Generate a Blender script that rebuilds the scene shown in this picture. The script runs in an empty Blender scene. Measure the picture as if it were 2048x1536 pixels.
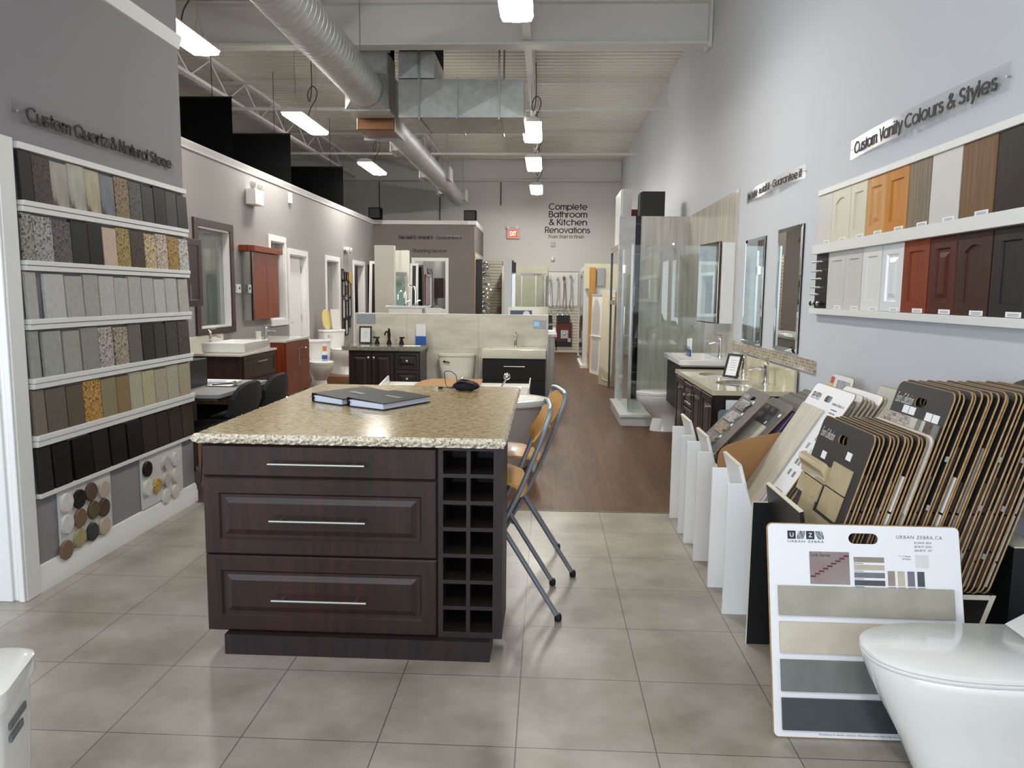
import bpy, math, random
from mathutils import Vector, Matrix
random.seed(7)
SC = bpy.context.scene
COL = SC.collection
R = math.radians

# ---------------------------------------------------------------- camera
F = 1511.0; YAW = -.0446; PIT = -.1184; ROL = .0108
CAMP = Vector((0.0, 0.0, 1.4728))
FW = Vector((math.sin(YAW) * math.cos(PIT), math.cos(YAW) * math.cos(PIT), math.sin(PIT)))
RT = Vector((math.cos(YAW), -math.sin(YAW), 0)); UP = RT.cross(FW)
RT = RT * math.cos(ROL) + UP * math.sin(ROL); UP = RT.cross(FW)
cd = bpy.data.cameras.new('camera'); cam = bpy.data.objects.new('camera', cd); COL.objects.link(cam)
cd.sensor_fit = 'HORIZONTAL'; cd.sensor_width = 36; cd.lens = 36 * F / 2048
cd.clip_start = .05; cd.clip_end = 200
cam.matrix_world = Matrix(((RT.x, UP.x, -FW.x, CAMP.x), (RT.y, UP.y, -FW.y, CAMP.y), (RT.z, UP.z, -FW.z, CAMP.z), (0, 0, 0, 1)))
SC.camera = cam
SC.view_settings.view_transform = 'Standard'; SC.view_settings.look = 'None'
SC.view_settings.gamma = 1.0; SC.view_settings.exposure = 0.0; SC.view_settings.use_curve_mapping = False
SC.cycles.caustics_reflective = False; SC.cycles.caustics_refractive = False

# ---------------------------------------------------------------- sky, daylight through the shop front, and an added side light
W = bpy.data.worlds.new('sky'); SC.world = W; W.use_nodes = True
nt = W.node_tree; nt.nodes.clear()
wo = nt.nodes.new('ShaderNodeOutputWorld'); wb = nt.nodes.new('ShaderNodeBackground')
sk = nt.nodes.new('ShaderNodeTexSky'); sk.sky_type = 'HOSEK_WILKIE'; sk.turbidity = 4
sk.sun_direction = (0.25, 0.55, 0.8)
nt.links.new(sk.outputs[0], wb.inputs[0]); wb.inputs[1].default_value = 1.2; nt.links.new(wb.outputs[0], wo.inputs[0])

def area(name, loc, rot, sx, sy, power, color):
    l = bpy.data.lights.new(name, 'AREA'); l.shape = 'RECTANGLE'; l.size = sx; l.size_y = sy
    l.energy = power; l.color = color
    o = bpy.data.objects.new(name, l); COL.objects.link(o); o.location = loc; o.rotation_euler = rot
    return o
DAY = 168
area('daylight_front', (-1.1, -2.36, 1.95), (R(90), 0, 0), 5.6, 3.2, DAY, (.82, .91, 1.0))
area('added_side_light', (-4.93, -.3, 1.75), (R(90), 0, R(-90)), 3.3, 2.5, DAY * 1.05, (.82, .91, 1.0))  # added lamp out of view, brightens the right wall and near floor
EMIT = 66.0          # fluorescent diffusers

# ---------------------------------------------------------------- helpers
def ray(x, y): return FW + RT * ((x - 1024) / F) - UP * ((y - 768) / F)
def on(x, y, **k):
    """point of the place seen at photo pixel x, y on the plane X=, Y= or Z="""
    d = ray(x, y); (a, v), = k.items(); i = 'XYZ'.index(a)
    return CAMP + d * ((v - CAMP[i]) / d[i])
V = Vector
def lin(c):
    c = c / 255.0
    return c / 12.92 if c <= .04045 else ((c + .055) / 1.055) ** 2.4
def rgb(c): return (lin(c[0]), lin(c[1]), lin(c[2]), 1)

class Fr:
    def __init__(s, O, u, v):
        s.O = V(O); s.u = V(u).normalized(); s.v = V(v).normalized(); s.n = s.u.cross(s.v).normalized()
    def P(s, a, b, c=0): return s.O + s.u * a + s.v * b + s.n * c
def FL(y, z, x): return Fr((x, y, z), (0, 1, 0), (0, 0, 1))       # faces +X  (left walls), u = +Y
def FRt(y, z, x): return Fr((x, y, z), (0, -1, 0), (0, 0, 1))     # faces -X  (right wall), u = -Y
def FC(x, z, y): return Fr((x, y, z), (1, 0, 0), (0, 0, 1))       # faces the camera (-Y), u = +X
def FT(x, y, z): return Fr((x, y, z), (1, 0, 0), (0, 1, 0))       # faces up

class MB:
    def __init__(s): s.v = []; s.f = []; s.m = []
    def add(s, vs, fs, mi=0):
        b = len(s.v); s.v += [tuple(p) for p in vs]
        for f in fs: s.f.append([b + i for i in f]); s.m.append(mi)
        return s
    def hexa(s, p, mi=0):
        return s.add(p, [(0, 3, 2, 1), (4, 5, 6, 7), (0, 1, 5, 4), (1, 2, 6, 5), (2, 3, 7, 6), (3, 0, 4, 7)], mi)
    def box(s, x0, x1, y0, y1, z0, z1, mi=0):
        return s.hexa([(x0, y0, z0), (x1, y0, z0), (x1, y1, z0), (x0, y1, z0), (x0, y0, z1), (x1, y0, z1), (x1, y1, z1), (x0, y1, z1)], mi)
    def fbox(s, fr, u0, u1, v0, v1, n0, n1, mi=0):
        P = fr.P
        return s.hexa([P(u0, v0, n0), P(u1, v0, n0), P(u1, v1, n0), P(u0, v1, n0), P(u0, v0, n1), P(u1, v0, n1), P(u1, v1, n1), P(u0, v1, n1)], mi)
    def loft(s, rings, c0=True, c1=True, mi=0):
        n = len(rings[0]); b = len(s.v)
        for r in rings: s.v += [tuple(p) for p in r]
        for k in range(len(rings) - 1):
            for i in range(n):
                j = (i + 1) % n
                s.f.append([b + k * n + i, b + k * n + j, b + (k + 1) * n + j, b + (k + 1) * n + i]); s.m.append(mi)
        if c0: s.f.append([b + i for i in range(n)][::-1]); s.m.append(mi)
        if c1: s.f.append([b + (len(rings) - 1) * n + i for i in range(n)]); s.m.append(mi)
        return s
    def prism(s, fr, poly, n0, n1, mi=0, mie=None):
        a = [fr.P(p[0], p[1], n0) for p in poly]; c = [fr.P(p[0], p[1], n1) for p in poly]
        n = len(poly); b = len(s.v); s.v += [tuple(p) for p in a + c]
        for i in range(n):
            j = (i + 1) % n; s.f.append([b + i, b + j, b + n + j, b + n + i]); s.m.append(mi if mie is None else mie)
        s.f.append([b + i for i in range(n)][::-1]); s.m.append(mi)
        s.f.append([b + n + i for i in range(n)]); s.m.append(mi)
        return s
    def cyl(s, p0, p1, r, r1=None, seg=14, mi=0):
        p0 = V(p0); p1 = V(p1); d = (p1 - p0).normalized()
        a = d.orthogonal().normalized(); b = d.cross(a); r1 = r if r1 is None else r1
        rg = lambda c, q: [c + (a * math.cos(2 * math.pi * i / seg) + b * math.sin(2 * math.pi * i / seg)) * q for i in range(seg)]
        return s.loft([rg(p0, r), rg(p1, r1)], mi=mi)
    def tube(s, pts, r, seg=8, mi=0, closed=False):
        pts = [V(p) for p in pts]; rings = []; a = None
        for i, p in enumerate(pts):
            q0 = pts[i - 1] if i else p; q1 = pts[i + 1] if i < len(pts) - 1 else p
            d = (q1 - q0).normalized()
            if a is None: a = d.orthogonal().normalized()
            a = (a - d * a.dot(d)).normalized(); b = d.cross(a)
            rings.append([p + (a * math.cos(2 * math.pi * k / seg) + b * math.sin(2 * math.pi * k / seg)) * r for k in range(seg)])
        return s.loft(rings, mi=mi)
    def lathe(s, prof, c, axis=(0, 0, 1), seg=24, mi=0):
        c = V(c); d = V(axis).normalized(); a = d.orthogonal().normalized(); b = d.cross(a)
        return s.loft([[c + d * h + (a * math.cos(2 * math.pi * i / seg) + b * math.sin(2 * math.pi * i / seg)) * max(r, .0004) for i in range(seg)] for r, h in prof], mi=mi)
    def ball(s, c, r, seg=14, mi=0):
        k = seg // 2
        return s.lathe([(r * math.sin(math.pi * i / k), -r * math.cos(math.pi * i / k)) for i in range(k + 1)], c, seg=seg, mi=mi)
    def rrings(s, fr, w, h, prof, arch=0, mi=0, capm=None):
        """door or drawer front: nested rectangles (inset, height), optional arch of the inner top edge"""
        K = 9; rings = []
        for ins, t, ar in [(p + (0,))[:3] for p in prof]:
            x0, x1, y0, y1 = ins, w - ins, ins, h - ins
            r = [fr.P(x0, y0, t), fr.P(x1, y0, t)]
            for i in range(K):
                q = i / (K - 1); dz = -arch * ar * (2 * q - 1) ** 2
                r.append(fr.P(x1 + (x0 - x1) * q, y1 + dz, t))
            rings.append(r)
        return s.loft(rings, mi=mi)
    def move(s, M, i0=0):
        s.v = s.v[:i0] + [tuple(M @ V(p)) for p in s.v[i0:]]; return s

def smooth_path(pts, n=6):
    pts = [V(p) for p in pts]; out = []
    for i in range(len(pts) - 1):
        p0 = pts[max(i - 1, 0)]; p1 = pts[i]; p2 = pts[i + 1]; p3 = pts[min(i + 2, len(pts) - 1)]
        for k in range(n):
            t = k / n
            out.append(.5 * ((2 * p1) + (p2 - p0) * t + (2 * p0 - 5 * p1 + 4 * p2 - p3) * t * t + (3 * p1 - p0 - 3 * p2 + p3) * t ** 3))
    return out + [pts[-1]]

def rrect(w, h, r, k=5, cx=0, cy=0):
    out = []
    for (x, y, a0) in ((w - r, h - r, 0), (r, h - r, 90), (r, r, 180), (w - r, r, 270)):
        for i in range(k):
            a = R(a0 + 90 * i / (k - 1)); out.append((x + r * math.cos(a) + cx, y + r * math.sin(a) + cy))
    return out

def slab_hole(mb, fr, w, h, t, rad, hc, hw, hh, mi=0, mie=1):
    """rounded board lying in u,v with a stadium grip hole; faces mi, edges mie"""
    N = 48; out = []; inn = []
    poly = rrect(w, h, rad, 6)
    def hit(a):
        d = (math.cos(a), math.sin(a)); best = None
        for i in range(len(poly)):
            p = poly[i]; q = poly[(i + 1) % len(poly)]
            ex, ey = q[0] - p[0], q[1] - p[1]; den = d[0] * ey - d[1] * ex
            if abs(den) < 1e-12: continue
            tt = ((p[0] - hc[0]) * ey - (p[1] - hc[1]) * ex) / den
            ss = ((p[0] - hc[0]) * d[1] - (p[1] - hc[1]) * d[0]) / den
            if tt > 0 and -1e-6 <= ss <= 1 + 1e-6: best = tt if best is None else max(best, tt)
        return best
    angs = sorted(set([round(2 * math.pi * i / N, 5) for i in range(N)] + [round(math.atan2(p[1] - hc[1], p[0] - hc[0]) % (2 * math.pi), 5) for p in poly]))
    for a in angs:
        q = hit(a) or .01; out.append((hc[0] + q * math.cos(a), hc[1] + q * math.sin(a)))
        x, y = math.cos(a), math.sin(a); L = hw - hh
        # stadium: straight run of half length L, radius hh
        k = hh / abs(y) if abs(y) > 1e-9 else 1e9
        if abs(k * x) <= L: inn.append((hc[0] + k * x, hc[1] + k * y))
        else:
            cx = L if x > 0 else -L; bq = x * cx; disc = max(bq * bq - (cx * cx - hh * hh), 0)
            k = bq + math.sqrt(disc); inn.append((hc[0] + k * x, hc[1] + k * y))
    n = len(angs); b = len(mb.v); c = min(.0035, t * .5)
    def ins(p):
        dx, dy = 0, 0; q0, q1 = p
        q0 = min(max(q0, c), w - c); q1 = min(max(q1, c), h - c)
        for X in (rad, w - rad):
            for Y in (rad, h - rad):
                if (p[0] < rad if X == rad else p[0] > w - rad) and (p[1] < rad if Y == rad else p[1] > h - rad):
                    l = math.hypot(p[0] - X, p[1] - Y) or 1; return (X + (p[0] - X) * (l - c) / l, Y + (p[1] - Y) * (l - c) / l)
        return (q0, q1)
    out2 = [ins(p) for p in out]
    for ring, nn in ((out, 0), (inn, 0), (out, t - c), (out2, t), (inn, t)): mb.v += [tuple(fr.P(p[0], p[1], nn)) for p in ring]
    for i in range(n):
        j = (i + 1) % n
        mb.f += [[b + i, b + n + i, b + n + j, b + j], [b + 3 * n + i, b + 3 * n + j, b + 4 * n + j, b + 4 * n + i]]; mb.m += [mi, mi]
        mb.f += [[b + i, b + j, b + 2 * n + j, b + 2 * n + i], [b + 2 * n + i, b + 2 * n + j, b + 3 * n + j, b + 3 * n + i], [b + n + i, b + 4 * n + i, b + 4 * n + j, b + n + j]]; mb.m += [mie, mie, mie]
    return mb

def mkmesh(name, mb, mats, smooth=35):
    me = bpy.data.meshes.new(name); me.from_pydata(mb.v, [], mb.f)
    mats = mats if isinstance(mats, (list, tuple)) else [mats]
    for m in mats: me.materials.append(m)
    if len(mats) > 1: me.polygons.foreach_set('material_index', mb.m)
    import bmesh
    bm = bmesh.new(); bm.from_mesh(me); bmesh.ops.recalc_face_normals(bm, faces=bm.faces); bm.to_mesh(me); bm.free()
    if smooth:
        me.polygons.foreach_set('use_smooth', [True] * len(me.polygons)); me.set_sharp_from_angle(angle=R(smooth))
    me.update(); return me

def bevel(o, w, seg=2):
    b = o.modifiers.new('bevel', 'BEVEL'); b.width = w; b.segments = seg; b.limit_method = 'ANGLE'; b.angle_limit = R(40); b.harden_normals = False
    return o

class Thing:
    """an Empty at the thing's base that parents its parts; meshes given in world coordinates"""
    def __init__(s, name, label=None, cat=None, group=None, kind=None, at=None):
        s.o = bpy.data.objects.new(name, None); s.o.empty_display_size = .1; COL.objects.link(s.o)
        if kind: s.o['kind'] = kind
        if label: s.o['label'] = label
        if cat: s.o['category'] = cat
        if group: s.o['group'] = group
        s.parts = []; s.at = at
    def part(s, name, mb, mats, parent=None, label=None, bev=0, smooth=35, kind=None):
        o = bpy.data.objects.new(name, mkmesh(name, mb, mats, smooth)); COL.objects.link(o)
        o.parent = parent or s.o
        if label: o['label'] = label
        if kind: o['kind'] = kind
        if bev: bevel(o, bev)
        s.parts.append(o); return o
    def text(s, name, txt, fr, w, h, mat, parent=None, **k):
        me = text_mesh(name, txt, fr, w, h, mat, **k)
        o = bpy.data.objects.new(name, me); COL.objects.link(o); o.parent = parent or s.o; s.parts.append(o); return o
    def done(s):
        if s.at is None:
            lo = [1e9] * 3; hi = [-1e9] * 3
            for p in s.parts:
                for v in p.data.vertices:
                    for i in range(3): lo[i] = min(lo[i], v.co[i]); hi[i] = max(hi[i], v.co[i])
            s.at = V(((lo[0] + hi[0]) / 2, (lo[1] + hi[1]) / 2, lo[2]))
        T = Matrix.Translation(-V(s.at)); seen = set()
        for p in s.parts:
            if p.data.name not in seen: p.data.transform(T); seen.add(p.data.name)
        s.o.location = s.at; return s.o

def solo(name, mb, mats, label=None, cat=None, group=None, kind=None, bev=0, smooth=35):
    me = mkmesh(name, mb, mats, smooth)
    o = bpy.data.objects.new(name, me); COL.objects.link(o)
    lo = [min(v[i] for v in mb.v) for i in range(3)]; hi = [max(v[i] for v in mb.v) for i in range(3)]
    at = V(((lo[0] + hi[0]) / 2, (lo[1] + hi[1]) / 2, lo[2])); me.transform(Matrix.Translation(-at)); o.location = at
    if kind: o['kind'] = kind
    if label: o['label'] = label
    if cat: o['category'] = cat
    if group: o['group'] = group
    if bev: bevel(o, bev)
    return o

def dup(root, loc, rotz=None, label=None, group=None):
    r = root.copy(); COL.objects.link(r); r.location = loc
    if rotz is not None: r.rotation_euler = (0, 0, rotz)
    if label: r['label'] = label
    if group: r['group'] = group
    for ch in list(root.children):
        c = ch.copy(); COL.objects.link(c); c.parent = r
        for g in list(ch.children):
            d = g.copy(); COL.objects.link(d); d.parent = c
    return r

def text_mesh(name, txt, fr, w, h, mat, depth=.002, shear=0, off=0, spacing=1, align='L'):
    cu = bpy.data.curves.new(name, 'FONT'); cu.body = txt; cu.size = 1; cu.extrude = .02; cu.shear = shear; cu.offset = off
    cu.space_character = spacing; cu.resolution_u = 3
    cu.align_x = {'L': 'LEFT', 'C': 'CENTER'}[align]; cu.space_line = .86
    o = bpy.data.objects.new('tmp', cu); COL.objects.link(o)
    dg = bpy.context.evaluated_depsgraph_get(); me = bpy.data.meshes.new_from_object(o.evaluated_get(dg))
    bpy.data.objects.remove(o); bpy.data.curves.remove(cu)
    me.name = name; me.materials.clear(); me.materials.append(mat)
    xs = [v.co.x for v in me.vertices]; ys = [v.co.y for v in me.vertices]; zs = [v.co.z for v in me.vertices]
    x0, x1, y0, y1, z0, z1 = min(xs), max(xs), min(ys), max(ys), min(zs), max(zs)
    for v in me.vertices:
        a = (v.co.x - x0) / (x1 - x0) * w; b = (v.co.y - y0) / (y1 - y0) * h; c = (v.co.z - z0) / max(z1 - z0, 1e-6) * depth
        v.co = fr.P(a, b, c)
    return me

# ---------------------------------------------------------------- materials
MATS = {}
def mat(name, c, rough=.5, metal=0., spec=.5, coat=0., c2=None, nscale=8, ndetail=3, stretch=None, lo=.35, hi=.65, bump=0, bscale=None, emit=None, c3=None, n3=30, t3=.62, croughn=None):
    if name in MATS: return MATS[name]
    m = bpy.data.materials.new(name); m.use_nodes = True; MATS[name] = m
    N = m.node_tree.nodes; L = m.node_tree.links; p = N['Principled BSDF']
    p.inputs['Base Color'].default_value = rgb(c); p.inputs['Roughness'].default_value = rough
    p.inputs['Metallic'].default_value = metal; p.inputs['Specular IOR Level'].default_value = spec
    if coat: p.inputs['Coat Weight'].default_value = coat; p.inputs['Coat Roughness'].default_value = .08
    tc = None
    def coords():
        nonlocal tc
        if tc is None:
            t = N.new('ShaderNodeTexCoord'); mp = N.new('ShaderNodeMapping'); L.new(t.outputs['Object'], mp.inputs[0])
            if stretch: mp.inputs['Scale'].default_value = stretch
            tc = mp.outputs[0]
        return tc
    if c2:
        n = N.new('ShaderNodeTexNoise'); n.inputs['Scale'].default_value = nscale; n.inputs['Detail'].default_value = ndetail
        L.new(coords(), n.inputs['Vector'])
        r = N.new('ShaderNodeValToRGB'); r.color_ramp.elements[0].position = lo; r.color_ramp.elements[1].position = hi
        r.color_ramp.elements[0].color = rgb(c); r.color_ramp.elements[1].color = rgb(c2)
        L.new(n.outputs['Fac'], r.inputs[0]); out = r.outputs[0]
        if c3:
            n3_ = N.new('ShaderNodeTexNoise'); n3_.inputs['Scale'].default_value = n3; n3_.inputs['Detail'].default_value = 4
            L.new(coords(), n3_.inputs['Vector'])
            r3 = N.new('ShaderNodeValToRGB'); r3.color_ramp.elements[0].position = t3; r3.color_ramp.elements[1].position = t3 + .06
            r3.color_ramp.elements[0].color = (0, 0, 0, 1); r3.color_ramp.elements[1].color = (1, 1, 1, 1)
            L.new(n3_.outputs['Fac'], r3.inputs[0])
            mx = N.new('ShaderNodeMix'); mx.data_type = 'RGBA'; L.new(r3.outputs[0], mx.inputs[0]); L.new(out, mx.inputs[6]); mx.inputs[7].default_value = rgb(c3)
            out = mx.outputs[2]
        L.new(out, p.inputs['Base Color'])
    if bump:
        n = N.new('ShaderNodeTexNoise'); n.inputs['Scale'].default_value = bscale or 60; n.inputs['Detail'].default_value = 4
        L.new(coords(), n.inputs['Vector'])
        b = N.new('ShaderNodeBump'); b.inputs['Strength'].default_value = bump; b.inputs['Distance'].default_value = .01
        L.new(n.outputs['Fac'], b.inputs['Height']); L.new(b.outputs[0], p.inputs['Normal'])
    if emit:
        p.inputs['Emission Color'].default_value = rgb(emit[0]); p.inputs['Emission Strength'].default_value = emit[1]
    return m

def tilemat(name, c1, c2, grout, w, h, axes, mortar=.003, off=0., shift=(0, 0), rough=.35, spec=.5, n=None, nscale=2.5, stretch=(1, 1, 1), bias=0, world=True):
    """tiles or planks laid in the plane of two axes"""
    m = bpy.data.materials.new(name); m.use_nodes = True; MATS[name] = m
    N = m.node_tree.nodes; L = m.node_tree.links; p = N['Principled BSDF']
    g = N.new('ShaderNodeNewGeometry'); sp = N.new('ShaderNodeSeparateXYZ'); cb = N.new('ShaderNodeCombineXYZ')
    L.new(g.outputs['Position'], sp.inputs[0])
    for k in (0, 1):
        ad = N.new('ShaderNodeMath'); ad.operation = 'SUBTRACT'; ad.inputs[1].default_value = shift[k]
        L.new(sp.outputs[axes[k]], ad.inputs[0]); L.new(ad.outputs[0], cb.inputs[k])
    b = N.new('ShaderNodeTexBrick'); b.offset = off; b.squash = 1; b.inputs['Scale'].default_value = 1
    b.inputs['Brick Width'].default_value = w; b.inputs['Row Height'].default_value = h
    b.inputs['Mortar Size'].default_value = mortar; b.inputs['Mortar Smooth'].default_value = .1; b.inputs['Bias'].default_value = bias
    L.new(cb.outputs[0], b.inputs['Vector'])
    b.inputs['Color1'].default_value = rgb(c1); b.inputs['Color2'].default_value = rgb(c2); b.inputs['Mortar'].default_value = rgb(grout)
    out = b.outputs['Color']
    if n:
        mp = N.new('ShaderNodeMapping'); mp.inputs['Scale'].default_value = stretch; L.new(g.outputs['Position'], mp.inputs[0])
        no = N.new('ShaderNodeTexNoise'); no.inputs['Scale'].default_value = nscale; no.inputs['Detail'].default_value = 6; no.inputs['Roughness'].default_value = .6
        L.new(mp.outputs[0], no.inputs['Vector'])
        r = N.new('ShaderNodeValToRGB'); r.color_ramp.elements[0].position = .3; r.color_ramp.elements[1].position = .72
        r.color_ramp.elements[0].color = rgb(n[0]); r.color_ramp.elements[1].color = rgb(n[1]); L.new(no.outputs['Fac'], r.inputs[0])
        mx = N.new('ShaderNodeMix'); mx.data_type = 'RGBA'; mx.blend_type = 'MULTIPLY'; mx.inputs[0].default_value = 1
        L.new(out, mx.inputs[6]); L.new(r.outputs[0], mx.inputs[7]); out = mx.outputs[2]
    L.new(out, p.inputs['Base Color']); p.inputs['Roughness'].default_value = rough; p.inputs['Specular IOR Level'].default_value = spec
    bu = N.new('ShaderNodeBump'); bu.inputs['Strength'].default_value = .3; bu.inputs['Distance'].default_value = .004; bu.invert = True
    L.new(b.outputs['Fac'], bu.inputs['Height']); L.new(bu.outputs[0], p.inputs['Normal'])
    return m

def glass(name, tint=(247, 251, 250), refl=.12, rough=.02):
    m = bpy.data.materials.new(name); m.use_nodes = True; MATS[name] = m
    N = m.node_tree.nodes; L = m.node_tree.links; N.clear()
    o = N.new('ShaderNodeOutputMaterial'); t = N.new('ShaderNodeBsdfTransparent'); t.inputs[0].default_value = rgb(tint)
    g = N.new('ShaderNodeBsdfGlossy'); g.inputs['Roughness'].default_value = rough
    lw = N.new('ShaderNodeLayerWeight'); lw.inputs[0].default_value = .5
    pw = N.new('ShaderNodeMath'); pw.operation = 'POWER'; pw.inputs[1].default_value = 4.0; L.new(lw.outputs['Facing'], pw.inputs[0])
    ad = N.new('ShaderNodeMath'); ad.operation = 'MULTIPLY_ADD'; ad.inputs[1].default_value = .75; ad.inputs[2].default_value = .02 + refl * .25; L.new(pw.outputs[0], ad.inputs[0])
    mx = N.new('ShaderNodeMixShader'); L.new(ad.outputs[0], mx.inputs[0]); L.new(t.outputs[0], mx.inputs[1]); L.new(g.outputs[0], mx.inputs[2]); L.new(mx.outputs[0], o.inputs[0])
    return m

ORD = ['first', 'second', 'third', 'fourth', 'fifth', 'sixth', 'seventh', 'eighth', 'ninth', 'tenth', 'eleventh', 'twelfth', 'thirteenth', 'fourteenth', 'fifteenth']

WHITE = mat('white_paint', (226, 226, 222), .45)
WHITEG = mat('white_gloss', (226, 226, 223), .12, coat=.3)
PORC = mat('porcelain', (230, 230, 227), .08, spec=.6, coat=.5)
BISC = mat('biscuit_porcelain', (226, 220, 204), .1, spec=.6, coat=.4)
BLACK = mat('black_melamine', (22, 22, 24), .4)
BLACKM = mat('black_matte', (11, 11, 12), .9, spec=.1)
RUBBER = mat('black_rubber', (18, 18, 18), .7)
CHROME = mat('chrome', (225, 228, 230), .08, metal=1)
STEEL = mat('brushed_steel', (190, 190, 188), .3, metal=1)
GALV = mat('galvanised_steel', (196, 198, 196), .42, metal=.65, c2=(180, 183, 182), nscale=14, bump=.05, bscale=30)
BRONZE = mat('oil_bronze', (38, 30, 26), .35, metal=.6)
GREYTUBE = mat('grey_tube', (138, 144, 152), .38, metal=.4)
ESPRESSO = mat('espresso_wood', (30, 22, 21), .35, coat=.2, c2=(46, 27, 22), nscale=5, stretch=(6, 6, .8), lo=.4, hi=.7)
DKWOOD = mat('dark_brown_wood', (50, 31, 25), .4, c2=(66, 42, 33), nscale=6, stretch=(5, 5, .6))
CHERRY = mat('cherry_wood', (112, 45, 20), .35, coat=.2, c2=(136, 58, 27), nscale=5, stretch=(5, 5, .7))
MIRROR = mat('mirror_silver', (225, 230, 230), .01, metal=1)
GLASS = glass('clear_glass')
GLASSG = glass('green_glass', (250, 253, 251), .25)
ACRYL = glass('clear_acrylic', (251, 251, 251), .0, .15)
PAPER = mat('paper', (235, 236, 238), .7)
INK = mat('black_ink', (16, 16, 20), .6)
BLUEINK = mat('blue_print', (38, 88, 170), .6)
MDF = mat('mdf_edge', (172, 140, 96), .7, c2=(150, 118, 78), nscale=40)
# ---------------------------------------------------------------- geometric sign lettering drawn as strokes
def _arc(cx, cy, rx, ry, a0, a1):
    n = max(4, int(abs(a1 - a0) / 15)); return [(cx + rx * math.cos(R(a0 + (a1 - a0) * i / n)), cy + ry * math.sin(R(a0 + (a1 - a0) * i / n))) for i in range(n + 1)]
def _spl(p): return [(q.x, q.y) for q in smooth_path([(a, b, 0) for a, b in p], 5)]
_O = _arc(.37, .37, .315, .315, 0, 360); _nA = [(.055, .44)] + _arc(.30, .44, .245, .245, 180, 0) + [(.545, 0)]
_s = lambda cx, t, tr, b, br: _arc(cx, t, tr[0], tr[1], 25, 270)[:-1] + _arc(cx, b, br[0], br[1], 90, -160)
_bowl = [(.055, .945), (.30, .945)] + _arc(.30, .70, .235, .245, 90, -90)[1:] + [(.055, .455)]
GLY = {
 'o': (.80, [_O]), 'a': (.80, [_O, [(.685, 0), (.685, .74)]]), 'b': (.80, [_O, [(.055, 0), (.055, 1)]]), 'p': (.80, [_O, [(.055, -.26), (.055, .74)]]),
 'g': (.80, [_O, [(.685, .74), (.685, .02)] + _arc(.38, .02, .305, .25, 0, -150)[1:]]), 'd': (.80, [_O, [(.685, 0), (.685, 1)]]),
 'e': (.80, [[(.055, .36), (.685, .36)], _arc(.37, .37, .315, .315, 0, 318)]), 'c': (.72, [_arc(.37, .37, .315, .315, 48, 312)]),
 'u': (.67, [[(.055, .74), (.055, .30)] + _arc(.30, .30, .245, .245, 180, 360)[1:], [(.545, 0), (.545, .74)]]), 'n': (.67, [[(.055, 0), (.055, .74)], _nA]), 'h': (.67, [[(.055, 0), (.055, 1)], _nA]),
 'm': (.94, [[(.055, 0), (.055, .74)], [(.055, .5)] + _arc(.245, .5, .19, .185, 180, 0) + [(.435, 0)], [(.435, .5)] + _arc(.625, .5, .19, .185, 180, 0) + [(.815, 0)]]),
 'r': (.37, [[(.055, 0), (.055, .74)], _arc(.26, .48, .205, .205, 180, 75)]), 't': (.36, [[(.16, 0), (.16, .95)], [(0, .685), (.33, .685)]]), 'l': (.21, [[(.055, 0), (.055, 1)]]), 'i': (.21, [[(.055, 0), (.055, .74)], [(.055, .87), (.055, .98)]]),
 's': (.52, [_s(.23, .545, (.155, .14), .225, (.175, .17))]), 'z': (.54, [[(.03, .685), (.44, .685), (.05, .055), (.48, .055)]]), 'v': (.60, [[(.03, .74), (.29, .05), (.55, .74)]]), 'y': (.61, [[(.03, .74), (.30, .06)], [(.57, .74), (.17, -.26)]]),
 'C': (.90, [_arc(.48, .5, .43, .445, 45, 315)]), 'Q': (1.0, [_arc(.48, .5, .43, .445, 0, 360), [(.58, .32), (.90, .02)]]), 'G': (1.0, [_arc(.48, .5, .43, .445, 45, 360) + [(.55, .5)]]), 'S': (.60, [_s(.27, .735, (.19, .21), .27, (.22, .215))]),
 'N': (.74, [[(.055, 0), (.055, 1)], [(.075, .97), (.605, .03)], [(.625, 0), (.625, 1)]]), 'V': (.66, [[(.03, 1), (.33, .05), (.63, 1)]]), 'W': (.98, [[(.03, 1), (.25, .05), (.48, .95), (.71, .05), (.93, 1)]]), 'I': (.22, [[(.055, 0), (.055, 1)]]),
 'B': (.64, [[(.055, 0), (.055, 1)], [(.055, .945), (.29, .945)] + _arc(.29, .735, .2, .21, 90, -90)[1:] + [(.055, .525)], [(.29, .525)] + _arc(.31, .29, .235, .235, 90, -90) + [(.055, .055)]]),
 'K': (.64, [[(.055, 0), (.055, 1)], [(.07, .42), (.54, .99)], [(.20, .57), (.60, .01)]]), 'P': (.60, [[(.055, 0), (.055, 1)], _bowl]), 'R': (.62, [[(.055, 0), (.055, 1)], _bowl, [(.30, .45), (.54, .0)]]), 'F': (.54, [[(.055, 0), (.055, 1)], [(.055, .945), (.48, .945)], [(.055, .52), (.42, .52)]]),
 '&': (.76, [_spl([(.70, .02), (.42, .42), (.21, .70), (.19, .84), (.31, .945), (.44, .84), (.38, .68), (.17, .44), (.06, .25), (.12, .10), (.28, .055), (.48, .17), (.66, .46)])]),
 '\u2022': (.36, [[(.05, .42), (.21, .42)]]), ' ': (.30, [])}
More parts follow.
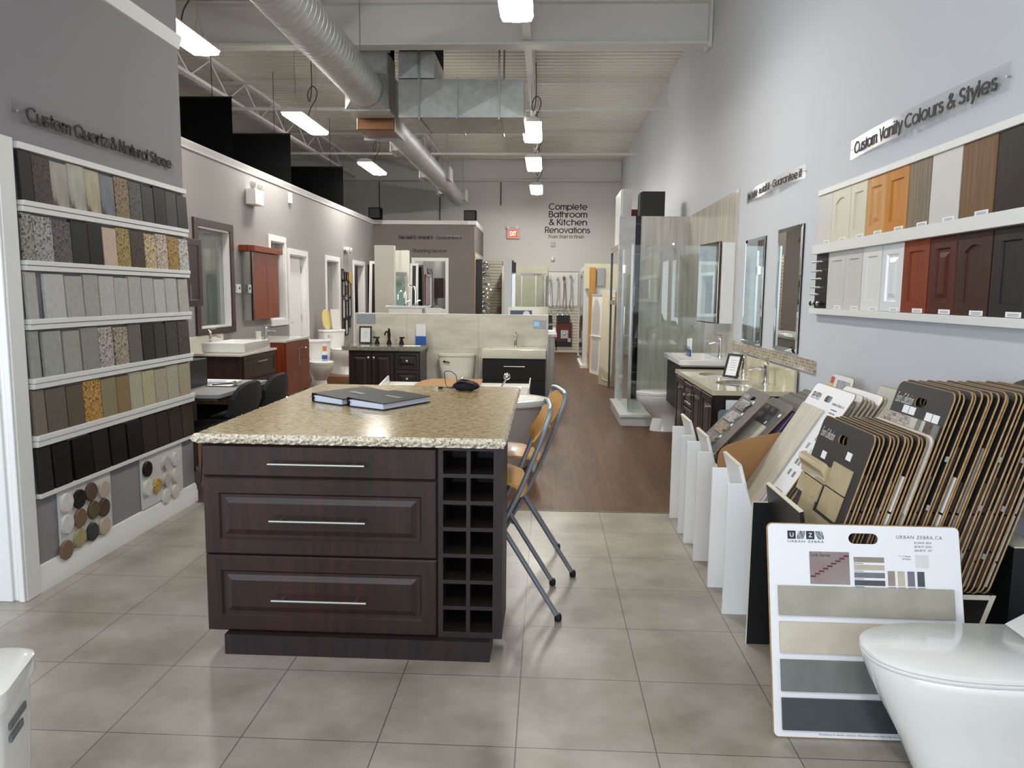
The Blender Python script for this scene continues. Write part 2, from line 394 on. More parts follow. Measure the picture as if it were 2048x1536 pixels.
def sign_mesh(txt, wt=.115):
    """flat strokes in x, y with cap height 1 (z 0..1)"""
    m = MB(); x = 0
    for ch in txt:
        adv, strokes = GLY[ch]
        for p in strokes:
            q = []
            for a in p:
                if not q or math.hypot(a[0] - q[-1][0], a[1] - q[-1][1]) > 1e-4: q.append(a)
            closed = math.hypot(q[0][0] - q[-1][0], q[0][1] - q[-1][1]) < 1e-3; L = []; Rr = []; h = (.16 if ch == '\u2022' else wt) / 2; n = len(q)
            for i in range(n):
                a = q[i - 1] if i else (q[-2] if closed else q[0]); b = q[i + 1] if i < n - 1 else (q[1] if closed else q[-1])
                d0 = (q[i][0] - a[0], q[i][1] - a[1]); d1 = (b[0] - q[i][0], b[1] - q[i][1])
                if d0 == (0, 0): d0 = d1
                if d1 == (0, 0): d1 = d0
                l0 = math.hypot(*d0); l1 = math.hypot(*d1); n0 = (-d0[1] / l0, d0[0] / l0); n1 = (-d1[1] / l1, d1[0] / l1)
                k = 1 + n0[0] * n1[0] + n0[1] * n1[1]; k = max(k, .35); mx, my = (n0[0] + n1[0]) / k, (n0[1] + n1[1]) / k
                L.append((x + q[i][0] + mx * h, q[i][1] + my * h)); Rr.append((x + q[i][0] - mx * h, q[i][1] - my * h))
            b0 = len(m.v)
            for i in range(n): m.v += [(*L[i], 1), (*Rr[i], 1), (*Rr[i], 0), (*L[i], 0)]
            for i in range(n - 1):
                for k in range(4): m.f.append([b0 + 4 * i + k, b0 + 4 * i + (k + 1) % 4, b0 + 4 * i + 4 + (k + 1) % 4, b0 + 4 * i + 4 + k]); m.m.append(0)
            if not closed: m.f += [[b0, b0 + 3, b0 + 2, b0 + 1], [b0 + 4 * n - 4, b0 + 4 * n - 3, b0 + 4 * n - 2, b0 + 4 * n - 1]]; m.m += [0, 0]
        x += adv
    return m
def sign_text(t, name, txt, place, w, cap, mat_, depth=.004, wt=.115, shear=0):
    """place(a, b, c) maps along, up and out to the world; width w, capital height cap"""
    m = sign_mesh(txt, wt); x0 = min(v[0] for v in m.v); x1 = max(v[0] for v in m.v)
    m.v = [tuple(place((v[0] - x0) / (x1 - x0) * w + shear * v[1] * cap, v[1] * cap, v[2] * depth)) for v in m.v]
    return t.part(name, m, mat_, smooth=0)
# ================================================================ the setting
TAUPE = mat('taupe_wall_paint', (139, 136, 139), .8, spec=.3)
TAUPE2 = mat('warm_grey_wall_paint', (152, 148, 146), .8, spec=.3)
RWALL = mat('pale_grey_wall_paint', (198, 201, 208), .8, spec=.3)
BWALL = mat('cream_grey_wall_paint', (212, 209, 205), .85, spec=.2)
DECKM = mat('painted_steel_deck', (222, 220, 210), .6)
TRIMW = mat('white_trim_paint', (228, 228, 226), .4)
TILEF = tilemat('grey_porcelain_floor', (184, 178, 168), (175, 168, 158), (112, 108, 104), .457, .457, (0, 1), .0022, 0, (-.0784 - .457 * 20, 2.770 - .457 * 20), .34, .5, ((190, 183, 174), (255, 254, 252)), 2.6)
WOODF = tilemat('brown_plank_floor', (108, 75, 44), (90, 61, 36), (56, 40, 26), 1.22, .125, (1, 0), .0012, .37, (-9, -9.03), .45, .3, ((186, 176, 166), (255, 255, 255)), 3.2, stretch=(9, .9, 1))
def S(name, mb, m, bev=0): return solo(name, mb, m, kind='structure', bev=bev)
S('floor', MB().box(-5, 1.95, -2.6, 5.051, -.1, 0), TILEF)
S('floor_planks', MB().box(-8.1, 1.95, 5.051, 19.7, -.1, 0), WOODF)
S('trim_1', MB().box(-2.4, 1.8, 5.043, 5.059, -.002, .003), mat('threshold_strip', (110, 96, 80), .4))
ZC = 4.79
S('wall_right', MB().box(1.81, 1.95, -2.6, 19.6, 0, ZC + .1), RWALL)
S('wall_back', MB().box(-8.1, 1.81, 19.5, 19.64, 0, ZC + .1), BWALL)
S('wall_outer', MB().box(-8.1, -8.0, 5.1, 19.5, 0, ZC + .1), BWALL)
S('wall_left', MB().box(-2.6, -2.46, 3.36, 5.1, 0, ZC), TAUPE)
S('wall_cross', MB().box(-8.1, -2.6, 5.0, 5.1, 0, ZC), TAUPE)
S('wall_near', MB().box(-5.1, -5.0, -2.6, -2.0, 0, ZC).box(-5.1, -5.0, 1.4, 5.0, 0, ZC).box(-5.1, -5.0, -2.0, 1.4, 0, .45).box(-5.1, -5.0, -2.0, 1.4, 3.05, ZC), TAUPE)  # opening left for the added side window
t = Thing('added_window', kind='structure'); f = MB()  # unseen window made up to go with the added side light
for y in (-2.0, -.33, 1.34): f.box(-5.08, -5.02, y, y + .06, .45, 3.05)
f.box(-5.08, -5.02, -2.0, 1.4, .45, .51).box(-5.08, -5.02, -2.0, 1.4, 2.99, 3.05)
t.part('window_frame', f, mat('dark_aluminium', (60, 60, 62), .4, metal=.5)); t.done()
# shop front behind the viewer: sill, head, piers
fb = MB().box(-5, 1.81, -2.6, -2.45, 0, .3).box(-5, 1.81, -2.6, -2.45, 3.6, ZC).box(-5, -3.9, -2.6, -2.45, .3, 3.6).box(1.7, 1.81, -2.6, -2.45, .3, 3.6)
S('wall_front', fb, TAUPE)
t = Thing('window_3', kind='structure')
f = MB()
for x in (-3.9, -2.52, -1.14, .24, 1.64): f.box(x, x + .06, -2.55, -2.49, .3, 3.6)
f.box(-3.9, 1.7, -2.55, -2.49, .3, .36).box(-3.9, 1.7, -2.55, -2.49, 3.54, 3.6).box(-3.9, 1.7, -2.55, -2.49, 2.1, 2.15)
t.part('window_frame', f, mat('dark_aluminium', (60, 60, 62), .4, metal=.5)); t.done()
# ceiling deck with ribs running across the shop
d = MB(); prof = []; y = -2.6
while y < 19.62:
    prof += [(y, ZC), (y + .085, ZC), (y + .105, ZC + .045), (y + .13, ZC + .045)]; y += .152
for i in range(len(prof) - 1):
    (a, za), (b, zb) = prof[i], prof[i + 1]
    d.add([(-8.1, a, za), (1.95, a, za), (1.95, b, zb), (-8.1, b, zb)], [(0, 1, 2, 3)])
S('ceiling', d, DECKM).data.shade_flat()
# steel: wide flange beams across, open web joists along, bridging angles
STEELP = mat('painted_structural_steel', (216, 215, 212), .55)
def beam(y, z0, z1):
    m = MB().box(-8, 1.80, y - .1, y + .1, z0, z0 + .03).box(-8, 1.80, y - .1, y + .1, z1 - .03, z1).box(-8, 1.80, y - .012, y + .012, z0 + .03, z1 - .03)
    return m
o = S('trim_2', beam(9.08, 4.295, 4.785).box(1.77, 1.805, 8.95, 9.2, 4.26, 4.785), STEELP)
S('trim_3', beam(19.36, 4.28, 4.785), STEELP)
for k, x in enumerate((-4.88, -2.62, -.27)):
    m = MB(); zb = 4.345
    for ya, yb in ((-2.4, 8.98), (9.18, 19.26)):
        m.box(x - .05, x + .05, ya, yb, 4.735, 4.785).box(x - .045, x + .045, ya, yb, zb, zb + .045)
        n = int((yb - ya) / 1.15); st = (yb - ya) / n
        for i in range(n):
            y0 = ya + st * i
            m.tube([(x, y0, zb + .03), (x, y0 + st / 2, 4.74)], .014, 6).tube([(x, y0 + st / 2, 4.74), (x, y0 + st, zb + .03)], .014, 6)
    S('trim_%d' % (4 + k), m, STEELP)
m = MB()
for y in (3.0, 6.2, 12.12, 15.9):
    m.box(-7.9, 1.805, y - .02, y + .02, 4.70, 4.733).box(-7.9, 1.805, y - .02, y + .02, 4.30, 4.342)
S('trim_7', m, STEELP)
# far left partition wall with two windows and three doorways
ops = [(8.42, 9.28, 1.04, 2.2), (10.68, 11.24, 1.07, 2.19), (11.47, 12.27, 0, 2.04), (13.42, 14.19, 0, 2.04), (15.36, 16.19, 0, 2.04)]
w = MB(); y = 5.1; X0, X1, HT = -4.05, -3.93, 3.0
for a, b, z0, z1 in ops:
    w.box(X0, X1, y, a, 0, HT); w.box(X0, X1, a, b, z1, HT)
    if z0: w.box(X0, X1, a, b, 0, z0)
    y = b
w.box(X0, X1, y, 17.115, 0, HT)
S('wall_far', w, TAUPE2)
S('wall_end', MB().box(-4.05, -1.645, 17.115, 17.25, 0, HT).box(-1.78, -1.645, 17.25, 19.5, 0, HT), mat('taupe_partition_paint', (122, 113, 108), .8, spec=.3))
def crown_poly(z): return [(0, z - .085), (.015, z - .08), (.02, z - .055), (.045, z - .02), (.05, z), (-.14, z), (-.14, z - .085)]
m = MB().prism(Fr((-3.93, 5.1, 0), (1, 0, 0), (0, 0, 1)), crown_poly(3.085), 0, -12.015)
m.prism(Fr((-3.93, 17.115, 0), (0, -1, 0), (0, 0, 1)), crown_poly(3.085), 0, -2.33)
m.prism(Fr((-1.645, 17.066, 0), (1, 0, 0), (0, 0, 1)), crown_poly(3.085), 0, -2.43)
S('trim_8', m, TRIMW)
S('trim_9', MB().prism(Fr((-2.46, 3.36, 0), (1, 0, 0), (0, 0, 1)), [(0, 3.045), (.012, 3.05), (.018, 3.075), (.028, 3.10), (.032, 3.13), (-.01, 3.13), (-.01, 3.045)], 0, -1.74), TRIMW)
bp = [(0, 0), (.022, 0), (.022, .075), (.016, .085), (.016, .105), (.008, .125), (0, .13)]
S('baseboard_left', MB().prism(Fr((-2.46, 3.43, 0), (1, 0, 0), (0, 0, 1)), bp, 0, -1.67), TRIMW)
# white casing at the near end of the display wall
m = MB().box(-2.80, -2.435, 3.33, 3.43, 0, 2.155).box(-2.47, -2.44, 3.315, 3.33, 0, 2.155).box(-2.60, -2.50, 3.318, 3.33, 0, 2.155).box(-2.80, -2.66, 3.31, 3.33, 0, 2.155)
S('trim_10', m, TRIMW, .004)
S('wall_return', MB().box(-5.0, -2.6, 3.36, 3.43, 0, ZC), TAUPE)
# windows and doors of the far left wall
t = Thing('window_1', kind='structure')
fr = FL(8.42, 1.04, -3.93); W1, H1 = .86, 1.16
m = MB().fbox(fr, -.1, W1 + .1, H1, H1 + .085, 0, .025).fbox(fr, -.1, W1 + .1, -.075, 0, 0, .025).fbox(fr, -.1, 0, 0, H1, 0, .025).fbox(fr, W1, W1 + .1, 0, H1, 0, .025)
t.part('window_frame', m, DKWOOD, bev=.002)
m = MB().fbox(fr, 0, W1, H1 - .02, H1, -.12, .01).fbox(fr, 0, W1, 0, .02, -.12, .01).fbox(fr, 0, .02, .02, H1 - .02, -.12, .01).fbox(fr, W1 - .02, W1, .02, H1 - .02, -.12, .01)
t.part('jamb', m, TRIMW)
t.part('pane', MB().fbox(fr, .02, W1 - .02, .02, H1 - .02, -.075, -.07), GLASSG); t.done()
t = Thing('window_2', kind='structure')
fr = FL(10.68, 1.07, -3.93); W1, H1 = .56, 1.12
m = MB().fbox(fr, -.08, W1 + .08, H1, H1 + .085, 0, .02).fbox(fr, -.08, W1 + .08, -.09, 0, 0, .03).fbox(fr, -.08, 0, 0, H1, 0, .02).fbox(fr, W1, W1 + .08, 0, H1, 0, .02)
m.fbox(fr, 0, .015, 0, H1, -.12, 0).fbox(fr, W1 - .015, W1, 0, H1, -.12, 0).fbox(fr, .015, W1 - .015, H1 - .015, H1, -.12, 0).fbox(fr, .015, W1 - .015, 0, .015, -.12, 0)
t.part('window_frame', m, TRIMW, bev=.002)
t.part('pane', MB().fbox(fr, .015, W1 - .015, .015, H1 - .015, -.075, -.07), GLASSG); t.done()
for k, (a, b, z0, z1) in enumerate(ops[2:]):
    t = Thing('door_%d' % (k + 1), kind='structure'); fr = FL(a, 0, -3.93); w = b - a
    m = MB().fbox(fr, -.085, 0, 0, z1 + .085, 0, .018).fbox(fr, w, w + .085, 0, z1 + .085, 0, .018).fbox(fr, 0, w, z1, z1 + .085, 0, .018)
    m.fbox(fr, 0, .016, 0, z1 - .016, -.125, 0).fbox(fr, w - .016, w, 0, z1 - .016, -.125, 0).fbox(fr, 0, w, z1 - .016, z1, -.125, 0)
    t.part('door_frame', m, TRIMW, bev=.002)
    if k == 0:
        lf = t.part('door_leaf', MB().fbox(fr, .02, w - .02, .01, z1 - .02, -.115, -.08), TRIMW)
        for z in (.25, 1.0, 1.78): t.part('hinge', MB().fbox(fr, w - .035, w - .016, z, z + .1, -.08, -.072), STEEL, parent=lf)
        t.part('door_handle', MB().cyl(fr.P(.09, 1.0, -.08), fr.P(.09, 1.0, -.03), .02).cyl(fr.P(.09, 1.0, -.035), fr.P(.2, 1.0, -.035), .01), STEEL, parent=lf)
    elif k == 1:
        q = Fr(fr.P(w - .02, 0, -.13), (-1, 0, 0), (0, 0, 1))
        lf = t.part('door_leaf', MB().fbox(q, 0, w - .04, .01, z1 - .02, 0, .035), TRIMW)
        t.part('door_handle', MB().cyl(q.P(w - .12, 1.0, .036), q.P(w - .12, 1.0, .09), .02), STEEL, parent=lf)
        t.part('strike_plate', MB().fbox(fr, w - .018, w - .015, .95, 1.05, -.07, -.03), STEEL)
    t.done()
# the rooms behind: shelves seen through the openings
def shelf_unit(name, label, x0, x1, y0, y1, h, n, m, cat='shelves', back=True):
    t = Thing(name, label, cat)
    f = MB().box(x0, x1, y0, y0 + .02, 0, h).box(x0, x1, y1 - .02, y1, 0, h)
    if back: f.box(x0, x0 + .015, y0 + .02, y1 - .02, .05, h)
    t.part('frame', f, m)
    for i in range(n):
        z = .08 + (h - .1) * i / (n - 1); t.part('shelf', MB().box(x0 + .015, x1, y0 + .02, y1 - .02, z, z + .02), m)
    return t.done()
shelf_unit('display_shelf', 'dark display shelf seen through the brown framed window', -5.9, -5.55, 9.6, 11.5, 1.9, 6, BLACK)
shelf_unit('storage_shelf', 'white storage shelf seen through the second doorway', -5.6, -5.2, 16.2, 18.6, 2.1, 4, WHITE)
for i in range(9):
    y = 9.7 + .2 * i; z = .08 + 1.8 * ((i * 2 + 2) % 5) / 5 + .0205
    solo('faucet_box', MB().box(-5.85, -5.62, y, y + .12, z, z + .1 + .03 * (i % 3)), STEEL if i % 2 else mat('dark_carton', (58, 60, 66), .5),
         'small box on the dark display shelf behind the brown framed window', 'box', 'boxes on the dark shelf behind the window')
for i, (c, z, h) in enumerate((((196, 130, 36), 1.45, .3), ((98, 44, 26), .78, .5), ((222, 222, 220), .1, .5))):
    solo('carton', MB().box(-5.57, -5.25, 16.6 + .1 * i, 17.3 + .1 * i, (.1, .78, 1.44)[2 - i] + .003, (.1, .78, 1.44)[2 - i] + h), mat('carton_%d' % i, c, .6),
         ('orange carton on the upper shelf in the room behind the second doorway', 'dark brown carton on the middle shelf behind the second doorway', 'white carton low on the shelf behind the second doorway')[i], 'box', bev=.004)
solo('bookcase', MB().box(-5.1, -4.75, 17.9, 18.7, 0, 1.95).box(-4.75, -4.73, 17.93, 18.28, .1, 1.9).box(-4.75, -4.73, 18.32, 18.67, .1, 1.9), CHERRY, 'reddish brown cabinet seen through the far doorway', 'cabinet')
# black fabric panels above the partition
for i, (y, lx) in enumerate(((9.57, 1.3), (11.73, 1.25), (14.74, 1.2))):
    t = Thing('fabric_banner', ('nearest of the three black fabric banners hanging above the left partition', 'middle one of the three black fabric banners above the left partition', 'farthest of the three black fabric banners above the left partition')[i], 'banner', 'black banners above the left partition')
    m = MB(); n = 14
    g = [[(-3.955 - lx + lx * k / n, y + .003 * math.sin(k * 1.3 + i), z) for k in range(n + 1)] for z in (3.09, 3.85)]
    for k in range(n): m.add([g[0][k], g[0][k + 1], g[1][k + 1], g[1][k], V(g[0][k]) + V((0, .006, 0)), V(g[0][k + 1]) + V((0, .006, 0)), V(g[1][k + 1]) + V((0, .006, 0)), V(g[1][k]) + V((0, .006, 0))], [(0, 1, 2, 3), (7, 6, 5, 4), (0, 4, 5, 1), (3, 2, 6, 7)])
    t.part('fabric', m, BLACKM)
    t.part('rod', MB().cyl((-3.96 - lx, y + .003, 3.862), (-3.945, y + .003, 3.862), .014), BLACK)
    t.part('cord', MB().cyl((-4.2, y + .003, 3.87), (-4.2, y + .003, 4.78), .004).cyl((-3.9 - lx, y + .003, 3.87), (-3.9 - lx, y + .003, 4.78), .004), BLACK); t.done()
# ---------------------------------------------------------------- fluorescent lights
DIFF = mat('lit_diffuser', (255, 252, 244), .5, emit=((255, 251, 243), EMIT))
def fixture():
    t = Thing('fluorescent_light', 'x', 'ceiling light', 'hanging fluorescent lights', at=V((0, 0, 0)))
    L, w = 1.24, .28
    t.part('housing', MB().prism(Fr((0, -L / 2, 0), (1, 0, 0), (0, 0, 1)), [(-w / 2, .045), (w / 2, .045), (w / 2 - .03, .085), (.06, .11), (-.06, .11), (-w / 2 + .03, .085)], 0, -L), WHITE)
    t.part('diffuser', MB().prism(Fr((0, -L / 2 + .01, 0), (1, 0, 0), (0, 0, 1)), [(-w / 2 + .005, .044), (-w / 2 + .02, .008), (0, 0), (w / 2 - .02, .008), (w / 2 - .005, .044)], 0, -L + .02), DIFF)
    for y in (-.45, .45): t.part('chain', MB().tube([(-.06, y, .10), (0, y, .32), (.06, y, .10)], .004, 6).cyl((0, y, .32), (0, y, 1.03), .004, seg=6), STEEL)
    t.part('power_cord', MB().tube(smooth_path([(0, .1, .11), (.02, .12, .25), (.1, .12, .38), (.12, .12, .5), (.05, .12, .56), (-.01, .12, .45), (.02, .12, .36), (.05, .12, .6), (.04, .12, 1.03)]), .007, 6), mat('grey_cable', (70, 68, 64), .6))
    return t.done()
lights = [(-.29, 6.08, 'nearest hanging fluorescent light of the right row'), (-.25, 11.2, 'second hanging fluorescent light of the right row, beyond the near beam'), (-.27, 13.9, 'third hanging fluorescent light of the right row'), (-.27, 17.2, 'farthest hanging fluorescent light of the right row, by the back wall'),
          (-.29, -.5, 'added unseen fluorescent light behind the viewer, in line with the right row'),  # extra fitting out of view, added to brighten the near area
          (-3.36, 6.95, 'nearest hanging fluorescent light of the left row, beside the stone display wall'), (-3.36, 10.65, 'middle hanging fluorescent light of the left row'), (-3.3, 14.4, 'farthest hanging fluorescent light of the left row')]
fx = fixture()
for i, (x, y, lb) in enumerate(lights):
    if i == 0: fx.location = (x, y, 3.75); fx['label'] = lb
    else: dup(fx, (x, y, 3.75), 0, lb)
# ---------------------------------------------------------------- ducts
def spiral(x, y0, y1, z, r, seg=40, pitch=.11):
    m = MB(); rings = []; y = y0
    while y < y1 - 1e-6:
        for dy, dr in ((0, 0), (pitch * .86, 0), (pitch * .89, .0035), (pitch * .97, .0035)):
            yy = min(y + dy, y1); rings.append([(x + (r + dr) * math.cos(2 * math.pi * i / seg), yy, z + (r + dr) * math.sin(2 * math.pi * i / seg)) for i in range(seg)])
        y += pitch
    return m.loft(rings)
t = Thing('spiral_duct', 'large round spiral duct coming from the upper left and ending in a square box', 'duct')
t.part('duct_pipe', spiral(-2.22, 2.2, 9.32, 3.9, .216), GALV)
def cone(cx, cz, y0, y1, r, hx, hz):
    n = 32; a = [(cx + r * math.cos(2 * math.pi * i / n), y0, cz + r * math.sin(2 * math.pi * i / n)) for i in range(n)]; b = []
    for i in range(n):
        c, s_ = math.cos(2 * math.pi * i / n), math.sin(2 * math.pi * i / n); k = 1 / max(abs(c), abs(s_)); b.append((cx + hx * c * k, y1, cz + hz * s_ * k))
    return MB().loft([a, b])
t.part('transition', cone(-2.24, 3.91, 9.3, 9.5, .215, .27, .21), GALV)
t.part('plenum', MB().box(-2.5, -1.98, 9.5, 9.98, 3.70, 4.39), GALV, bev=.02)
t.part('flange', MB().box(-2.53, -1.95, 9.49, 9.53, 3.68, 3.705), GALV); t.part('flange', MB().box(-2.53, -1.95, 9.49, 9.53, 4.37, 4.40), GALV)
t.part('flexible_collar', MB().box(-2.49, -1.99, 9.51, 9.97, 4.39, 4.78), BLACKM)
for y in (4.5, 8.2): t.part('hanger_rod', MB().cyl((-2.0, y, 3.9), (-2.0, y, 4.78), .006, seg=6).cyl((-2.44, y, 3.9), (-2.44, y, 4.78), .006, seg=6), STEEL)
t.done()
t = Thing('spiral_duct', 'smaller round spiral duct running on to the back wall with side vents', 'duct')
COPPER = mat('copper_tinted_sheet', (150, 110, 82), .3, metal=.9)
t.part('elbow_box', MB().box(-2.5, -2.0, 10.02, 10.55, 3.56, 4.2), COPPER, bev=.02)
t.part('flange', MB().box(-2.52, -1.98, 10.5, 10.57, 3.53, 3.565), GALV); t.part('flange', MB().box(-2.005, -1.985, 10.02, 10.55, 3.54, 4.2), GALV)
t.part('duct_pipe', spiral(-2.22, 10.55, 19.0, 3.80, .175), GALV)
t.part('duct_pipe', MB().cyl((-2.22, 16.0, 3.80), (-2.22, 18.98, 3.80), .181, seg=32), GALV)
for (x, y, z, sx) in ((-2.46, 12.2, 3.78, -1), (-2.46, 14.9, 3.78, -1), (-2.46, 17.3, 3.78, -1), (-1.98, 15.6, 3.86, 1), (-1.98, 18.6, 3.82, 1)):
    v = t.part('side_vent', MB().box(min(x, x + .18 * sx * -1), max(x, x + .18 * sx * -1), y - .22, y + .22, z - .11, z + .11), GALV)
    t.part('grille', MB().box(x - .012, x + .012, y - .24, y + .24, z - .13, z + .13), WHITE, parent=v)
for y in (12.6, 15.6, 18.4): t.part('hanger_rod', MB().cyl((-2.05, y, 3.85), (-2.05, y, 4.78), .006, seg=6).cyl((-2.39, y, 3.85), (-2.39, y, 4.78), .006, seg=6), STEEL)
t.done()
# rectangular branch duct with cross broken panels
t = Thing('rectangular_duct', 'rectangular sheet metal duct with cross broken sides hanging beside the spiral duct', 'duct')
def xpanel(m, P, h=.012):
    c = sum((V(p) for p in P), V()) / 4; n = (V(P[1]) - V(P[0])).cross(V(P[3]) - V(P[0])).normalized()
    m.add(list(P) + [c + n * h], [(0, 1, 4), (1, 2, 4), (2, 3, 4), (3, 0, 4)])
def xduct(x0, x1, y0, y1, z0, z1, front=1):
    m = MB(); A = [(x0, y0, z0), (x1, y0, z0), (x1, y0, z1), (x0, y0, z1)]; B = [(x0, y1, z0), (x1, y1, z0), (x1, y1, z1), (x0, y1, z1)]
    xpanel(m, A); xpanel(m, [B[1], B[0], B[3], B[2]]); xpanel(m, [A[3], A[2], B[2], B[3]]); xpanel(m, [A[1], A[0], B[0], B[1]]); xpanel(m, [A[0], A[3], B[3], B[0]]); xpanel(m, [A[2], A[1], B[1], B[2]])
    return m
t.part('duct_section', xduct(-1.86, -1.15, 9.55, 10.5, 3.62, 4.07), GALV, smooth=0)
t.part('duct_section', xduct(-1.13, -.32, 9.55, 10.5, 3.62, 4.07), GALV, smooth=0)
t.part('riser', xduct(-1.86, -1.42, 9.56, 10.49, 4.085, 4.40), GALV, smooth=0)
t.part('flange', MB().box(-1.15, -1.13, 9.53, 10.52, 3.6, 4.09), GALV)
t.part('flexible_collar', MB().box(-1.85, -1.43, 9.57, 10.48, 4.40, 4.77), BLACKM)
for x in (-1.6, -.62): t.part('hanger_strap', MB().box(x - .012, x + .012, 9.51, 9.525, 3.6, 4.78).box(x - .012, x + .012, 9.51, 10.53, 3.585, 3.6).box(x - .012, x + .012, 10.515, 10.53, 3.6, 4.78), STEEL)
t.done()
# small things high on the walls
t = Thing('emergency_light', 'white twin head emergency light high on the left partition', 'emergency light')
t.part('battery_box', MB().box(-3.93, -3.80, 9.86, 10.16, 2.60, 2.80), WHITE, bev=.008)
for y in (9.88, 10.12):
    h = t.part('lamp_head', MB().cyl((-3.86, y, 2.80), (-3.86, y, 2.84), .012).lathe([(.02, 0), (.05, .03), (.055, .07), (.04, .075)], (-3.87, y, 2.87), (1, .2, -.35), 16), WHITE)
t.done()
solo('sensor', MB().box(-3.93, -3.885, 11.48, 11.56, 2.8, 2.96), WHITE, 'small white motion sensor under the crown moulding of the left partition', 'sensor', bev=.006)
for i, (x, y) in enumerate(((-3.78, 16.9), (-1.72, 17.35))):
    t = Thing('speaker', ('black speaker on the partition corner at left', 'black speaker on the right end of the partition')[i], 'speaker')
    t.part('cabinet', MB().box(x - .17, x + .1, y - .14, y + .1, 3.088, 3.33), BLACKM, bev=.01)
    t.part('cone_grille', MB().box(x - .15, x + .08, y - .15, y - .14, 3.11, 3.31), BLACK); t.done()
t = Thing('exit_sign', 'lit red EXIT sign on the back wall', 'exit sign')
t.part('housing', MB().box(-1.04, -.72, 19.44, 19.5, 2.87, 3.13), mat('grey_white_plastic', (190, 188, 184), .5), bev=.005)
t.part('sign_panel', MB().box(-.99, -.77, 19.434, 19.44, 2.905, 3.085), mat('exit_red', (220, 30, 30), .5, emit=((255, 40, 30), 3.0)))
t.text('lettering', 'EXIT', FC(-.965, 2.935, 19.434), .17, .12, mat('exit_letters', (255, 190, 170), .5, emit=((255, 150, 120), 4.0)), off=.02)
for x in (-1.0, -.78): t.part('lamp_head', MB().lathe([(.02, 0), (.045, .03), (.05, .06)], (x, 19.44, 3.17), (0, -1, -.4), 14), WHITE)
t.done()
t = Thing('wall_lettering', 'black lettering on the back wall reading Complete Bathroom & Kitchen Renovations', 'wall lettering')
for tx, x0, x1, z0 in (('Complete', .01, .985, 3.60), ('Bathroom', .015, .985, 3.41), ('& Kitchen', .02, .985, 3.215), ('Renovations', -.075, 1.065, 3.02)):
    sign_text(t, 'text_line', tx, FC(x0, z0, 19.499).P, x1 - x0, .158, INK, wt=.14)
sign_text(t, 'text_line', 'From Start to Finish', FC(.01, 2.89, 19.499).P, .90, .085, INK, wt=.12, shear=.2); t.done()
solo('thermostat', MB().box(.08, .19, 19.47, 19.5, 2.68, 2.8), mat('pale_grey_plastic', (178, 178, 184), .5), 'small grey square sensor on the back wall below the lettering', 'sensor', bev=.004)
solo('motion_sensor', MB().lathe([(.045, 0), (.05, .05), (.03, .1)], (.13, 19.47, 2.33), (0, 0, 1), 14), WHITE, 'tiny white motion detector low on the back wall', 'sensor')
# ================================================================ quartz and stone display on the near left wall
def u1(x, y): return (x * 420 / 1195, 160 + y * 540 / 1536)
def u2(x, y): return (x * 420 / 1041, 600 + y * 620 / 1536)
XW = -2.46
RAILM = mat('white_rail', (224, 224, 222), .4)
rails = [(u1(50, 330), u1(50, 370)), (u1(70, 670), u1(70, 735)), (u1(90, 1020), u1(90, 1080)), (u1(105, 1365), u1(110, 1428)), (u2(115, 400), u2(118, 455)), (u2(133, 690), u2(140, 748)), (u2(152, 985), u2(155, 1008))]
RZ = []
for k, (a, b) in enumerate(rails):
    z1 = on(*a, X=-2.43).z; z0 = on(*b, X=-2.43).z; RZ.append((z0, z1))
    y0, y1 = 3.46, 5.085
    if k in (0, 6): m = MB().box(XW, -2.43, y0, y1, z0, z1)
    else: m = MB().box(XW, -2.428, y0, y1, z0, (z0 + z1) / 2).box(XW + .001, -2.422, y0, y1, (z0 + z1) / 2 + .002, z1)
    solo('display_rail', m, RAILM, 'long white shelf rail of the stone display, ' + ('topmost' if k == 0 else 'lowest thin rail' if k == 6 else ORD[k] + ' from the top'), 'shelf rail', 'white rails of the stone display', bev=.002)
def stone(key, c, kind):
    if kind == 'plain': return mat('stone_' + key, c, .35, spec=.25, c2=tuple(int(v * .93) for v in c), nscale=30)
    if kind == 'speck': return mat('stone_' + key, c, .35, spec=.3, c2=tuple(int(min(255, v * 1.3)) for v in c), nscale=90, ndetail=5, lo=.42, hi=.6, c3=tuple(int(v * .5) for v in c), n3=70, t3=.56)
    if kind == 'vein': return mat('stone_' + key, c, .25, c2=tuple(int(v * .85) for v in c), nscale=14, ndetail=6, c3=tuple(int(v * .45) for v in c), n3=9, t3=.6, stretch=(1, 1, .5))
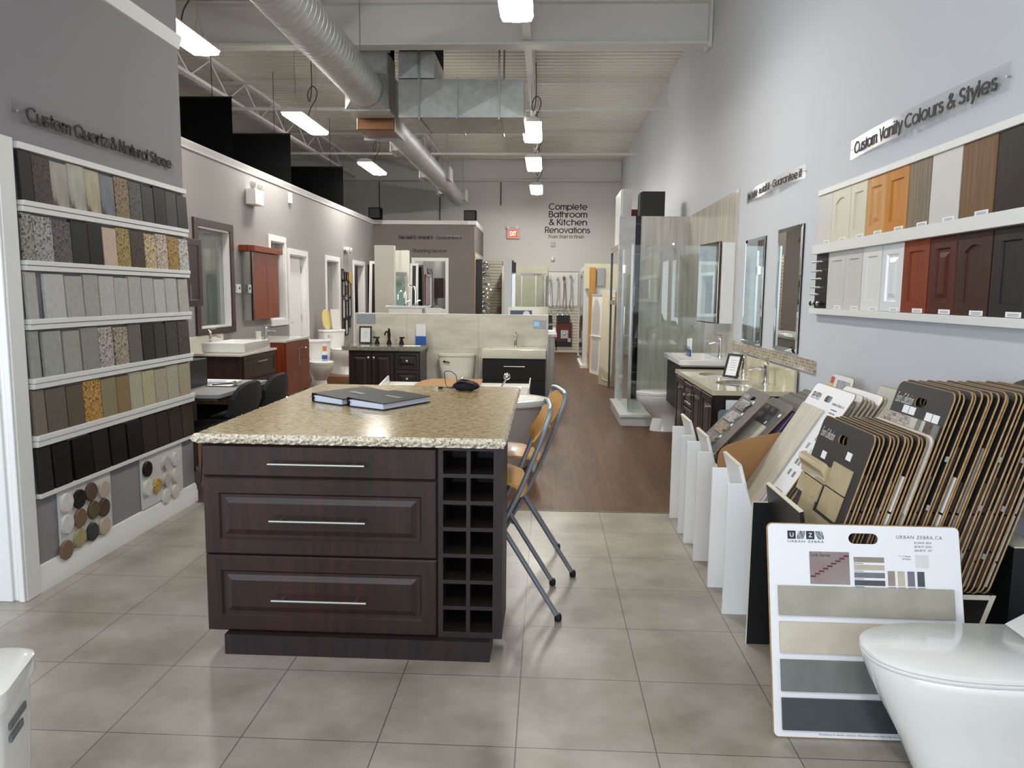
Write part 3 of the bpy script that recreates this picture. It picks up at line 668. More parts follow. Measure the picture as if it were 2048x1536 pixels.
rowd = [
 (u1, 600, (0, 1), 'top row', [(75, 183, (44, 41, 42), 'plain', 'near black slab'), (187, 286, (62, 55, 51), 'speck', 'dark brown slab'), (289, 383, (168, 163, 152), 'vein', 'light beige granite slab'), (386, 480, (176, 175, 160), 'vein', 'pale granite slab with dark veins'), (482, 563, (180, 170, 142), 'vein', 'cream granite slab with brown veins'), (566, 643, (116, 121, 126), 'vein', 'blue grey granite slab'), (648, 726, (116, 98, 76), 'speck', 'brown granite slab'), (729, 798, (74, 69, 67), 'speck', 'dark grey brown granite slab'), (801, 866, (52, 53, 52), 'plain', 'charcoal slab'), (869, 934, (24, 22, 24), 'plain', 'jet black slab'), (936, 996, (58, 58, 60), 'plain', 'dark slate slab'), (999, 1056, (40, 36, 38), 'plain', 'black brown slab')]),
 (u1, 920, (1, 2), 'second row', [(80, 188, (122, 122, 114), 'speck', 'grey speckled granite slab'), (192, 298, (134, 132, 131), 'speck', 'light grey speckled granite slab'), (301, 402, (84, 79, 78), 'speck', 'dark grey speckled granite slab'), (405, 498, (38, 41, 39), 'plain', 'greenish black slab'), (501, 579, (34, 31, 28), 'plain', 'black slab'), (584, 659, (198, 178, 157), 'plain', 'peach slab'), (661, 736, (134, 118, 72), 'speck', 'olive gold speckled granite slab'), (739, 816, (62, 49, 40), 'speck', 'dark brown gold flecked granite slab'), (819, 883, (164, 148, 113), 'speck', 'tan granite slab'), (886, 948, (164, 152, 142), 'speck', 'pinkish beige granite slab'), (951, 1010, (142, 112, 60), 'speck', 'golden brown granite slab'), (1013, 1066, (165, 165, 160), 'speck', 'white and grey speckled granite slab')]),
 (u1, 1220, (2, 3), 'third row', [(105, 208, (178, 176, 172), 'plain', 'off white quartz slab'), (255, 365, (190, 190, 188), 'plain', 'white quartz slab'), (374, 470, (172, 170, 164), 'plain', 'pale grey quartz slab'), (478, 558, (168, 166, 158), 'plain', 'light warm grey quartz slab'), (566, 648, (184, 184, 180), 'plain', 'bright white quartz slab'), (652, 728, (180, 178, 174), 'plain', 'off white quartz slab'), (733, 802, (178, 178, 172), 'plain', 'off white quartz slab'), (807, 872, (180, 180, 174), 'plain', 'off white quartz slab'), (877, 936, (190, 190, 186), 'plain', 'white quartz slab'), (941, 1005, (186, 186, 180), 'plain', 'white quartz slab'), (1014, 1068, (180, 178, 170), 'plain', 'cream white quartz slab')]),
 (u2, 235, (3, 4), 'fourth row', [(105, 192, (156, 156, 150), 'plain', 'light grey quartz slab'), (215, 304, (162, 162, 156), 'plain', 'light grey quartz slab'), (316, 396, (158, 157, 150), 'plain', 'light grey quartz slab'), (406, 487, (146, 142, 138), 'plain', 'mid grey quartz slab'), (490, 558, (152, 144, 138), 'speck', 'rough pinkish granite slab'), (567, 634, (142, 131, 118), 'speck', 'rough beige granite slab'), (638, 700, (106, 103, 99), 'plain', 'grey quartz slab'), (705, 763, (46, 44, 42), 'plain', 'black slab'), (767, 820, (60, 58, 54), 'plain', 'dark olive grey slab'), (824, 880, (58, 54, 52), 'speck', 'dark speckled granite slab'), (884, 938, (68, 60, 57), 'speck', 'dark brown granite slab')]),
 (u2, 500, (4, 5), 'fifth row', [(120, 220, (126, 114, 103), 'plain', 'pinkish brown quartz slab'), (228, 325, (104, 95, 84), 'plain', 'grey brown quartz slab'), (332, 411, (98, 87, 70), 'plain', 'brown quartz slab'), (415, 500, (160, 122, 66), 'speck', 'gold speckled granite slab'), (504, 577, (140, 130, 101), 'plain', 'khaki quartz slab'), (581, 643, (140, 116, 82), 'plain', 'tan brown quartz slab'), (646, 706, (178, 172, 150), 'plain', 'cream quartz slab'), (710, 768, (182, 174, 143), 'plain', 'yellow cream quartz slab'), (772, 830, (172, 164, 144), 'plain', 'beige quartz slab'), (833, 887, (175, 170, 151), 'plain', 'pale cream quartz slab'), (891, 943, (172, 161, 134), 'plain', 'warm cream quartz slab')]),
 (u2, 760, (5, 6), 'bottom row', [(148, 250, (46, 46, 47), 'plain', 'dark grey slab'), (262, 346, (24, 24, 24), 'speck', 'black speckled slab'), (364, 457, (16, 16, 17), 'plain', 'jet black slab'), (461, 540, (34, 31, 29), 'plain', 'black brown slab'), (550, 626, (24, 23, 24), 'plain', 'black slab'), (636, 705, (22, 21, 21), 'plain', 'black slab'), (709, 778, (48, 41, 37), 'plain', 'dark brown slab'), (781, 840, (50, 43, 38), 'plain', 'brown black slab'), (845, 905, (50, 45, 45), 'speck', 'charcoal slab'), (909, 963, (70, 59, 49), 'plain', 'mid brown slab')])]
for (fn, ymid, (ra, rb), rname, items) in rowd:
    z1 = RZ[ra][0] - .004; z0 = RZ[rb][1] - .02 if rb < 6 else RZ[rb][1] + .001
    for i, (xa, xb, c, kind, nm) in enumerate(items):
        ya = max(on(*fn(xa, ymid), X=-2.44).y, 3.463); yb = on(*fn(xb, ymid), X=-2.44).y
        m = MB(); xb0 = XW + .0015; h = z1 - z0
        lean = .012; zt = z1 - .002 - .006 * (i % 3)
        # slab stands on the rail and leans back on the wall
        xo = -2.4305
        m.hexa([(xo - .018, ya, z0), (xo, ya, z0), (xo, yb, z0), (xo - .018, yb, z0), (xb0, ya, zt), (xb0 + .018, ya, zt), (xb0 + .018, yb, zt), (xb0, yb, zt)])
        solo('stone_sample', m, stone(rname[:3] + str(i), c, kind), '%s, %s of left wall display, %s from left' % (nm, rname, ORD[i]), 'stone sample', 'stone slabs in the left wall display', bev=.0012)
# the two boards of round samples
def disc_board(y0, y1, z0, z1, discs, lab):
    fr = FL(y0, z0, XW)
    b = solo('sample_board', MB().fbox(fr, 0, y1 - y0, 0, z1 - z0, .001, .012), mat('pale_board', (206, 206, 205), .5), lab[0], 'sample board', bev=.001)
    for x, y, c, r, kind, nm in discs:
        p = on(*u2(x, y), X=-2.44)
        solo('round_sample', MB().lathe([(r, 0), (r, .010), (r * .94, .014), (0, .015)], (XW + .0125, p.y, p.z), (1, 0, 0), 28), stone('disc' + nm + str(x), c, kind), nm + ' ' + lab[1], 'round sample', 'round stone samples on the white boards')
a0 = on(*u2(278, 960), X=XW); a1 = on(*u2(547, 1080), X=XW); zt = RZ[6][0] - .003
disc_board(a0.y, a1.y, .135, zt, [(332, 1003, (222, 222, 214), .05, 'plain', 'white round sample top left'), (395, 985, (26, 24, 26), .05, 'plain', 'black round sample second'), (453, 950, (94, 76, 66), .05, 'plain', 'brown round sample third'), (516, 938, (192, 176, 162), .05, 'plain', 'pinkish round sample top right'), (335, 1110, (220, 220, 214), .05, 'plain', 'white round sample second down at left'), (400, 1080, (124, 98, 78), .05, 'plain', 'light brown round sample in the middle'), (466, 1040, (94, 86, 62), .05, 'plain', 'olive round sample in the middle'), (517, 1028, (84, 66, 50), .05, 'plain', 'dark brown round sample at right'), (331, 1238, (130, 106, 88), .05, 'plain', 'brown round sample bottom left'), (398, 1178, (170, 158, 118), .05, 'plain', 'khaki gold round sample low'), (460, 1148, (54, 58, 54), .05, 'plain', 'dark green grey round sample low'), (519, 1118, (196, 178, 160), .05, 'plain', 'beige round sample low right')],
           ('pale board of twelve round samples low on the left wall, near the white casing', 'on the near board of twelve'))
a0 = on(*u2(693, 900), X=XW); a1 = on(*u2(897, 850), X=XW)
disc_board(a0.y, a1.y, .135, zt, [(732, 838, (20, 20, 22), .05, 'vein', 'black veined round sample'), (823, 808, (206, 204, 196), .046, 'vein', 'white flecked round sample at the top'), (871, 788, (218, 216, 208), .046, 'plain', 'white round sample top right'), (735, 930, (222, 222, 216), .05, 'plain', 'white round sample at left'), (781, 918, (172, 140, 82), .046, 'speck', 'gold speckled round sample'), (826, 892, (206, 202, 190), .046, 'vein', 'cream veined round sample in the middle'), (873, 868, (214, 208, 196), .046, 'plain', 'cream round sample at right'), (826, 972, (222, 220, 212), .046, 'plain', 'white round sample at the bottom'), (871, 947, (220, 214, 204), .046, 'plain', 'off white round sample bottom right')],
           ('pale board of nine round samples low on the left wall, near the island', 'on the far board of nine'))
t = Thing('acrylic_sign', 'clear acrylic sign reading Custom Quartz & Natural Stone on the left wall', 'sign')
fr = FL(3.455, 2.235, XW)
t.part('acrylic_panel', MB().fbox(fr, 0, 1.525, 0, .10, .012, .016), ACRYL)
sign_text(t, 'lettering', 'Custom Quartz & Natural Stone', Fr(fr.P(.09, .018, .0165), fr.u, fr.v).P, 1.37, .068, INK, wt=.145)
for y in (.025, 1.5): t.part('standoff', MB().cyl(fr.P(y, .05, 0), fr.P(y, .05, .02), .005), STEEL)
t.done()
# ================================================================ island
GRANT = mat('granite_top', (200, 182, 138), .16, spec=.4, c2=(160, 138, 92), nscale=30, ndetail=8, lo=.38, hi=.64, c3=(104, 86, 60), n3=75, t3=.58, stretch=(1, 1.6, 1))
GRANE = mat('granite_rough_edge', (222, 214, 194), .6, c2=(178, 166, 148), nscale=110, ndetail=6, lo=.42, hi=.58, c3=(128, 102, 92), n3=95, t3=.58, bump=.6, bscale=60)
IS = mat('island_wood', (36, 24, 23), .35, spec=.4, coat=.08, c2=(58, 31, 23), nscale=4.5, stretch=(7, 7, .5), lo=.4, hi=.75, ndetail=5)
ISIDE = mat('island_dark_wood', (37, 30, 31), .4, spec=.35, c2=(46, 36, 35), nscale=6, stretch=(6, 6, .6))
t = Thing('kitchen_island', 'dark espresso kitchen island cabinet with three drawers and a wine rack', 'kitchen island')
x0, x1, yf, yb = -1.372, -.160, 2.93, 4.42
t.part('carcass', MB().box(x0, -.418, yf, yf + .29, .085, .8765).box(x0, -.52, yf + .29, yb, .085, .8765), ISIDE, bev=.001)
t.part('toe_kick', MB().box(-1.29, -.207, 2.88, yf + .3, 0, .084).box(-1.29, -.56, yf + .3, yb - .05, 0, .084), ISIDE)
zs = [(.736, .864), (.413, .730), (.088, .407)]
def raised(t, name, fr, w, h, m, style='raised', parent=None, th=.02, rail=.062):
    if style == 'slab': pr = [(0, 0), (0, th * .7), (.006, th)]
    elif style == 'raised': pr = [(0, 0), (0, th * .75), (.006, th), (rail, th), (rail + .008, th - .009), (rail + .02, th - .009), (rail + .042, th - .001)]
    elif style == 'arch': pr = [(0, 0), (0, th), (rail, th, 1), (rail + .006, th - .008, 1), (rail + .012, th - .008, 1)]
    else: pr = [(0, 0), (0, th), (rail, th), (rail + .004, th - .008)]
    return t.part(name, MB().rrings(fr, w, h, pr, arch=.03), m, parent=parent, smooth=0)
for k, (z0, z1) in enumerate(zs):
    fr = FC(x0 + .002, z0, yf - .001)
    dr = raised(t, 'drawer', fr, .946, z1 - z0, IS, 'slab' if k == 0 else 'raised')
    zc = (.795, .563, .2325)[k]
    hb = MB().cyl((-1.092, yf - .052, zc), (-.705, yf - .052, zc), .006)
    for x in (-1.05, -.75): hb.cyl((x, yf - .02, zc), (x, yf - .052, zc), .0045)
    t.part('handle', hb, STEEL, parent=dr, label='brushed steel bar handle')
# wine rack grid: one frame with pigeon holes
m = MB(); xs = [-.418, -.399, -.306, -.290, -.199, x1]; yr0, yr1 = yf - .02, yf + .29
for a, b in ((xs[0], xs[1]), (xs[2], xs[3]), (xs[4], xs[5])): m.box(a, b, yr0, yr1, .086, .8765)
zr = [.103 + .763 * i / 7 for i in range(8)]
for i, z in enumerate(zr):
    z0 = z - .008; z1 = z + .008
    if i == 0: z0 = .086
    if i == 7: z1 = .8765
    m.box(xs[1], xs[2], yr0, yr1, z0, z1).box(xs[3], xs[4], yr0, yr1, z0, z1)
m.box(xs[1], xs[4], yr1 - .006, yr1, .1, .86)
t.part('wine_rack', m, ISIDE)
t.done()
m = MB(); NX = 90
top = []
def edge(u): return .004 * math.sin(u * 57) + .003 * math.sin(u * 131 + 1) + .0025 * math.sin(u * 23 + 2)
cx0, cx1, cy0, cy1 = -1.388, -.152, 2.866, 4.545
per = []
def run(ax, ay, bx, by, n):
    for i in range(n): per.append((ax + (bx - ax) * i / n, ay + (by - ay) * i / n))
run(cx0, cy0, cx1, cy0, 80); run(cx1, cy0, cx1, cy1, 60); run(cx1, cy1, cx0, cy1, 40); run(cx0, cy1, cx0, cy0, 60)
cxm, cym = (cx0 + cx1) / 2, (cy0 + cy1) / 2
def ring(z, ins, k):
    out = []
    for i, (x, y) in enumerate(per):
        e = edge(i * .11 + k * 1.7) * (1 if ins > .003 or k in (1, 2) else .3); dx, dy = 0, 0
        if abs(y - cy0) < 1e-6: dy = 1
        elif abs(y - cy1) < 1e-6: dy = -1
        if abs(x - cx0) < 1e-6: dx = 1
        elif abs(x - cx1) < 1e-6: dx = -1
        out.append((x + dx * (ins + e), y + dy * (ins + e), z))
    return out
m.loft([ring(.8765, .012, 0), ring(.884, .002, 1), ring(.897, .0, 2), ring(.909, .003, 3), ring(.915, .010, 4)], c0=True, c1=False, mi=1)
b = len(m.v) - len(per); m.f.append([b + i for i in range(len(per))]); m.m.append(0)
t = Thing('countertop', 'speckled beige granite countertop with rough chiselled edge on the island', 'countertop')
t.part('granite_slab', m, [GRANT, GRANE], smooth=0); t.done()
# ring binders on the island
def binder(px, label, rz, L=.29, Wd=.27, open_=False):
    t = Thing('ring_binder', label, 'binder', 'black binders on the island', at=V((0, 0, 0)))
    vin = mat('black_vinyl', (24, 24, 25), .5, spec=.25)
    t.part('back_cover', MB().box(0, Wd, 0, L, 0, .003), vin)
    t.part('spine', MB().box(-.003, 0, 0, L, 0, .045), vin)
    t.part('front_cover', MB().hexa([(0, 0, .0425), (Wd, 0, .030), (Wd, L, .030), (0, L, .0425), (0, 0, .0455), (Wd, 0, .033), (Wd, L, .033), (0, L, .0455)]), vin)
    t.part('pages', MB().hexa([(.012, .006, .0035), (Wd - .012, .006, .0035), (Wd - .012, L - .006, .0035), (.012, L - .006, .0035), (.012, .006, .034), (Wd - .012, .006, .028), (Wd - .012, L - .006, .028), (.012, L - .006, .034)]), mat('blue_white_pages', (206, 214, 232), .7))
    t.part('ring_clip', MB().tube([(.006, .004, .008 + .0), (.02, .002, .02), (.012, .002, .034), (.002, .003, .022)], .002, 6), CHROME)
    t.part('cover_label', MB().hexa([(.09, .16, .0418), (.19, .16, .0371), (.19, .2, .0371), (.09, .2, .0418), (.09, .16, .0422), (.19, .16, .0375), (.19, .2, .0375), (.09, .2, .0422)]), mat('grey_label', (120, 122, 120), .5))
    o = t.done(); o.location = px; o.rotation_euler = (0, 0, rz); return o
binder(V((-1.190, 3.775, .9165)), 'black ring binder lying at the left on the granite', R(-33), .36, .228)
binder(V((-.972, 3.640, .9165)), 'black ring binder lying at the right on the granite, cover slightly raised', R(-30), .35, .24)
# soft pouch, cable
t = Thing('camera_pouch', 'small black soft pouch lying near the back edge of the granite', 'pouch')
c = on(933, 781, Z=.917); m = MB(); rings = []
for k in range(9):
    a = math.pi * k / 8; z = .918 + .024 * (1 - math.cos(a)); q = math.sin(a) ** .6 + .02
    rings.append([(c.x + .075 * q * math.cos(2 * math.pi * i / 20) + .006 * math.sin(3 * i), c.y + .05 * q * math.sin(2 * math.pi * i / 20), z + .003 * math.sin(i * 1.3 + k) * (0 < k)) for i in range(20)])
t.part('body', m.loft(rings), mat('black_neoprene', (16, 18, 20), .85))
t.part('flap', MB().loft([[(c.x - .055 + .1 * i / 5, c.y - .04 + .012 * math.sin(i), .962 + .006 * math.sin(i * .9)) for i in range(6)] + [(c.x - .055 + .1 * i / 5, c.y + .04, .966 + .006 * math.sin(i * .9)) for i in range(5, -1, -1)], [(c.x - .055 + .1 * i / 5, c.y - .04 + .012 * math.sin(i), .968 + .006 * math.sin(i * .9)) for i in range(6)] + [(c.x - .055 + .1 * i / 5, c.y + .04, .972 + .006 * math.sin(i * .9)) for i in range(5, -1, -1)]]), mat('black_neoprene', (16, 18, 20), .85))
t.done()
t = Thing('usb_cable', 'thin black cable with a plug looping beside the black pouch', 'cable')
q = on(895, 776, Z=.92); C = V((q.x, q.y, .922))
t.part('cord', MB().tube(smooth_path([C + V((-.03, 0, 0)), C + V((0, .0, .0)), C + V((.045, .01, .012)), C + V((.05, .03, .06)), C + V((.02, .03, .092)), C + V((-.02, .03, .09)), C + V((-.018, .02, .05)), C + V((-.005, .0, .008)), C + V((.03, -.02, 0)), C + V((.055, -.012, .004))]), .0022, 6), INK)
t.part('plug', MB().box(C.x - .055, C.x - .028, C.y - .007, C.y + .007, .9165, .927), INK)
t.part('connector', MB().box(C.x - .072, C.x - .055, C.y - .005, C.y + .005, .918, .925), STEEL); t.done()
# ---------------------------------------------------------------- folding bar stools
BEECH = mat('honey_wood', (206, 150, 68), .35, coat=.2, c2=(218, 166, 88), nscale=5, stretch=(1, 8, 8))
def stool(label):
    """folding stool facing -X; local origin on the floor"""
    t = Thing('bar_stool', label, 'bar stool', 'folding bar stools at the island', at=V((0, 0, 0)))
    for s in (-1, 1):
        y = s * .19
        t.part('back_leg', MB().tube(smooth_path([(-.27, y, .02), (.0, y, .50), (.105, y, .74), (.17, y, .92), (.178, y * .92, .96)], 5), .0115, 10), GREYTUBE)
        t.part('front_leg', MB().tube([(.225, y * 1.12, .022), (-.16, y * 1.06, .645)], .0115, 10), GREYTUBE)
        for k, (x, yy) in enumerate(((-.275, y), (.228, y * 1.12))): t.part('foot_cap', MB().lathe([(.013, 0), (.017, .006), (.017, .024), (.013, .034)], (x, yy, 0), seg=12), RUBBER)
    t.part('back_rail', MB().tube(smooth_path([(.178, -.175, .96), (.186, -.1, .965), (.186, .1, .965), (.178, .175, .96)], 4), .0115, 10), GREYTUBE)
    t.part('foot_rest', MB().cyl((-.09, -.2, .30), (-.09, .2, .30), .01).cyl((.05, -.2, .30), (.05, -.2, .301), .01), GREYTUBE)
    # seat with a waterfall rim
    prof = [(-.24, .655), (-.235, .640), (-.2, .655), (-.1, .662), (.02, .655), (.075, .635), (.09, .61), (.082, .605), (.066, .627), (.015, .641), (-.1, .648), (-.2, .641), (-.23, .630)]
    seat = MB(); rings = []
    for i in range(9):
        q = (i / 8 - .5) * 2; w = .185 * q; sh = .03 * (abs(q) ** 3)
        rings.append([(x + (-sh if x > 0 else sh * .5), w, z - .012 * abs(q) ** 2) for x, z in [(-.24, .652), (-.1, .660), (.02, .652), (.072, .632), (.088, .58), (.076, .578), (.06, .62), (.012, .640), (-.1, .648), (-.24, .640)]])
    t.part('seat', MB().loft(rings), BEECH)
    rings = []
    for i in range(11):
        q = (i / 10 - .5) * 2; w = .168 * q; top = .955 - .055 * abs(q) ** 4; bot = .765 + .05 * abs(q) ** 4; b = .022 * (1 - q * q)
        rings.append([(.11 + b, w, bot), (.168 + b, w, top), (.158 + b, w, top + .001), (.10 + b, w, bot + .001)])
    t.part('backrest', MB().loft(rings), BEECH)
    return t.done()
s1 = stool('nearer folding bar stool with honey wood seat on grey tube legs')
s1.location = (-.165, 3.49, 0); s1.rotation_euler = (0, 0, R(3))
s2 = dup(s1, (-.103, 4.011, 0), R(10), 'farther folding bar stool with honey wood back and grey tube legs')
# ================================================================ right wall: door samples, signs, mirrors
XR = 1.81
fw = lambda y, z, off=0.: FRt(y, z, XR - off)
def rail_r(z0, z1, d, lab, cz=None):
    solo('display_rail', MB().box(XR - d, XR, 2.6, 5.19, z0, z1), RAILM, lab, 'shelf rail', 'white rails of the door sample display', bev=.002)
rail_r(2.135, 2.17, .03, 'white top rail above the upper row of cabinet door samples')
rail_r(1.755, 1.815, .05, 'white middle rail between the two rows of cabinet door samples')
rail_r(1.365, 1.402, .05, 'white bottom rail under the lower row of cabinet door samples')
def wood2(n, a, b, st=(6, 6, .6)): return mat(n, a, .5, spec=.22, c2=b, nscale=5, stretch=st, lo=.4, hi=.65)
DW = mat('door_white', (220, 220, 218), .4); DWG = mat('door_white_gloss', (228, 229, 232), .15, coat=.3); DCR = mat('door_cream', (206, 202, 180), .4); DGW = mat('door_grey_white', (200, 198, 194), .4)
topd = [(5.185, 4.955, DGW, 'flat', 'flat pale grey'), (4.95, 4.665, DCR, 'arch', 'cream arched panel'), (4.66, 4.435, DCR, 'shaker', 'cream square panel'), (4.43, 4.195, wood2('maple_door', (196, 142, 84), (208, 158, 100)), 'raised', 'honey maple raised panel'), (4.19, 3.94, wood2('amber_door', (184, 120, 44), (196, 134, 58)), 'shaker', 'amber wood square panel'), (3.935, 3.715, wood2('driftwood_door', (112, 98, 80), (136, 122, 102), (30, 30, .5)), 'flat', 'grey brown driftwood'), (3.71, 3.455, DGW, 'flat', 'large flat pale grey'), (3.45, 3.195, wood2('walnut_door', (104, 74, 46), (122, 90, 58), (20, 20, .5)), 'flat', 'flat walnut brown'), (3.185, 2.7, wood2('wenge_door', (26, 18, 15), (36, 25, 20)), 'flat', 'flat near black brown')]
botd = [(4.96, 4.69, DGW, 'shaker', 'pale grey square panel'), (4.685, 4.44, DGW, 'shaker', 'light greige square panel'), (4.43, 4.19, DW, 'shaker', 'white square panel'), (4.18, 3.94, DWG, 'raised', 'glossy white raised panel'), (3.935, 3.68, wood2('redwood_door', (118, 48, 22), (134, 58, 28)), 'shaker', 'reddish cherry square panel'), (3.675, 3.44, wood2('mahogany_door', (74, 30, 22), (86, 38, 28)), 'raised', 'mahogany raised panel'), (3.43, 3.175, wood2('umber_door', (56, 33, 26), (66, 40, 31)), 'arch', 'dark brown arched panel'), (3.165, 2.93, wood2('charcoal_door', (38, 34, 33), (46, 41, 40)), 'shaker', 'charcoal square panel'), (2.925, 2.68, wood2('wenge_door', (26, 18, 15), (36, 25, 20)), 'flat', 'near black flat')]
def door_sample(y0, y1, m, style, z0, z1, lab):
    t = Thing('door_sample', lab, 'door sample', 'cabinet door samples on the right wall')
    fr = fw(y0, z0, .002); w = y0 - y1; h = z1 - z0; th = .018
    if style == 'flat': t.part('door_panel', MB().rrings(fr, w, h, [(0, 0), (0, th - .001), (.001, th)]), m, smooth=0)
    else: raised(t, 'door_panel', fr, w, h, m, style, rail=.052, th=th)
    t.part('paper_tag', MB().fbox(fr, w * .5, w * .5 + .1, .001, .022, th + .0005, th + .001), PAPER)
    for k in range(2): t.part('printed_line', MB().fbox(fr, w * .5 + .015, w * .5 + .085, .012 - .006 * k, .0145 - .006 * k, th + .001, th + .0013), mat('tag_grey', (110, 110, 112), .7))
    t.done()
for i, (a, b, m, st, nm) in enumerate(topd): door_sample(a, b, m, st, 1.816, 2.134, '%s door sample in the upper row on the right wall' % nm)
for i, (a, b, m, st, nm) in enumerate(botd): door_sample(a, b, m, st, 1.403, 1.754, '%s door sample in the lower row on the right wall' % nm)
t = Thing('handle_board', 'dark board of cabinet pulls and knobs at the left end of the lower row', 'handle board')
fr = fw(5.185, 1.403, .002); t.part('backing_board', MB().fbox(fr, 0, .215, 0, .35, 0, .016), wood2('charcoal_door', (38, 34, 33), (46, 41, 40)))
for i, z in enumerate((.30, .24, .19, .135, .09)):
    w = (.17, .17, .17, .16, .13)[i]; m = MB().cyl(fr.P(.02, z, .05), fr.P(.02 + w, z, .05), .006)
    for x in (.04, w): m.cyl(fr.P(x, z, .016), fr.P(x, z, .05), .004)
    t.part('pull_handle', m, STEEL)
for i in range(5): t.part('knob', MB().lathe([(.006, 0), (.006, .018), (.016, .024), (.017, .034), (.008, .04)], fr.P(.02 + .042 * i, .03, .016), fr.n, 14), CHROME if i % 2 else BRONZE)
t.done()
def acrylic(txt, y0, y1, z0, z1, lab, inset, zz, bow=.03):
    t = Thing('acrylic_sign', lab, 'sign'); fr = fw(y0, z0, 0); w = y0 - y1; h = z1 - z0; m = MB(); n = 12; rings = []
    for i in range(n + 1):
        x = w * i / n; d = .008 + bow * math.sin(math.pi * i / n); rings.append([fr.P(x, 0, d), fr.P(x, h, d), fr.P(x, h, d + .003), fr.P(x, 0, d + .003)])
    t.part('acrylic_panel', m.loft(rings), ACRYL)
    sign_text(t, 'lettering', txt, lambda a, b, c: fr.P(inset + a, (h - zz) / 2 + .003 + b, .0115 + bow * math.sin(math.pi * (inset + a) / w) + c), w - 2 * inset, zz * .9, INK, depth=.003, wt=.15)
    for x in (.015, w - .015): t.part('screw', MB().cyl(fr.P(x, h / 2, 0), fr.P(x, h / 2, .016), .004), STEEL)
    t.done()
acrylic('Custom Vanity Colours & Styles', 4.735, 3.17, 2.29, 2.40, 'bowed clear sign reading Custom Vanity Colours & Styles on the right wall', .07, .075)
acrylic('We Sell it \u2022 Install it \u2022 Guarantee it', 7.10, 5.53, 2.305, 2.405, 'bowed clear sign reading We Sell it, Install it, Guarantee it on the right wall', .06, .066, .04)
for (y0, y1, z0, z1, lab) in ((7.05, 6.43, 1.06, 1.975, 'tall unframed mirror nearer the shower on the right wall'), (6.08, 5.50, 1.07, 1.99, 'tall unframed mirror nearer the door samples on the right wall')):
    t = Thing('wall_mirror', lab, 'mirror'); fr = fw(y0, z0, .002)
    t.part('backing', MB().fbox(fr, 0, y0 - y1, 0, z1 - z0, 0, .010), BLACK)
    t.part('mirror_glass', MB().rrings(fr, y0 - y1, z1 - z0, [(0, .0105), (0, .013), (.028, .0165)]), MIRROR, smooth=0); t.done()
# tile cladding, shower
TILER = tilemat('beige_striated_tile', (214, 208, 198), (208, 202, 192), (180, 175, 166), .6, 1.2, (1, 2), .002, 0, (0, .08), .22, .5, ((214, 212, 208), (255, 255, 255)), 2.2, stretch=(1, 9, .7))
TILEX = tilemat('beige_striated_tile_b', (222, 219, 213), (216, 213, 207), (188, 184, 176), .6, 1.2, (0, 2), .002, 0, (1.2, .08), .22, .5, ((214, 212, 208), (255, 255, 255)), 2.2, stretch=(9, 1, .7))
MARB = mat('white_marble_tile', (206, 206, 204), .25, c2=(190, 190, 190), nscale=4, stretch=(1, 1, 4))
S('trim_11', MB().box(XR - .012, XR, 7.40, 9.88, .13, 2.48), TILER)
solo('mosaic_strip', MB().box(XR - .016, XR, 5.13, 7.385, .965, 1.05), None or tilemat('glass_mosaic', (186, 172, 150), (88, 70, 52), (196, 186, 168), .018, .022, (1, 2), .0025, .5, (0, 0), .2, .5), 'strip of beige and brown mosaic tile below the mirrors', 'mosaic strip')
t = Thing('shower_enclosure', 'glass shower enclosure with tiled back wall and black accent strip', 'shower')
t.part('shower_base', MB().box(.86, XR - .014, 8.52, 9.878, 0, .10), MARB)
t.part('curb', MB().box(.845, XR - .014, 8.505, 9.878, .10, .128).box(.97, XR - .014, 8.62, 9.878, .128, .13), mat('white_stone_curb', (208, 212, 208), .25), bev=.004)
t.part('back_wall', MB().box(.915, 1.118, 9.88, 10.0, 0, 2.478), MARB)
t.part('back_wall', MB().box(1.19, XR - .001, 9.88, 10.0, 0, 2.478), TILEX)
t.part('accent_strip', MB().box(1.119, 1.189, 9.885, 10.0, 0, 2.478), tilemat('black_gloss_tile', (16, 17, 20), (24, 25, 28), (120, 120, 120), .3, .38, (0, 2), .003, 0, (1.1, .1), .06, .6))
t.part('glass_panel', MB().box(.975, XR - .014, 8.74, 8.75, .13, 2.04), GLASSG, label='fixed green tinted glass panel')
g = t.part('glass_door', MB().box(.955, .963, 8.78, 9.62, .145, 2.03), GLASSG, label='glass door with long chrome bar handle')
t.part('door_handle', MB().cyl((.915, 9.0, .92), (.915, 9.0, 1.34), .011).cyl((.915, 9.0, 1.0), (.955, 9.0, 1.0), .007).cyl((.915, 9.0, 1.26), (.955, 9.0, 1.26), .007), CHROME, parent=g)
for z in (.35, 1.75): t.part('hinge', MB().box(.94, .98, 9.6, 9.68, z, z + .1), CHROME, parent=g)
t.part('corner_post', MB().box(.95, .975, 8.735, 8.76, .128, 2.045), STEEL)
t.part('hinge_post', MB().box(.945, .975, 9.68, 9.71, .128, 2.045), STEEL)
t.part('wall_channel', MB().box(XR - .03, XR - .0135, 8.73, 8.76, .13, 2.045), STEEL)
t.part('support_bar', MB().cyl((1.42, 8.745, 2.055), (1.60, 9.88, 2.09), .012), CHROME)
sh = t.part('shower_valve', MB().lathe([(.045, 0), (.045, .012), (.02, .02), (.02, .06)], (XR - .013, 9.35, 1.1), (-1, 0, 0), 18), CHROME)
t.part('brochure', MB().box(.97, 1.02, 8.9, 8.905, 1.35, 1.62), mat('coloured_leaflet', (200, 196, 180), .5, c2=(70, 150, 170), nscale=7))
t.done()
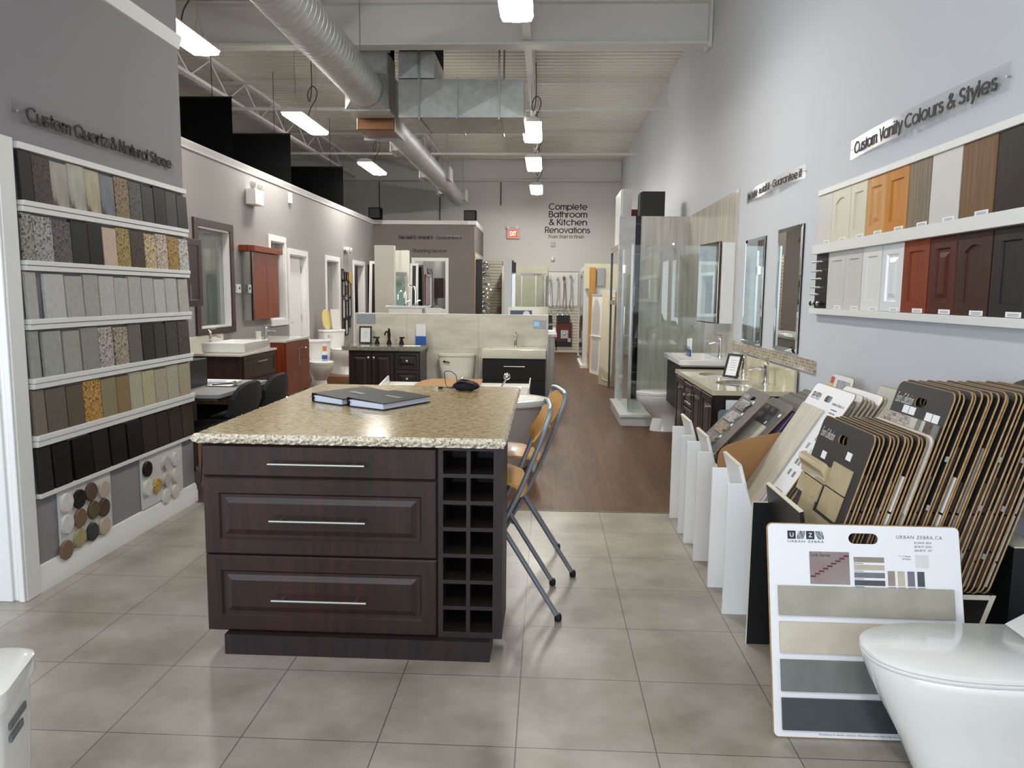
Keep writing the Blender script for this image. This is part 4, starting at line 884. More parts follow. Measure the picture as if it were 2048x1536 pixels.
# medicine cabinet: open mirrored door
t = Thing('medicine_cabinet', 'white medicine cabinet with a mirrored door standing ajar above the white sink', 'medicine cabinet')
t.part('cabinet_body', MB().box(1.69, XR - .013, 7.42, 7.93, 1.21, 1.985), WHITE, bev=.003)
q = Fr((1.682, 7.93, 1.21), (-.16, -.45, 0), (0, 0, 1)); q = Fr((1.62, 8.15, 1.205), (.07, -.66, 0), (0, 0, 1))
d = t.part('mirror_door', MB().fbox(q, 0, .64, 0, .80, .004, .02), DKWOOD)
t.part('mirror_glass', MB().rrings(Fr(q.P(0, 0, .0205), q.u, q.v), .64, .80, [(0, 0), (0, .003), (.012, .005)]), MIRROR, parent=d, smooth=0)
t.done()
# ---------------------------------------------------------------- vanities on the right
def faucet_single(t, p, dx, dy, h=.16, m=CHROME, name='faucet'):
    p = V(p); d = V((dx, dy, 0)).normalized()
    f = t.part(name, MB().lathe([(.028, 0), (.028, .008), (.02, .012), (.019, h)], p, seg=16).tube(smooth_path([p + V((0, 0, h * .7)), p + d * .05 + V((0, 0, h * .82)), p + d * .13 + V((0, 0, h * .72))]), .011, 10), m)
    t.part('lever', MB().tube([p + V((0, 0, h + .012)), p + d * -.02 + V((0, 0, h + .035)), p + d * .07 + V((0, 0, h + .05))], .007, 8).ball(p + V((0, 0, h)), .021), m, parent=f)
    return f
def basin(cx, cy, z, rx, ry, dep, n=28):
    """undermount bowl seen from above"""
    m = MB(); r = []
    for q, dz in ((1, 0), (.96, -.02), (.85, -.06), (.6, -.10), (.2, -dep), (.05, -dep)):
        r.append([(cx + rx * q * math.cos(2 * math.pi * i / n), cy + ry * q * math.sin(2 * math.pi * i / n), z + dz) for i in range(n)])
    b = 0
    m.loft(r, c0=False, c1=True); return m
def top_with_holes(x0, x1, y0, y1, z0, z1, holes, n=28):
    """slab with elliptical cut outs along y"""
    m = MB(); cuts = [y0] + [(holes[i][1] + holes[i + 1][1]) / 2 for i in range(len(holes) - 1)] + [y1]
    for k, (cx, cy, rx, ry) in enumerate(holes):
        a, b = cuts[k], cuts[k + 1]; poly = [(x0, a), (x1, a), (x1, b), (x0, b)]
        angs = sorted([2 * math.pi * i / n for i in range(n)] + [math.atan2(p[1] - cy, p[0] - cx) % (2 * math.pi) for p in poly]); L = len(angs); O = []; I = []
        for an in angs:
            c, s = math.cos(an), math.sin(an); ks = []
            if abs(c) > 1e-9: ks.append(((x1 if c > 0 else x0) - cx) / c)
            if abs(s) > 1e-9: ks.append(((b if s > 0 else a) - cy) / s)
            q = min(v for v in ks if v > 0); O.append((cx + q * c, cy + q * s)); I.append((cx + rx * c, cy + ry * s))
        for z, fl_ in ((z1, 0), (z0, 1)):
            base = len(m.v); m.v += [(p[0], p[1], z) for p in O + I]
            for i in range(L):
                j = (i + 1) % L; f = [base + i, base + j, base + L + j, base + L + i]; m.f.append(f if not fl_ else f[::-1]); m.m.append(0)
        base = len(m.v); m.v += [(p[0], p[1], z0) for p in I] + [(p[0], p[1], z1) for p in I]
        for i in range(L): j = (i + 1) % L; m.f.append([base + i, base + j, base + L + j, base + L + i]); m.m.append(0)
    m.add([(x0, y0, z0), (x1, y0, z0), (x1, y0, z1), (x0, y0, z1)], [(0, 1, 2, 3)]).add([(x0, y1, z0), (x1, y1, z0), (x1, y1, z1), (x0, y1, z1)], [(3, 2, 1, 0)])
    m.add([(x0, y0, z0), (x0, y1, z0), (x0, y1, z1), (x0, y0, z1)], [(3, 2, 1, 0)]).add([(x1, y0, z0), (x1, y1, z0), (x1, y1, z1), (x1, y0, z1)], [(0, 1, 2, 3)])
    return m
def knob(t, p, n, parent, m=CHROME): t.part('knob', MB().lathe([(.006, 0), (.006, .014), (.015, .02), (.016, .03), (.006, .036)], p, n, 14), m, parent=parent)
CREAM = mat('cream_stone', (208, 200, 172), .1, spec=.6, coat=.3)
t = Thing('double_vanity', 'dark double sink vanity with cream stone top below the mirrors', 'vanity')
vx0, vy0, vy1 = 1.225, 5.475, 7.01
t.part('cabinet_body', MB().box(vx0, XR - .016, vy0, vy1, .09, .762).box(vx0 + .06, XR - .016, vy0 + .01, vy1 - .01, 0, .09), ESPRESSO)
def fxl(y, z, x): return Fr((x, y, z), (0, -1, 0), (0, 0, 1))
for k, (a, b) in enumerate(((7.0, 6.62), (6.6, 6.24), (6.22, 5.87), (5.85, 5.49))):
    if k in (1,):
        for j in range(3):
            d = raised(t, 'drawer', fxl(a, .11 + .215 * j, vx0), a - b, .20, ESPRESSO, 'raised', rail=.03); knob(t, fxl(a, .11 + .215 * j, vx0).P((a - b) / 2, .1, .02), (-1, 0, 0), d)
    else:
        d = raised(t, 'door', fxl(a, .11, vx0), a - b, .64, ESPRESSO, 'raised', rail=.05); knob(t, fxl(a, .11, vx0).P((.05 if k in (2,) else a - b - .05), .56, .02), (-1, 0, 0), d)
hol = [(1.49, 5.92, .16, .21), (1.49, 6.57, .16, .21)]
tp = t.part('stone_top', top_with_holes(1.20, XR - .016, 5.45, 7.035, .765, .80, hol), CREAM)
t.part('backsplash', MB().box(XR - .034, XR - .016, 5.45, 7.035, .80, .955), CREAM, parent=tp)
for cx, cy, rx, ry in hol: t.part('basin', basin(cx, cy, .792, rx + .008, ry + .008, .13), PORC)
faucet_single(t, (1.71, 6.58, .80), -1, 0, .15)
faucet_single(t, (1.71, 5.92, .80), -1, 0, .15); t.done()
def easel_frame(name, lab, P, face, w, h, tilt, m=BLACK, yaw=0):
    """small framed card leaning on its stand; face = yaw of the normal"""
    t = Thing(name, lab, 'frame'); P = V(P)
    n = V((math.cos(face), math.sin(face), 0)); u = V((0, 0, 1)).cross(n).normalized(); v = (V((0, 0, 1)) * math.cos(tilt) - n * math.sin(tilt)).normalized(); fr = Fr(P - u * (w / 2), u, v)
    b = .016; mm = MB().fbox(fr, 0, w, 0, b, 0, .014).fbox(fr, 0, w, h - b, h, 0, .014).fbox(fr, 0, b, b, h - b, 0, .014).fbox(fr, w - b, w, b, h - b, 0, .014)
    t.part('frame_border', mm, m)
    t.part('card', MB().fbox(fr, b, w - b, b, h - b, .001, .006), PAPER)
    for k in range(5): t.part('printed_line', MB().fbox(fr, w * .3, w * .7, h * (.72 - .1 * k), h * (.735 - .1 * k), .0062, .0066), mat('tag_grey', (110, 110, 112), .7))
    a = fr.P(w / 2, h * .7, -.001); e = V((a.x, a.y, P.z + .003)) - n * (h * .28); t.part('stand', MB().tube([a, e], .005, 6), m)
    return t.done()
easel_frame('card_frame', 'black easel frame on the cream stone vanity top', (1.52, 6.26, .809), R(215), .15, .20, .3)
solo('soap_tray', MB().prism(FT(1.44, 6.10, .801), rrect(.2, .12, .02), 0, .008), WHITEG, 'flat white tray on the cream stone vanity top', 'tray', bev=.002)
t = Thing('display_card_holder', 'clear acrylic holder standing on the cream stone top by the backsplash', 'card holder')
t.part('acrylic_back', MB().box(1.62, 1.626, 5.6, 5.8, .801, .95), ACRYL); t.part('acrylic_foot', MB().box(1.56, 1.62, 5.6, 5.8, .801, .805), ACRYL); t.done()
# white sink vanity
t = Thing('sink_vanity', 'dark vanity with thick white ceramic sink top beside the shower', 'vanity')
t.part('cabinet_body', MB().box(1.30, XR - .014, 7.17, 8.02, .36, .81), ESPRESSO, bev=.002)
for z0, z1 in ((.37, .70), (.705, .805)): t.part('drawer', MB().fbox(fxl(8.015, z0, 1.30), 0, .84, 0, z1 - z0, .001, .018), mat('black_brown_front', (30, 26, 25), .5, spec=.3))
m = MB(); n = 5
def sq(x0, x1, y0, y1, z, r): return [(x0 + p[0], y0 + p[1], z) for p in rrect(x1 - x0, y1 - y0, r, n)]
m.loft([sq(1.27, XR - .015, 7.12, 8.06, .812, .02), sq(1.25, XR - .014, 7.10, 8.08, .83, .035), sq(1.25, XR - .014, 7.10, 8.08, .872, .035), sq(1.26, XR - .02, 7.11, 8.07, .878, .03), sq(1.30, XR - .14, 7.16, 8.02, .876, .04), sq(1.33, XR - .16, 7.22, 7.96, .80 + .02, .06)])
t.part('ceramic_sink', m, PORC)
faucet_single(t, (1.73, 7.59, .878), -1, 0, .17); t.done()
t = Thing('brochure_holder', 'clear holder with blue and white leaflets on the white ceramic sink', 'brochure holder')
t.part('leaflet', MB().box(1.42, 1.425, 7.45, 7.56, .88, 1.06), PAPER); t.part('leaflet', MB().box(1.424, 1.429, 7.60, 7.71, .88, 1.05), PAPER)
t.part('blue_panel', MB().box(1.415, 1.4195, 7.45, 7.56, .88, .95), BLUEINK); t.part('blue_panel', MB().box(1.418, 1.4235, 7.60, 7.71, .88, .95), BLUEINK)
t.part('acrylic_front', MB().box(1.40, 1.403, 7.43, 7.73, .8785, .98), ACRYL); t.done()
t = Thing('soap_dispenser', 'clear glass soap dispenser on the white ceramic sink', 'soap dispenser')
t.part('bottle', MB().lathe([(.03, 0), (.032, .01), (.03, .1), (.012, .12), (.012, .13)], (1.56, 7.35, .879), seg=18), GLASS); t.part('pump', MB().cyl((1.56, 7.35, 1.01), (1.56, 7.35, 1.05), .007).cyl((1.56, 7.35, 1.05), (1.52, 7.35, 1.045), .005), CHROME); t.done()
# ---------------------------------------------------------------- toilets
def egg(cx, cy, z, w, fl, bl, n=28, pw=2.2):
    out = []
    for i in range(n):
        a = 2 * math.pi * i / n; s, c = math.sin(a), math.cos(a)
        x = w * math.copysign(abs(s) ** (2 / pw), s); y = -(fl if c > 0 else bl) * math.copysign(abs(c) ** (2 / pw), c)
        out.append((cx + x, cy + y, z))
    return out
def toilet(label, P, rz, m=PORC, tank='square', group=None, name='toilet', lever=CHROME, leverside=1):
    """local: bowl points to -Y, tank at +Y, origin on the floor"""
    t = Thing(name, label, 'toilet', group, at=V((0, 0, 0)))
    t.part('bowl', MB().loft([egg(0, .05, 0, .115, .24, .22, pw=2.6), egg(0, .05, .03, .112, .235, .22, pw=2.6), egg(0, .04, .14, .10, .20, .22), egg(0, .0, .22, .125, .24, .24), egg(0, -.02, .30, .165, .29, .24), egg(0, -.03, .36, .185, .31, .23), egg(0, -.03, .385, .187, .312, .23), egg(0, -.03, .392, .18, .305, .225)]), m)
    sd = t.part('seat', MB().loft([egg(0, -.03, .393, .183, .312, .2), egg(0, -.03, .397, .188, .318, .205), egg(0, -.03, .409, .188, .318, .205), egg(0, -.03, .412, .184, .313, .2)]), m)
    t.part('seat_lid', MB().loft([egg(0, -.03, .4135, .184, .313, .2), egg(0, -.03, .417, .189, .319, .205), egg(0, -.03, .428, .187, .317, .205), egg(0, -.03, .437, .165, .29, .19), egg(0, -.03, .440, .1, .2, .12)]), m)
    for x in (-.07, .07): t.part('hinge_cap', MB().cyl((x - .025, .175, .425), (x + .025, .175, .425), .013), m)
    if tank:
        pw = 7 if tank == 'square' else 4
        k = t.part('tank', MB().loft([egg(0, .28, .36, .19, .075, .085, pw=pw), egg(0, .28, .40, .205, .085, .09, pw=pw), egg(0, .28, .55, .22, .095, .095, pw=pw), egg(0, .28, .70, .225, .097, .096, pw=pw)]), m)
        t.part('tank_lid', MB().loft([egg(0, .28, .7005, .232, .104, .1, pw=pw), egg(0, .28, .705, .236, .108, .102, pw=pw), egg(0, .28, .73, .236, .108, .102, pw=pw), egg(0, .28, .742, .222, .096, .092, pw=pw)]), m)
        t.part('flush_lever', MB().cyl((-.15 * leverside, .19, .64), (-.15 * leverside, .165, .64), .014).tube([(-.15 * leverside, .168, .64), (-.08 * leverside, .16, .63)], .007, 8), lever, parent=k)
    o = t.done(); o.location = P; o.rotation_euler = (0, 0, rz); return o
o = toilet('white toilet between the shower and the dark double vanity', V((1.34, 8.28, 0)), R(-90), PORC)
o.location = (1.345, 8.30, 0)
# ---------------------------------------------------------------- metal rack with spare cabinets behind the shower
t = Thing('metal_rack', 'grey metal storage rack behind the shower wall', 'rack')
RACKM = mat('rack_grey_steel', (92, 96, 100), .4, metal=.5)
for x in (1.0, 1.75):
    for y in (10.15, 12.10): t.part('post', MB().box(x, x + .032, y, y + .032, 0, 2.42 if (x < 1 and y > 11) else 2.2), RACKM)
for z in (1.33, 2.12):
    s = t.part('shelf', MB().box(1.01, 1.78, 10.19, 12.09, z + .05, z + .065), RACKM)
    t.part('beam', MB().box(.995, 1.012, 10.185, 12.095, z, z + .064), STEEL, parent=s); t.part('beam', MB().box(1.765, 1.785, 10.185, 12.095, z, z + .064), STEEL, parent=s)
t.done()
t = Thing('spare_cabinet', 'tall white cabinet standing on top of the metal rack', 'cabinet')
t.part('cabinet_body', MB().box(1.02, 1.15, 10.72, 11.53, 2.187, 2.93), WHITE, bev=.004); t.part('door', MB().box(1.0, 1.019, 10.73, 11.52, 2.19, 2.925), WHITEG, bev=.003); t.done()
t = Thing('spare_cabinet', 'black cabinet on the metal rack showing above the shower wall', 'cabinet')
t.part('cabinet_body', MB().box(1.245, 1.55, 10.35, 10.67, 2.187, 2.85), mat('charcoal_laminate', (34, 31, 30), .5), bev=.003); t.part('door', MB().box(1.225, 1.244, 10.36, 10.66, 2.19, 2.84), BLACK); t.done()
solo('cherry_door_sample', MB().rrings(FC(1.22, 2.187, 11.5), .3, .55, [(0, 0), (0, .02), (.06, .02), (.065, .01)]), CHERRY, 'reddish cherry door showing between the white and black spare cabinets', 'door sample', smooth=0)
solo('folded_carton', MB().prism(Fr((1.03, 10.45, 1.396), (0, 1, 0), (0, 0, 1)), [(0, 0), (1.0, 0), (.8, .22), (.1, .16)], 0, .5), mat('brown_carton', (150, 130, 112), .8), 'brown flattened carton on the middle shelf of the metal rack', 'carton')
# ================================================================ tile board bins along the right wall
BINW = mat('white_melamine', (243, 244, 245), .45); CREAMEDGE = mat('cream_edge_band', (214, 208, 188), .5)
BOARDG = mat('grey_board', (84, 82, 80), .6); BOARDK = mat('black_board', (36, 35, 36), .55); BOARDW = mat('white_board', (226, 227, 230), .4)
def bin_rack(label, ya, yb, m, x=.842, zleg=.62, shelf=.40, back=1.5, near=True):
    """open bin between two side legs at ya (far) and yb (near); front lip leans out, boards rest on the shelf"""
    t = Thing('sample_bin', label, 'sample bin', 'tile board bins on the right')
    for y in ((ya, yb) if near else (ya,)):
        poly = [(0, 0), (0, zleg), (.075, zleg), (.150, shelf + .015), (.150, 0)]
        t.part('side_panel', MB().prism(Fr((x, y, 0), (1, 0, 0), (0, 0, 1)), poly, 0, -.018, mi=0, mie=1), [m, CREAMEDGE if m is not BINW else BINW])
    lb = .142 if near else .105; lip = [(.048, .70), (.063, .705), (lb, shelf + .02), (lb - .017, shelf + .02)]
    t.part('front_lip', MB().prism(Fr((x, ya - .0005, 0), (1, 0, 0), (0, 0, 1)), lip, 0, ya - yb - .019, mi=0, mie=0), [m])
    t.part('lip_edge', MB().prism(Fr((x, ya - .0005, 0), (1, 0, 0), (0, 0, 1)), [(.0475, .7005), (.0625, .7055), (.0615, .709), (.0465, .704)], 0, ya - yb - .019), CREAMEDGE)
    t.part('shelf_panel', MB().box(x + .151, back - (0 if near else .012), yb + (.001 if near else -.026), ya + .016, shelf - .018, shelf), m)
    if near: t.part('back_panel', MB().box(back, back + .016, yb, ya + .018, 0, shelf), m)
    else:
        f = Fr((0, ya + .016, 0), (1, 0, 0), (0, 0, 1)); sl = [(1.466, .0), (1.597, .438), (1.80, 1.10), (1.808, 1.10), (1.616, .47), (1.484, .0)]
        t.part('back_panel', MB().prism(f, [(1.466, .002), (1.594, .427), (1.612, .427), (1.484, .002)], 0, ya - yb + .04), m); t.part('edge_band', MB().prism(f, [(1.466, .002), (1.594, .427), (1.612, .427), (1.484, .002)], ya - yb + .041, ya - yb + .043), CREAMEDGE)
        t.part('edge_band', MB().box(x + .16, 1.59, yb - .028, yb - .0265, shelf - .018, shelf), CREAMEDGE); t.part('end_panel', MB().box(1.70, 1.795, yb + .04, ya + .016, 0, .58), m); t.part('edge_band', MB().box(1.70, 1.795, yb + .04, ya + .016, .581, .586), CREAMEDGE)
    t.part('plinth', MB().box(x + .151, x + .17, yb + .001, ya + .016, 0, shelf - .019), m)
    return t.done()
bin_rack('farthest white tile board bin, by the double vanity', 4.945, 4.62, BINW)
bin_rack('middle white tile board bin on the right', 4.43, 4.13, BINW)
bin_rack('nearest white tile board bin, beside the black bin', 3.745, 3.42, BINW)
bin_rack('black tile board bin with cream lip edge, behind the white price board', 3.118, 2.68, BLACK, x=.875, shelf=.428, back=1.60, near=False)
def board_frame(xb, zb, yn, yf, tan):
    """frame of a board leaning to the wall: u from far to near, v up along the lean, n towards the aisle"""
    v = V((tan, 0, 1)).normalized(); return Fr((xb, yf, zb), (0, -1, 0), v)
TH = .0046
def board(t, fr, w, L, m, rad=.035, hole=True, name='board', edge=None):
    mb = MB()
    if hole: slab_hole(mb, fr, w, L, TH, rad, (w * .5, L - .065), .042, .017)
    else:
        c = .0028; a = rrect(w, L, rad); d = rrect(w - 2 * c, L - 2 * c, rad - c, 5, c, c)
        mb.loft([[fr.P(x, y, 0) for x, y in a], [fr.P(x, y, TH - c) for x, y in a], [fr.P(x, y, TH) for x, y in d]], mi=1); mb.m[-1] = 0; mb.m[-2] = 1
    return t.part(name, mb, [m, edge or MDF], smooth=0)
WHT = mat('white_script', (225, 225, 222), .6)
def script_logo(t, fr, x, y, w, h): t.text('script_lettering', 'Euro Collection', Fr(fr.P(x, y, TH + .0003), fr.u, fr.v), w, h, WHT, depth=.0004, shear=.5, off=-.014)
def stickers(t, fr, spots, w=.045, h=.03):
    for x, y in spots: t.part('paper_sticker', MB().fbox(fr, x, x + w, y, y + h, TH + .0002, TH + .0008), PAPER)
def tiles(t, fr, rects, th=.009, name='tile'):
    out = []
    for x0, x1, y0, y1, m in rects: out.append(t.part(name, MB().fbox(fr, x0, x1, y0, y1, TH + .0002, TH + th), m, bev=.0008))
    return out
TB = mat('beige_stone_tile', (184, 168, 136), .2, c2=(170, 152, 120), nscale=7, ndetail=5); TB2 = mat('cream_stone_tile', (190, 174, 138), .12, c2=(178, 158, 120), nscale=8, ndetail=5, coat=.3)
GLZ = mat('glazed_trim', (196, 178, 138), .05, spec=.7, coat=.6)
# ---- stack 1 (front, lower boards) and stack 2 (behind, taller) in the black bin
def near_edge_tiles(t, fr, w, L, k):
    """tile edges glued on a stacked board, seen from the side"""
    ms = [mat('tile_white_edge', (205, 204, 202), .35), mat('tile_grey_edge', (120, 116, 112), .5), mat('tile_brown_edge', (62, 48, 42), .4), mat('tile_tan_edge', (176, 158, 140), .5)]
    y = .03; sizes = [(.28, .25), (.14, .14, .14), (.3,), (.1, .18, .12)][k % 4]
    for j, s in enumerate(sizes):
        if y + s > L - .11: break
        t.part('tile', MB().fbox(fr, w * .2, w - .006 - .004 * (k % 3), y, y + s - .008, TH + .0002, TH + (.0068 if k % 5 else .0075)), ms[0 if k % 7 == 2 else 1 if k % 7 == 5 else 3 if k % 9 == 7 else 2]); y += s
tan1 = .297
XB0 = .982
rs = random.Random(11); pit = [0, .020]
for k in range(11): pit.append(pit[-1] + rs.uniform(.0135, .0185))
for k in range(13):
    xb = XB0 + pit[k]; L = .592 - .004 * ((k * 5) % 3); w = .485 - .006 * ((k * 7) % 3)
    fr = board_frame(xb, .431, 2.625, 3.108, tan1)
    if k == 0:
        t = Thing('tile_board', 'front black sample board with cream tile and moulding in the black bin', 'sample board')
        board(t, fr, w, L, BOARDK); script_logo(t, fr, .025, L - .085, .135, .038); stickers(t, fr, [(.10, L - .165), (.315, L - .125), (.30, L - .345)])
        t.part('trim_moulding', MB().prism(Fr(fr.P(-.03, L - .25, TH), fr.n, fr.v), [(0, 0), (.006, 0), (.010, .02), (.020, .034), (.034, .048), (.036, .066), (.022, .078), (.012, .07), (0, .07)], -.26, 0), GLZ, label='glazed cream moulding')
        tiles(t, fr, [(-.01, .215, L - .325, L - .255, TB2), (.25, .335, L - .245, L - .15, TB), (.338, .42, L - .245, L - .15, TB), (.25, .335, L - .345, L - .25, TB), (.338, .42, L - .345, L - .25, TB), (.21, .30, .005, L - .36, TB), (.303, .41, .005, L - .36, TB), (.07, .205, .005, .30, TB2)])
        t.part('photo_print', MB().fbox(fr, -.005, .17, .302, L - .328, TH + .0002, TH + .002), mat('room_photo', (214, 206, 190), .3, c2=(120, 84, 56), nscale=22, stretch=(1, 1, .4)))
        t.part('photo_print', MB().fbox(fr, .172, .205, .302, L - .328, TH + .0002, TH + .0015), PAPER)
        t.done()
    else:
        t = Thing('tile_board', 'dark sample board with tan edge, packed behind the front board of the black bin', 'sample board', 'lower sample boards packed in the black bin')
        m = BOARDW if k == 12 else BOARDK
        if k == 12: t.o['label'] = 'white sample board at the back of the lower row in the black bin'; del t.o['group']
        board(t, fr, w, L, m, hole=(k < 3)); near_edge_tiles(t, fr, w, L, k); t.done()
XB2 = XB0 + .0154 * 13 + .012; n2 = 21; st = (1.566 - XB2) / (n2 - 1)
for k in range(n2):
    xb = XB2 + st * k + (.0025 * math.sin(k * 2.4) if 0 < k < 20 else 0); L = (.752, .758, .748, .756)[k % 4]; w = .415 - .005 * ((k * 5) % 3); 
    tan = .298 - .06 * max(0, (k - 14)) / 6.0 * 0
    fr = board_frame(xb, .431, 2.625, 3.04, tan)
    if k == 0:
        t = Thing('tile_board', 'tall black sample board with mosaic strips, front of the taller row in the black bin', 'sample board')
        board(t, fr, w, L, BOARDK); script_logo(t, fr, .02, L - .085, .135, .04); stickers(t, fr, [(.10, L - .118), (.15, L - .118), (.275, L - .122), (.325, L - .122)])
        MOS = tilemat('dark_glass_mosaic', (112, 96, 88), (196, 190, 182), (150, 140, 132), .024, .012, (1, 2), .0012, .5, (0, 0), .15, .6)
        tiles(t, fr, [(-.0, .20, L - .25, L - .125, MOS), (.205, .25, L - .25, L - .125, mat('pearl_tile', (196, 192, 182), .2)), (.252, .285, L - .25, L - .125, mat('grey_glass_tile', (122, 122, 116), .1)), (.287, .31, L - .25, L - .125, mat('pearl_tile', (196, 192, 182), .2)), (.312, .365, L - .25, L - .125, mat('dark_glitter_tile', (58, 46, 44), .2, c2=(96, 84, 80), nscale=90)), (.367, .395, L - .25, L - .125, mat('grey_glass_tile', (122, 122, 116), .1)), (-.0, .20, L - .295, L - .255, mat('cream_edge_tile', (210, 202, 184), .3)), (.205, .40, L - .295, L - .255, mat('cream_edge_tile', (210, 202, 184), .3))], .011)
        t.done()
    else:
        t = Thing('tile_board', 'dark sample board with tan edge, packed in the taller rear row of the black bin', 'sample board', 'taller sample boards packed in the black bin')
        board(t, fr, w, L, BOARDK, hole=(k < 4)); near_edge_tiles(t, fr, w, L, k + 3)
        if k in (3, 13, 17):
            for z in (.14, .32, .50): t.part('clip', MB().fbox(fr, w - .004, w + .002, z, z + .02, TH, TH + .012), STEEL)
        t.done()
fr = board_frame(1.592, .431, 2.70, 3.05, .29)
m = MB(); poly = [(0, 0), (.35, 0)] + [(.175 + .175 * math.cos(a), .60 + .175 * math.sin(a)) for a in [math.pi * i / 14 for i in range(15)]]
m.prism(fr, poly, 0, .008, 0, 1)
solo('arched_board', m, [BOARDK, MDF], 'arched top dark board behind the tall row, against the right wall', 'sample board', smooth=0)
# ---- white bin nearest: long white tile board and white boards behind it, kraft board
def uz_logo(t, fr, x, y, s, off):
    """four logo squares and the name below"""
    q = lambda a, b: Fr(fr.P(a, b, off), fr.u, fr.v)
    navy = mat('navy_print', (26, 28, 44), .5)
    for i in (0, 2):
        sq_ = t.part('logo_square', MB().fbox(q(x + i * s * 1.14, y), 0, s, 0, s, 0, .0004), navy)
        t.text('logo_letter', 'UZ'[i // 2], q(x + i * s * 1.14 + s * .28, y + s * .24), s * .46, s * .52, WHT, depth=.0008, parent=sq_, off=.015)
    for i in (1, 3):
        m = MB(); rr = random.Random(i)
        for k in range(9):
            a = rr.uniform(-.3, .3) + (.9 if i == 1 else -.8); cx = s * (.1 + .1 * k); pts = []
            for j in range(6):
                yy = s * j / 5; xx = cx + .5 * s * (j / 5 - .5) * math.sin(a) + .03 * s * math.sin(j * 1.7 + k); pts.append((min(max(xx, .01 * s), .93 * s), yy))
            f = q(x + i * s * 1.14, y)
            for j in range(5):
                (xa, ya), (xb_, yb_) = pts[j], pts[j + 1]
                m.add([f.P(xa, ya, .0004), f.P(xa + .055 * s, ya, .0004), f.P(xb_ + .055 * s, yb_, .0004), f.P(xb_, yb_, .0004)], [(0, 1, 2, 3)])
        t.part('logo_stripes', m, navy, smooth=0)
    t.text('logo_name', 'URBAN ZEBRA', q(x, y - s * .42), s * 4.42, s * .26, navy, depth=.0004, spacing=1.25)
fr = board_frame(1.118, .56, 3.45, 3.95, .62); w = .50; L = .555
t = Thing('tile_board', 'long white sample board with a tall pale tile, leaning in the nearest white bin', 'sample board')
fr = board_frame(1.02, .405, 3.45, 3.95, .62); L = .742
board(t, fr, w, L, BOARDW, rad=.03)
uz_logo(t, fr, .035, L - .075, .026, TH + .0003)
t.text('web_address', 'URBAN ZEBRA.CA', Fr(fr.P(w - .175, L - .085, TH + .0003), fr.u, fr.v), .14, .012, mat('tag_grey', (110, 110, 112), .7), depth=.0004)
for k in range(3): t.part('printed_line', MB().fbox(fr, w - .15, w - .08, L - .11 - .018 * k, L - .104 - .018 * k, TH + .0003, TH + .0006), mat('tag_grey', (110, 110, 112), .7))
tiles(t, fr, [(.015, .30, .02, L - .125, mat('pale_travertine_tile', (196, 190, 178), .35, c2=(182, 174, 160), nscale=5, stretch=(1, 8, 1)))], .010)
for i, (x, y, c) in enumerate(((.36, .42, (150, 150, 150)), (.385, .38, (170, 168, 160)), (.43, .40, (200, 200, 198)), (.36, .33, (120, 122, 122)), (.40, .33, (140, 140, 150)), (.42, .27, (118, 118, 140)), (.36, .27, (130, 130, 128)))):
    t.part('printed_swatch', MB().fbox(fr, x, x + .028, y, y + .03, TH + .0003, TH + .0006), mat('swatch_%d' % i, c, .5))
t.part('tile', MB().prism(fr, rrect(.12, .12, .03, 5, .345, .07), TH + .0003, TH + .01), mat('grey_square_tile', (132, 132, 128), .4, c2=(112, 112, 108), nscale=30))
t.part('photo_print', MB().fbox(fr, .40, .49, .47, .57, TH + .0003, TH + .0008), mat('grey_room_photo', (150, 150, 150), .4, c2=(90, 90, 92), nscale=14))
t.done()
for k in range(7):
    fr2 = board_frame(1.02 + .028 + .0225 * k, .405, 3.45 - .01 * (k % 2), 3.93, .62); LL = .70 + .01 * ((k * 3) % 4)
    lab = 'white sample board with printed top edge, packed behind the long white board'
    t = Thing('tile_board', lab, 'sample board', 'white boards behind the long white board')
    board(t, fr2, .46, LL, BOARDW, hole=False); tiles(t, fr2, [(.02, .40, .05, LL - .1, (TB, mat('tile_grey_edge', (120, 116, 112), .5), mat('tile_brown_edge', (62, 48, 42), .4))[k % 3])], .012)
    t.text('web_address', 'URBAN ZEBRA.CA', Fr(fr2.P(.22, LL - .05, TH + .0003), fr2.u, fr2.v), .16, .014, mat('tag_grey', (110, 110, 112), .7), depth=.0004); t.done()
KR = mat('kraft_brown', (164, 122, 78), .75)
m = MB(); poly = [(0, 0), (.32, 0)] + [(a, b + .403) for a, b in ((.32, .365), (.22, .345), (.12, .318), (.05, .292), (.02, .272), (.005, .245), (0, .21))]
m.prism(Fr((.915, 3.955, .002), V((1, -.03, 0)), (0.0, .02, 1)), poly, 0, .006)
solo('kraft_board', m, KR, 'bare brown hardboard with rounded corner standing between the two nearer white bins', 'hardboard', smooth=0)
# ---- middle bin: two grey boards and the stack behind
fr = board_frame(.741, .405, 4.15, 4.55, .967); 
def lean_board(label, xt, zt, yn, yf, tan, zb, m, deco, logo=True, group=None, hole=True):
    xb = xt - (zt - zb) * tan; fr = board_frame(xb, zb, yn, yf, tan); L = (zt - zb) * math.sqrt(1 + tan * tan)
    t = Thing('tile_board', label, 'sample board', group); w = yf - yn
    board(t, fr, w, L, m, rad=.03, hole=hole)
    if logo: script_logo(t, fr, .02, L - .075, .10, .03)
    deco(t, fr, w, L); t.done()
def sticks(cs, y, x0, x1, step=.011, n=8, seed=0):
    def go(t, fr):
        rr = random.Random(seed); m = MB()
        for i in range(n): o = rr.uniform(-.02, .02); m.fbox(fr, x0 + o + .004 * i, x1 + o - .004 * (n - i), y + step * i, y + step * i + step * .72, TH + .0002, TH + .011)
        t.part('mosaic_strip', m, cs)
    return go
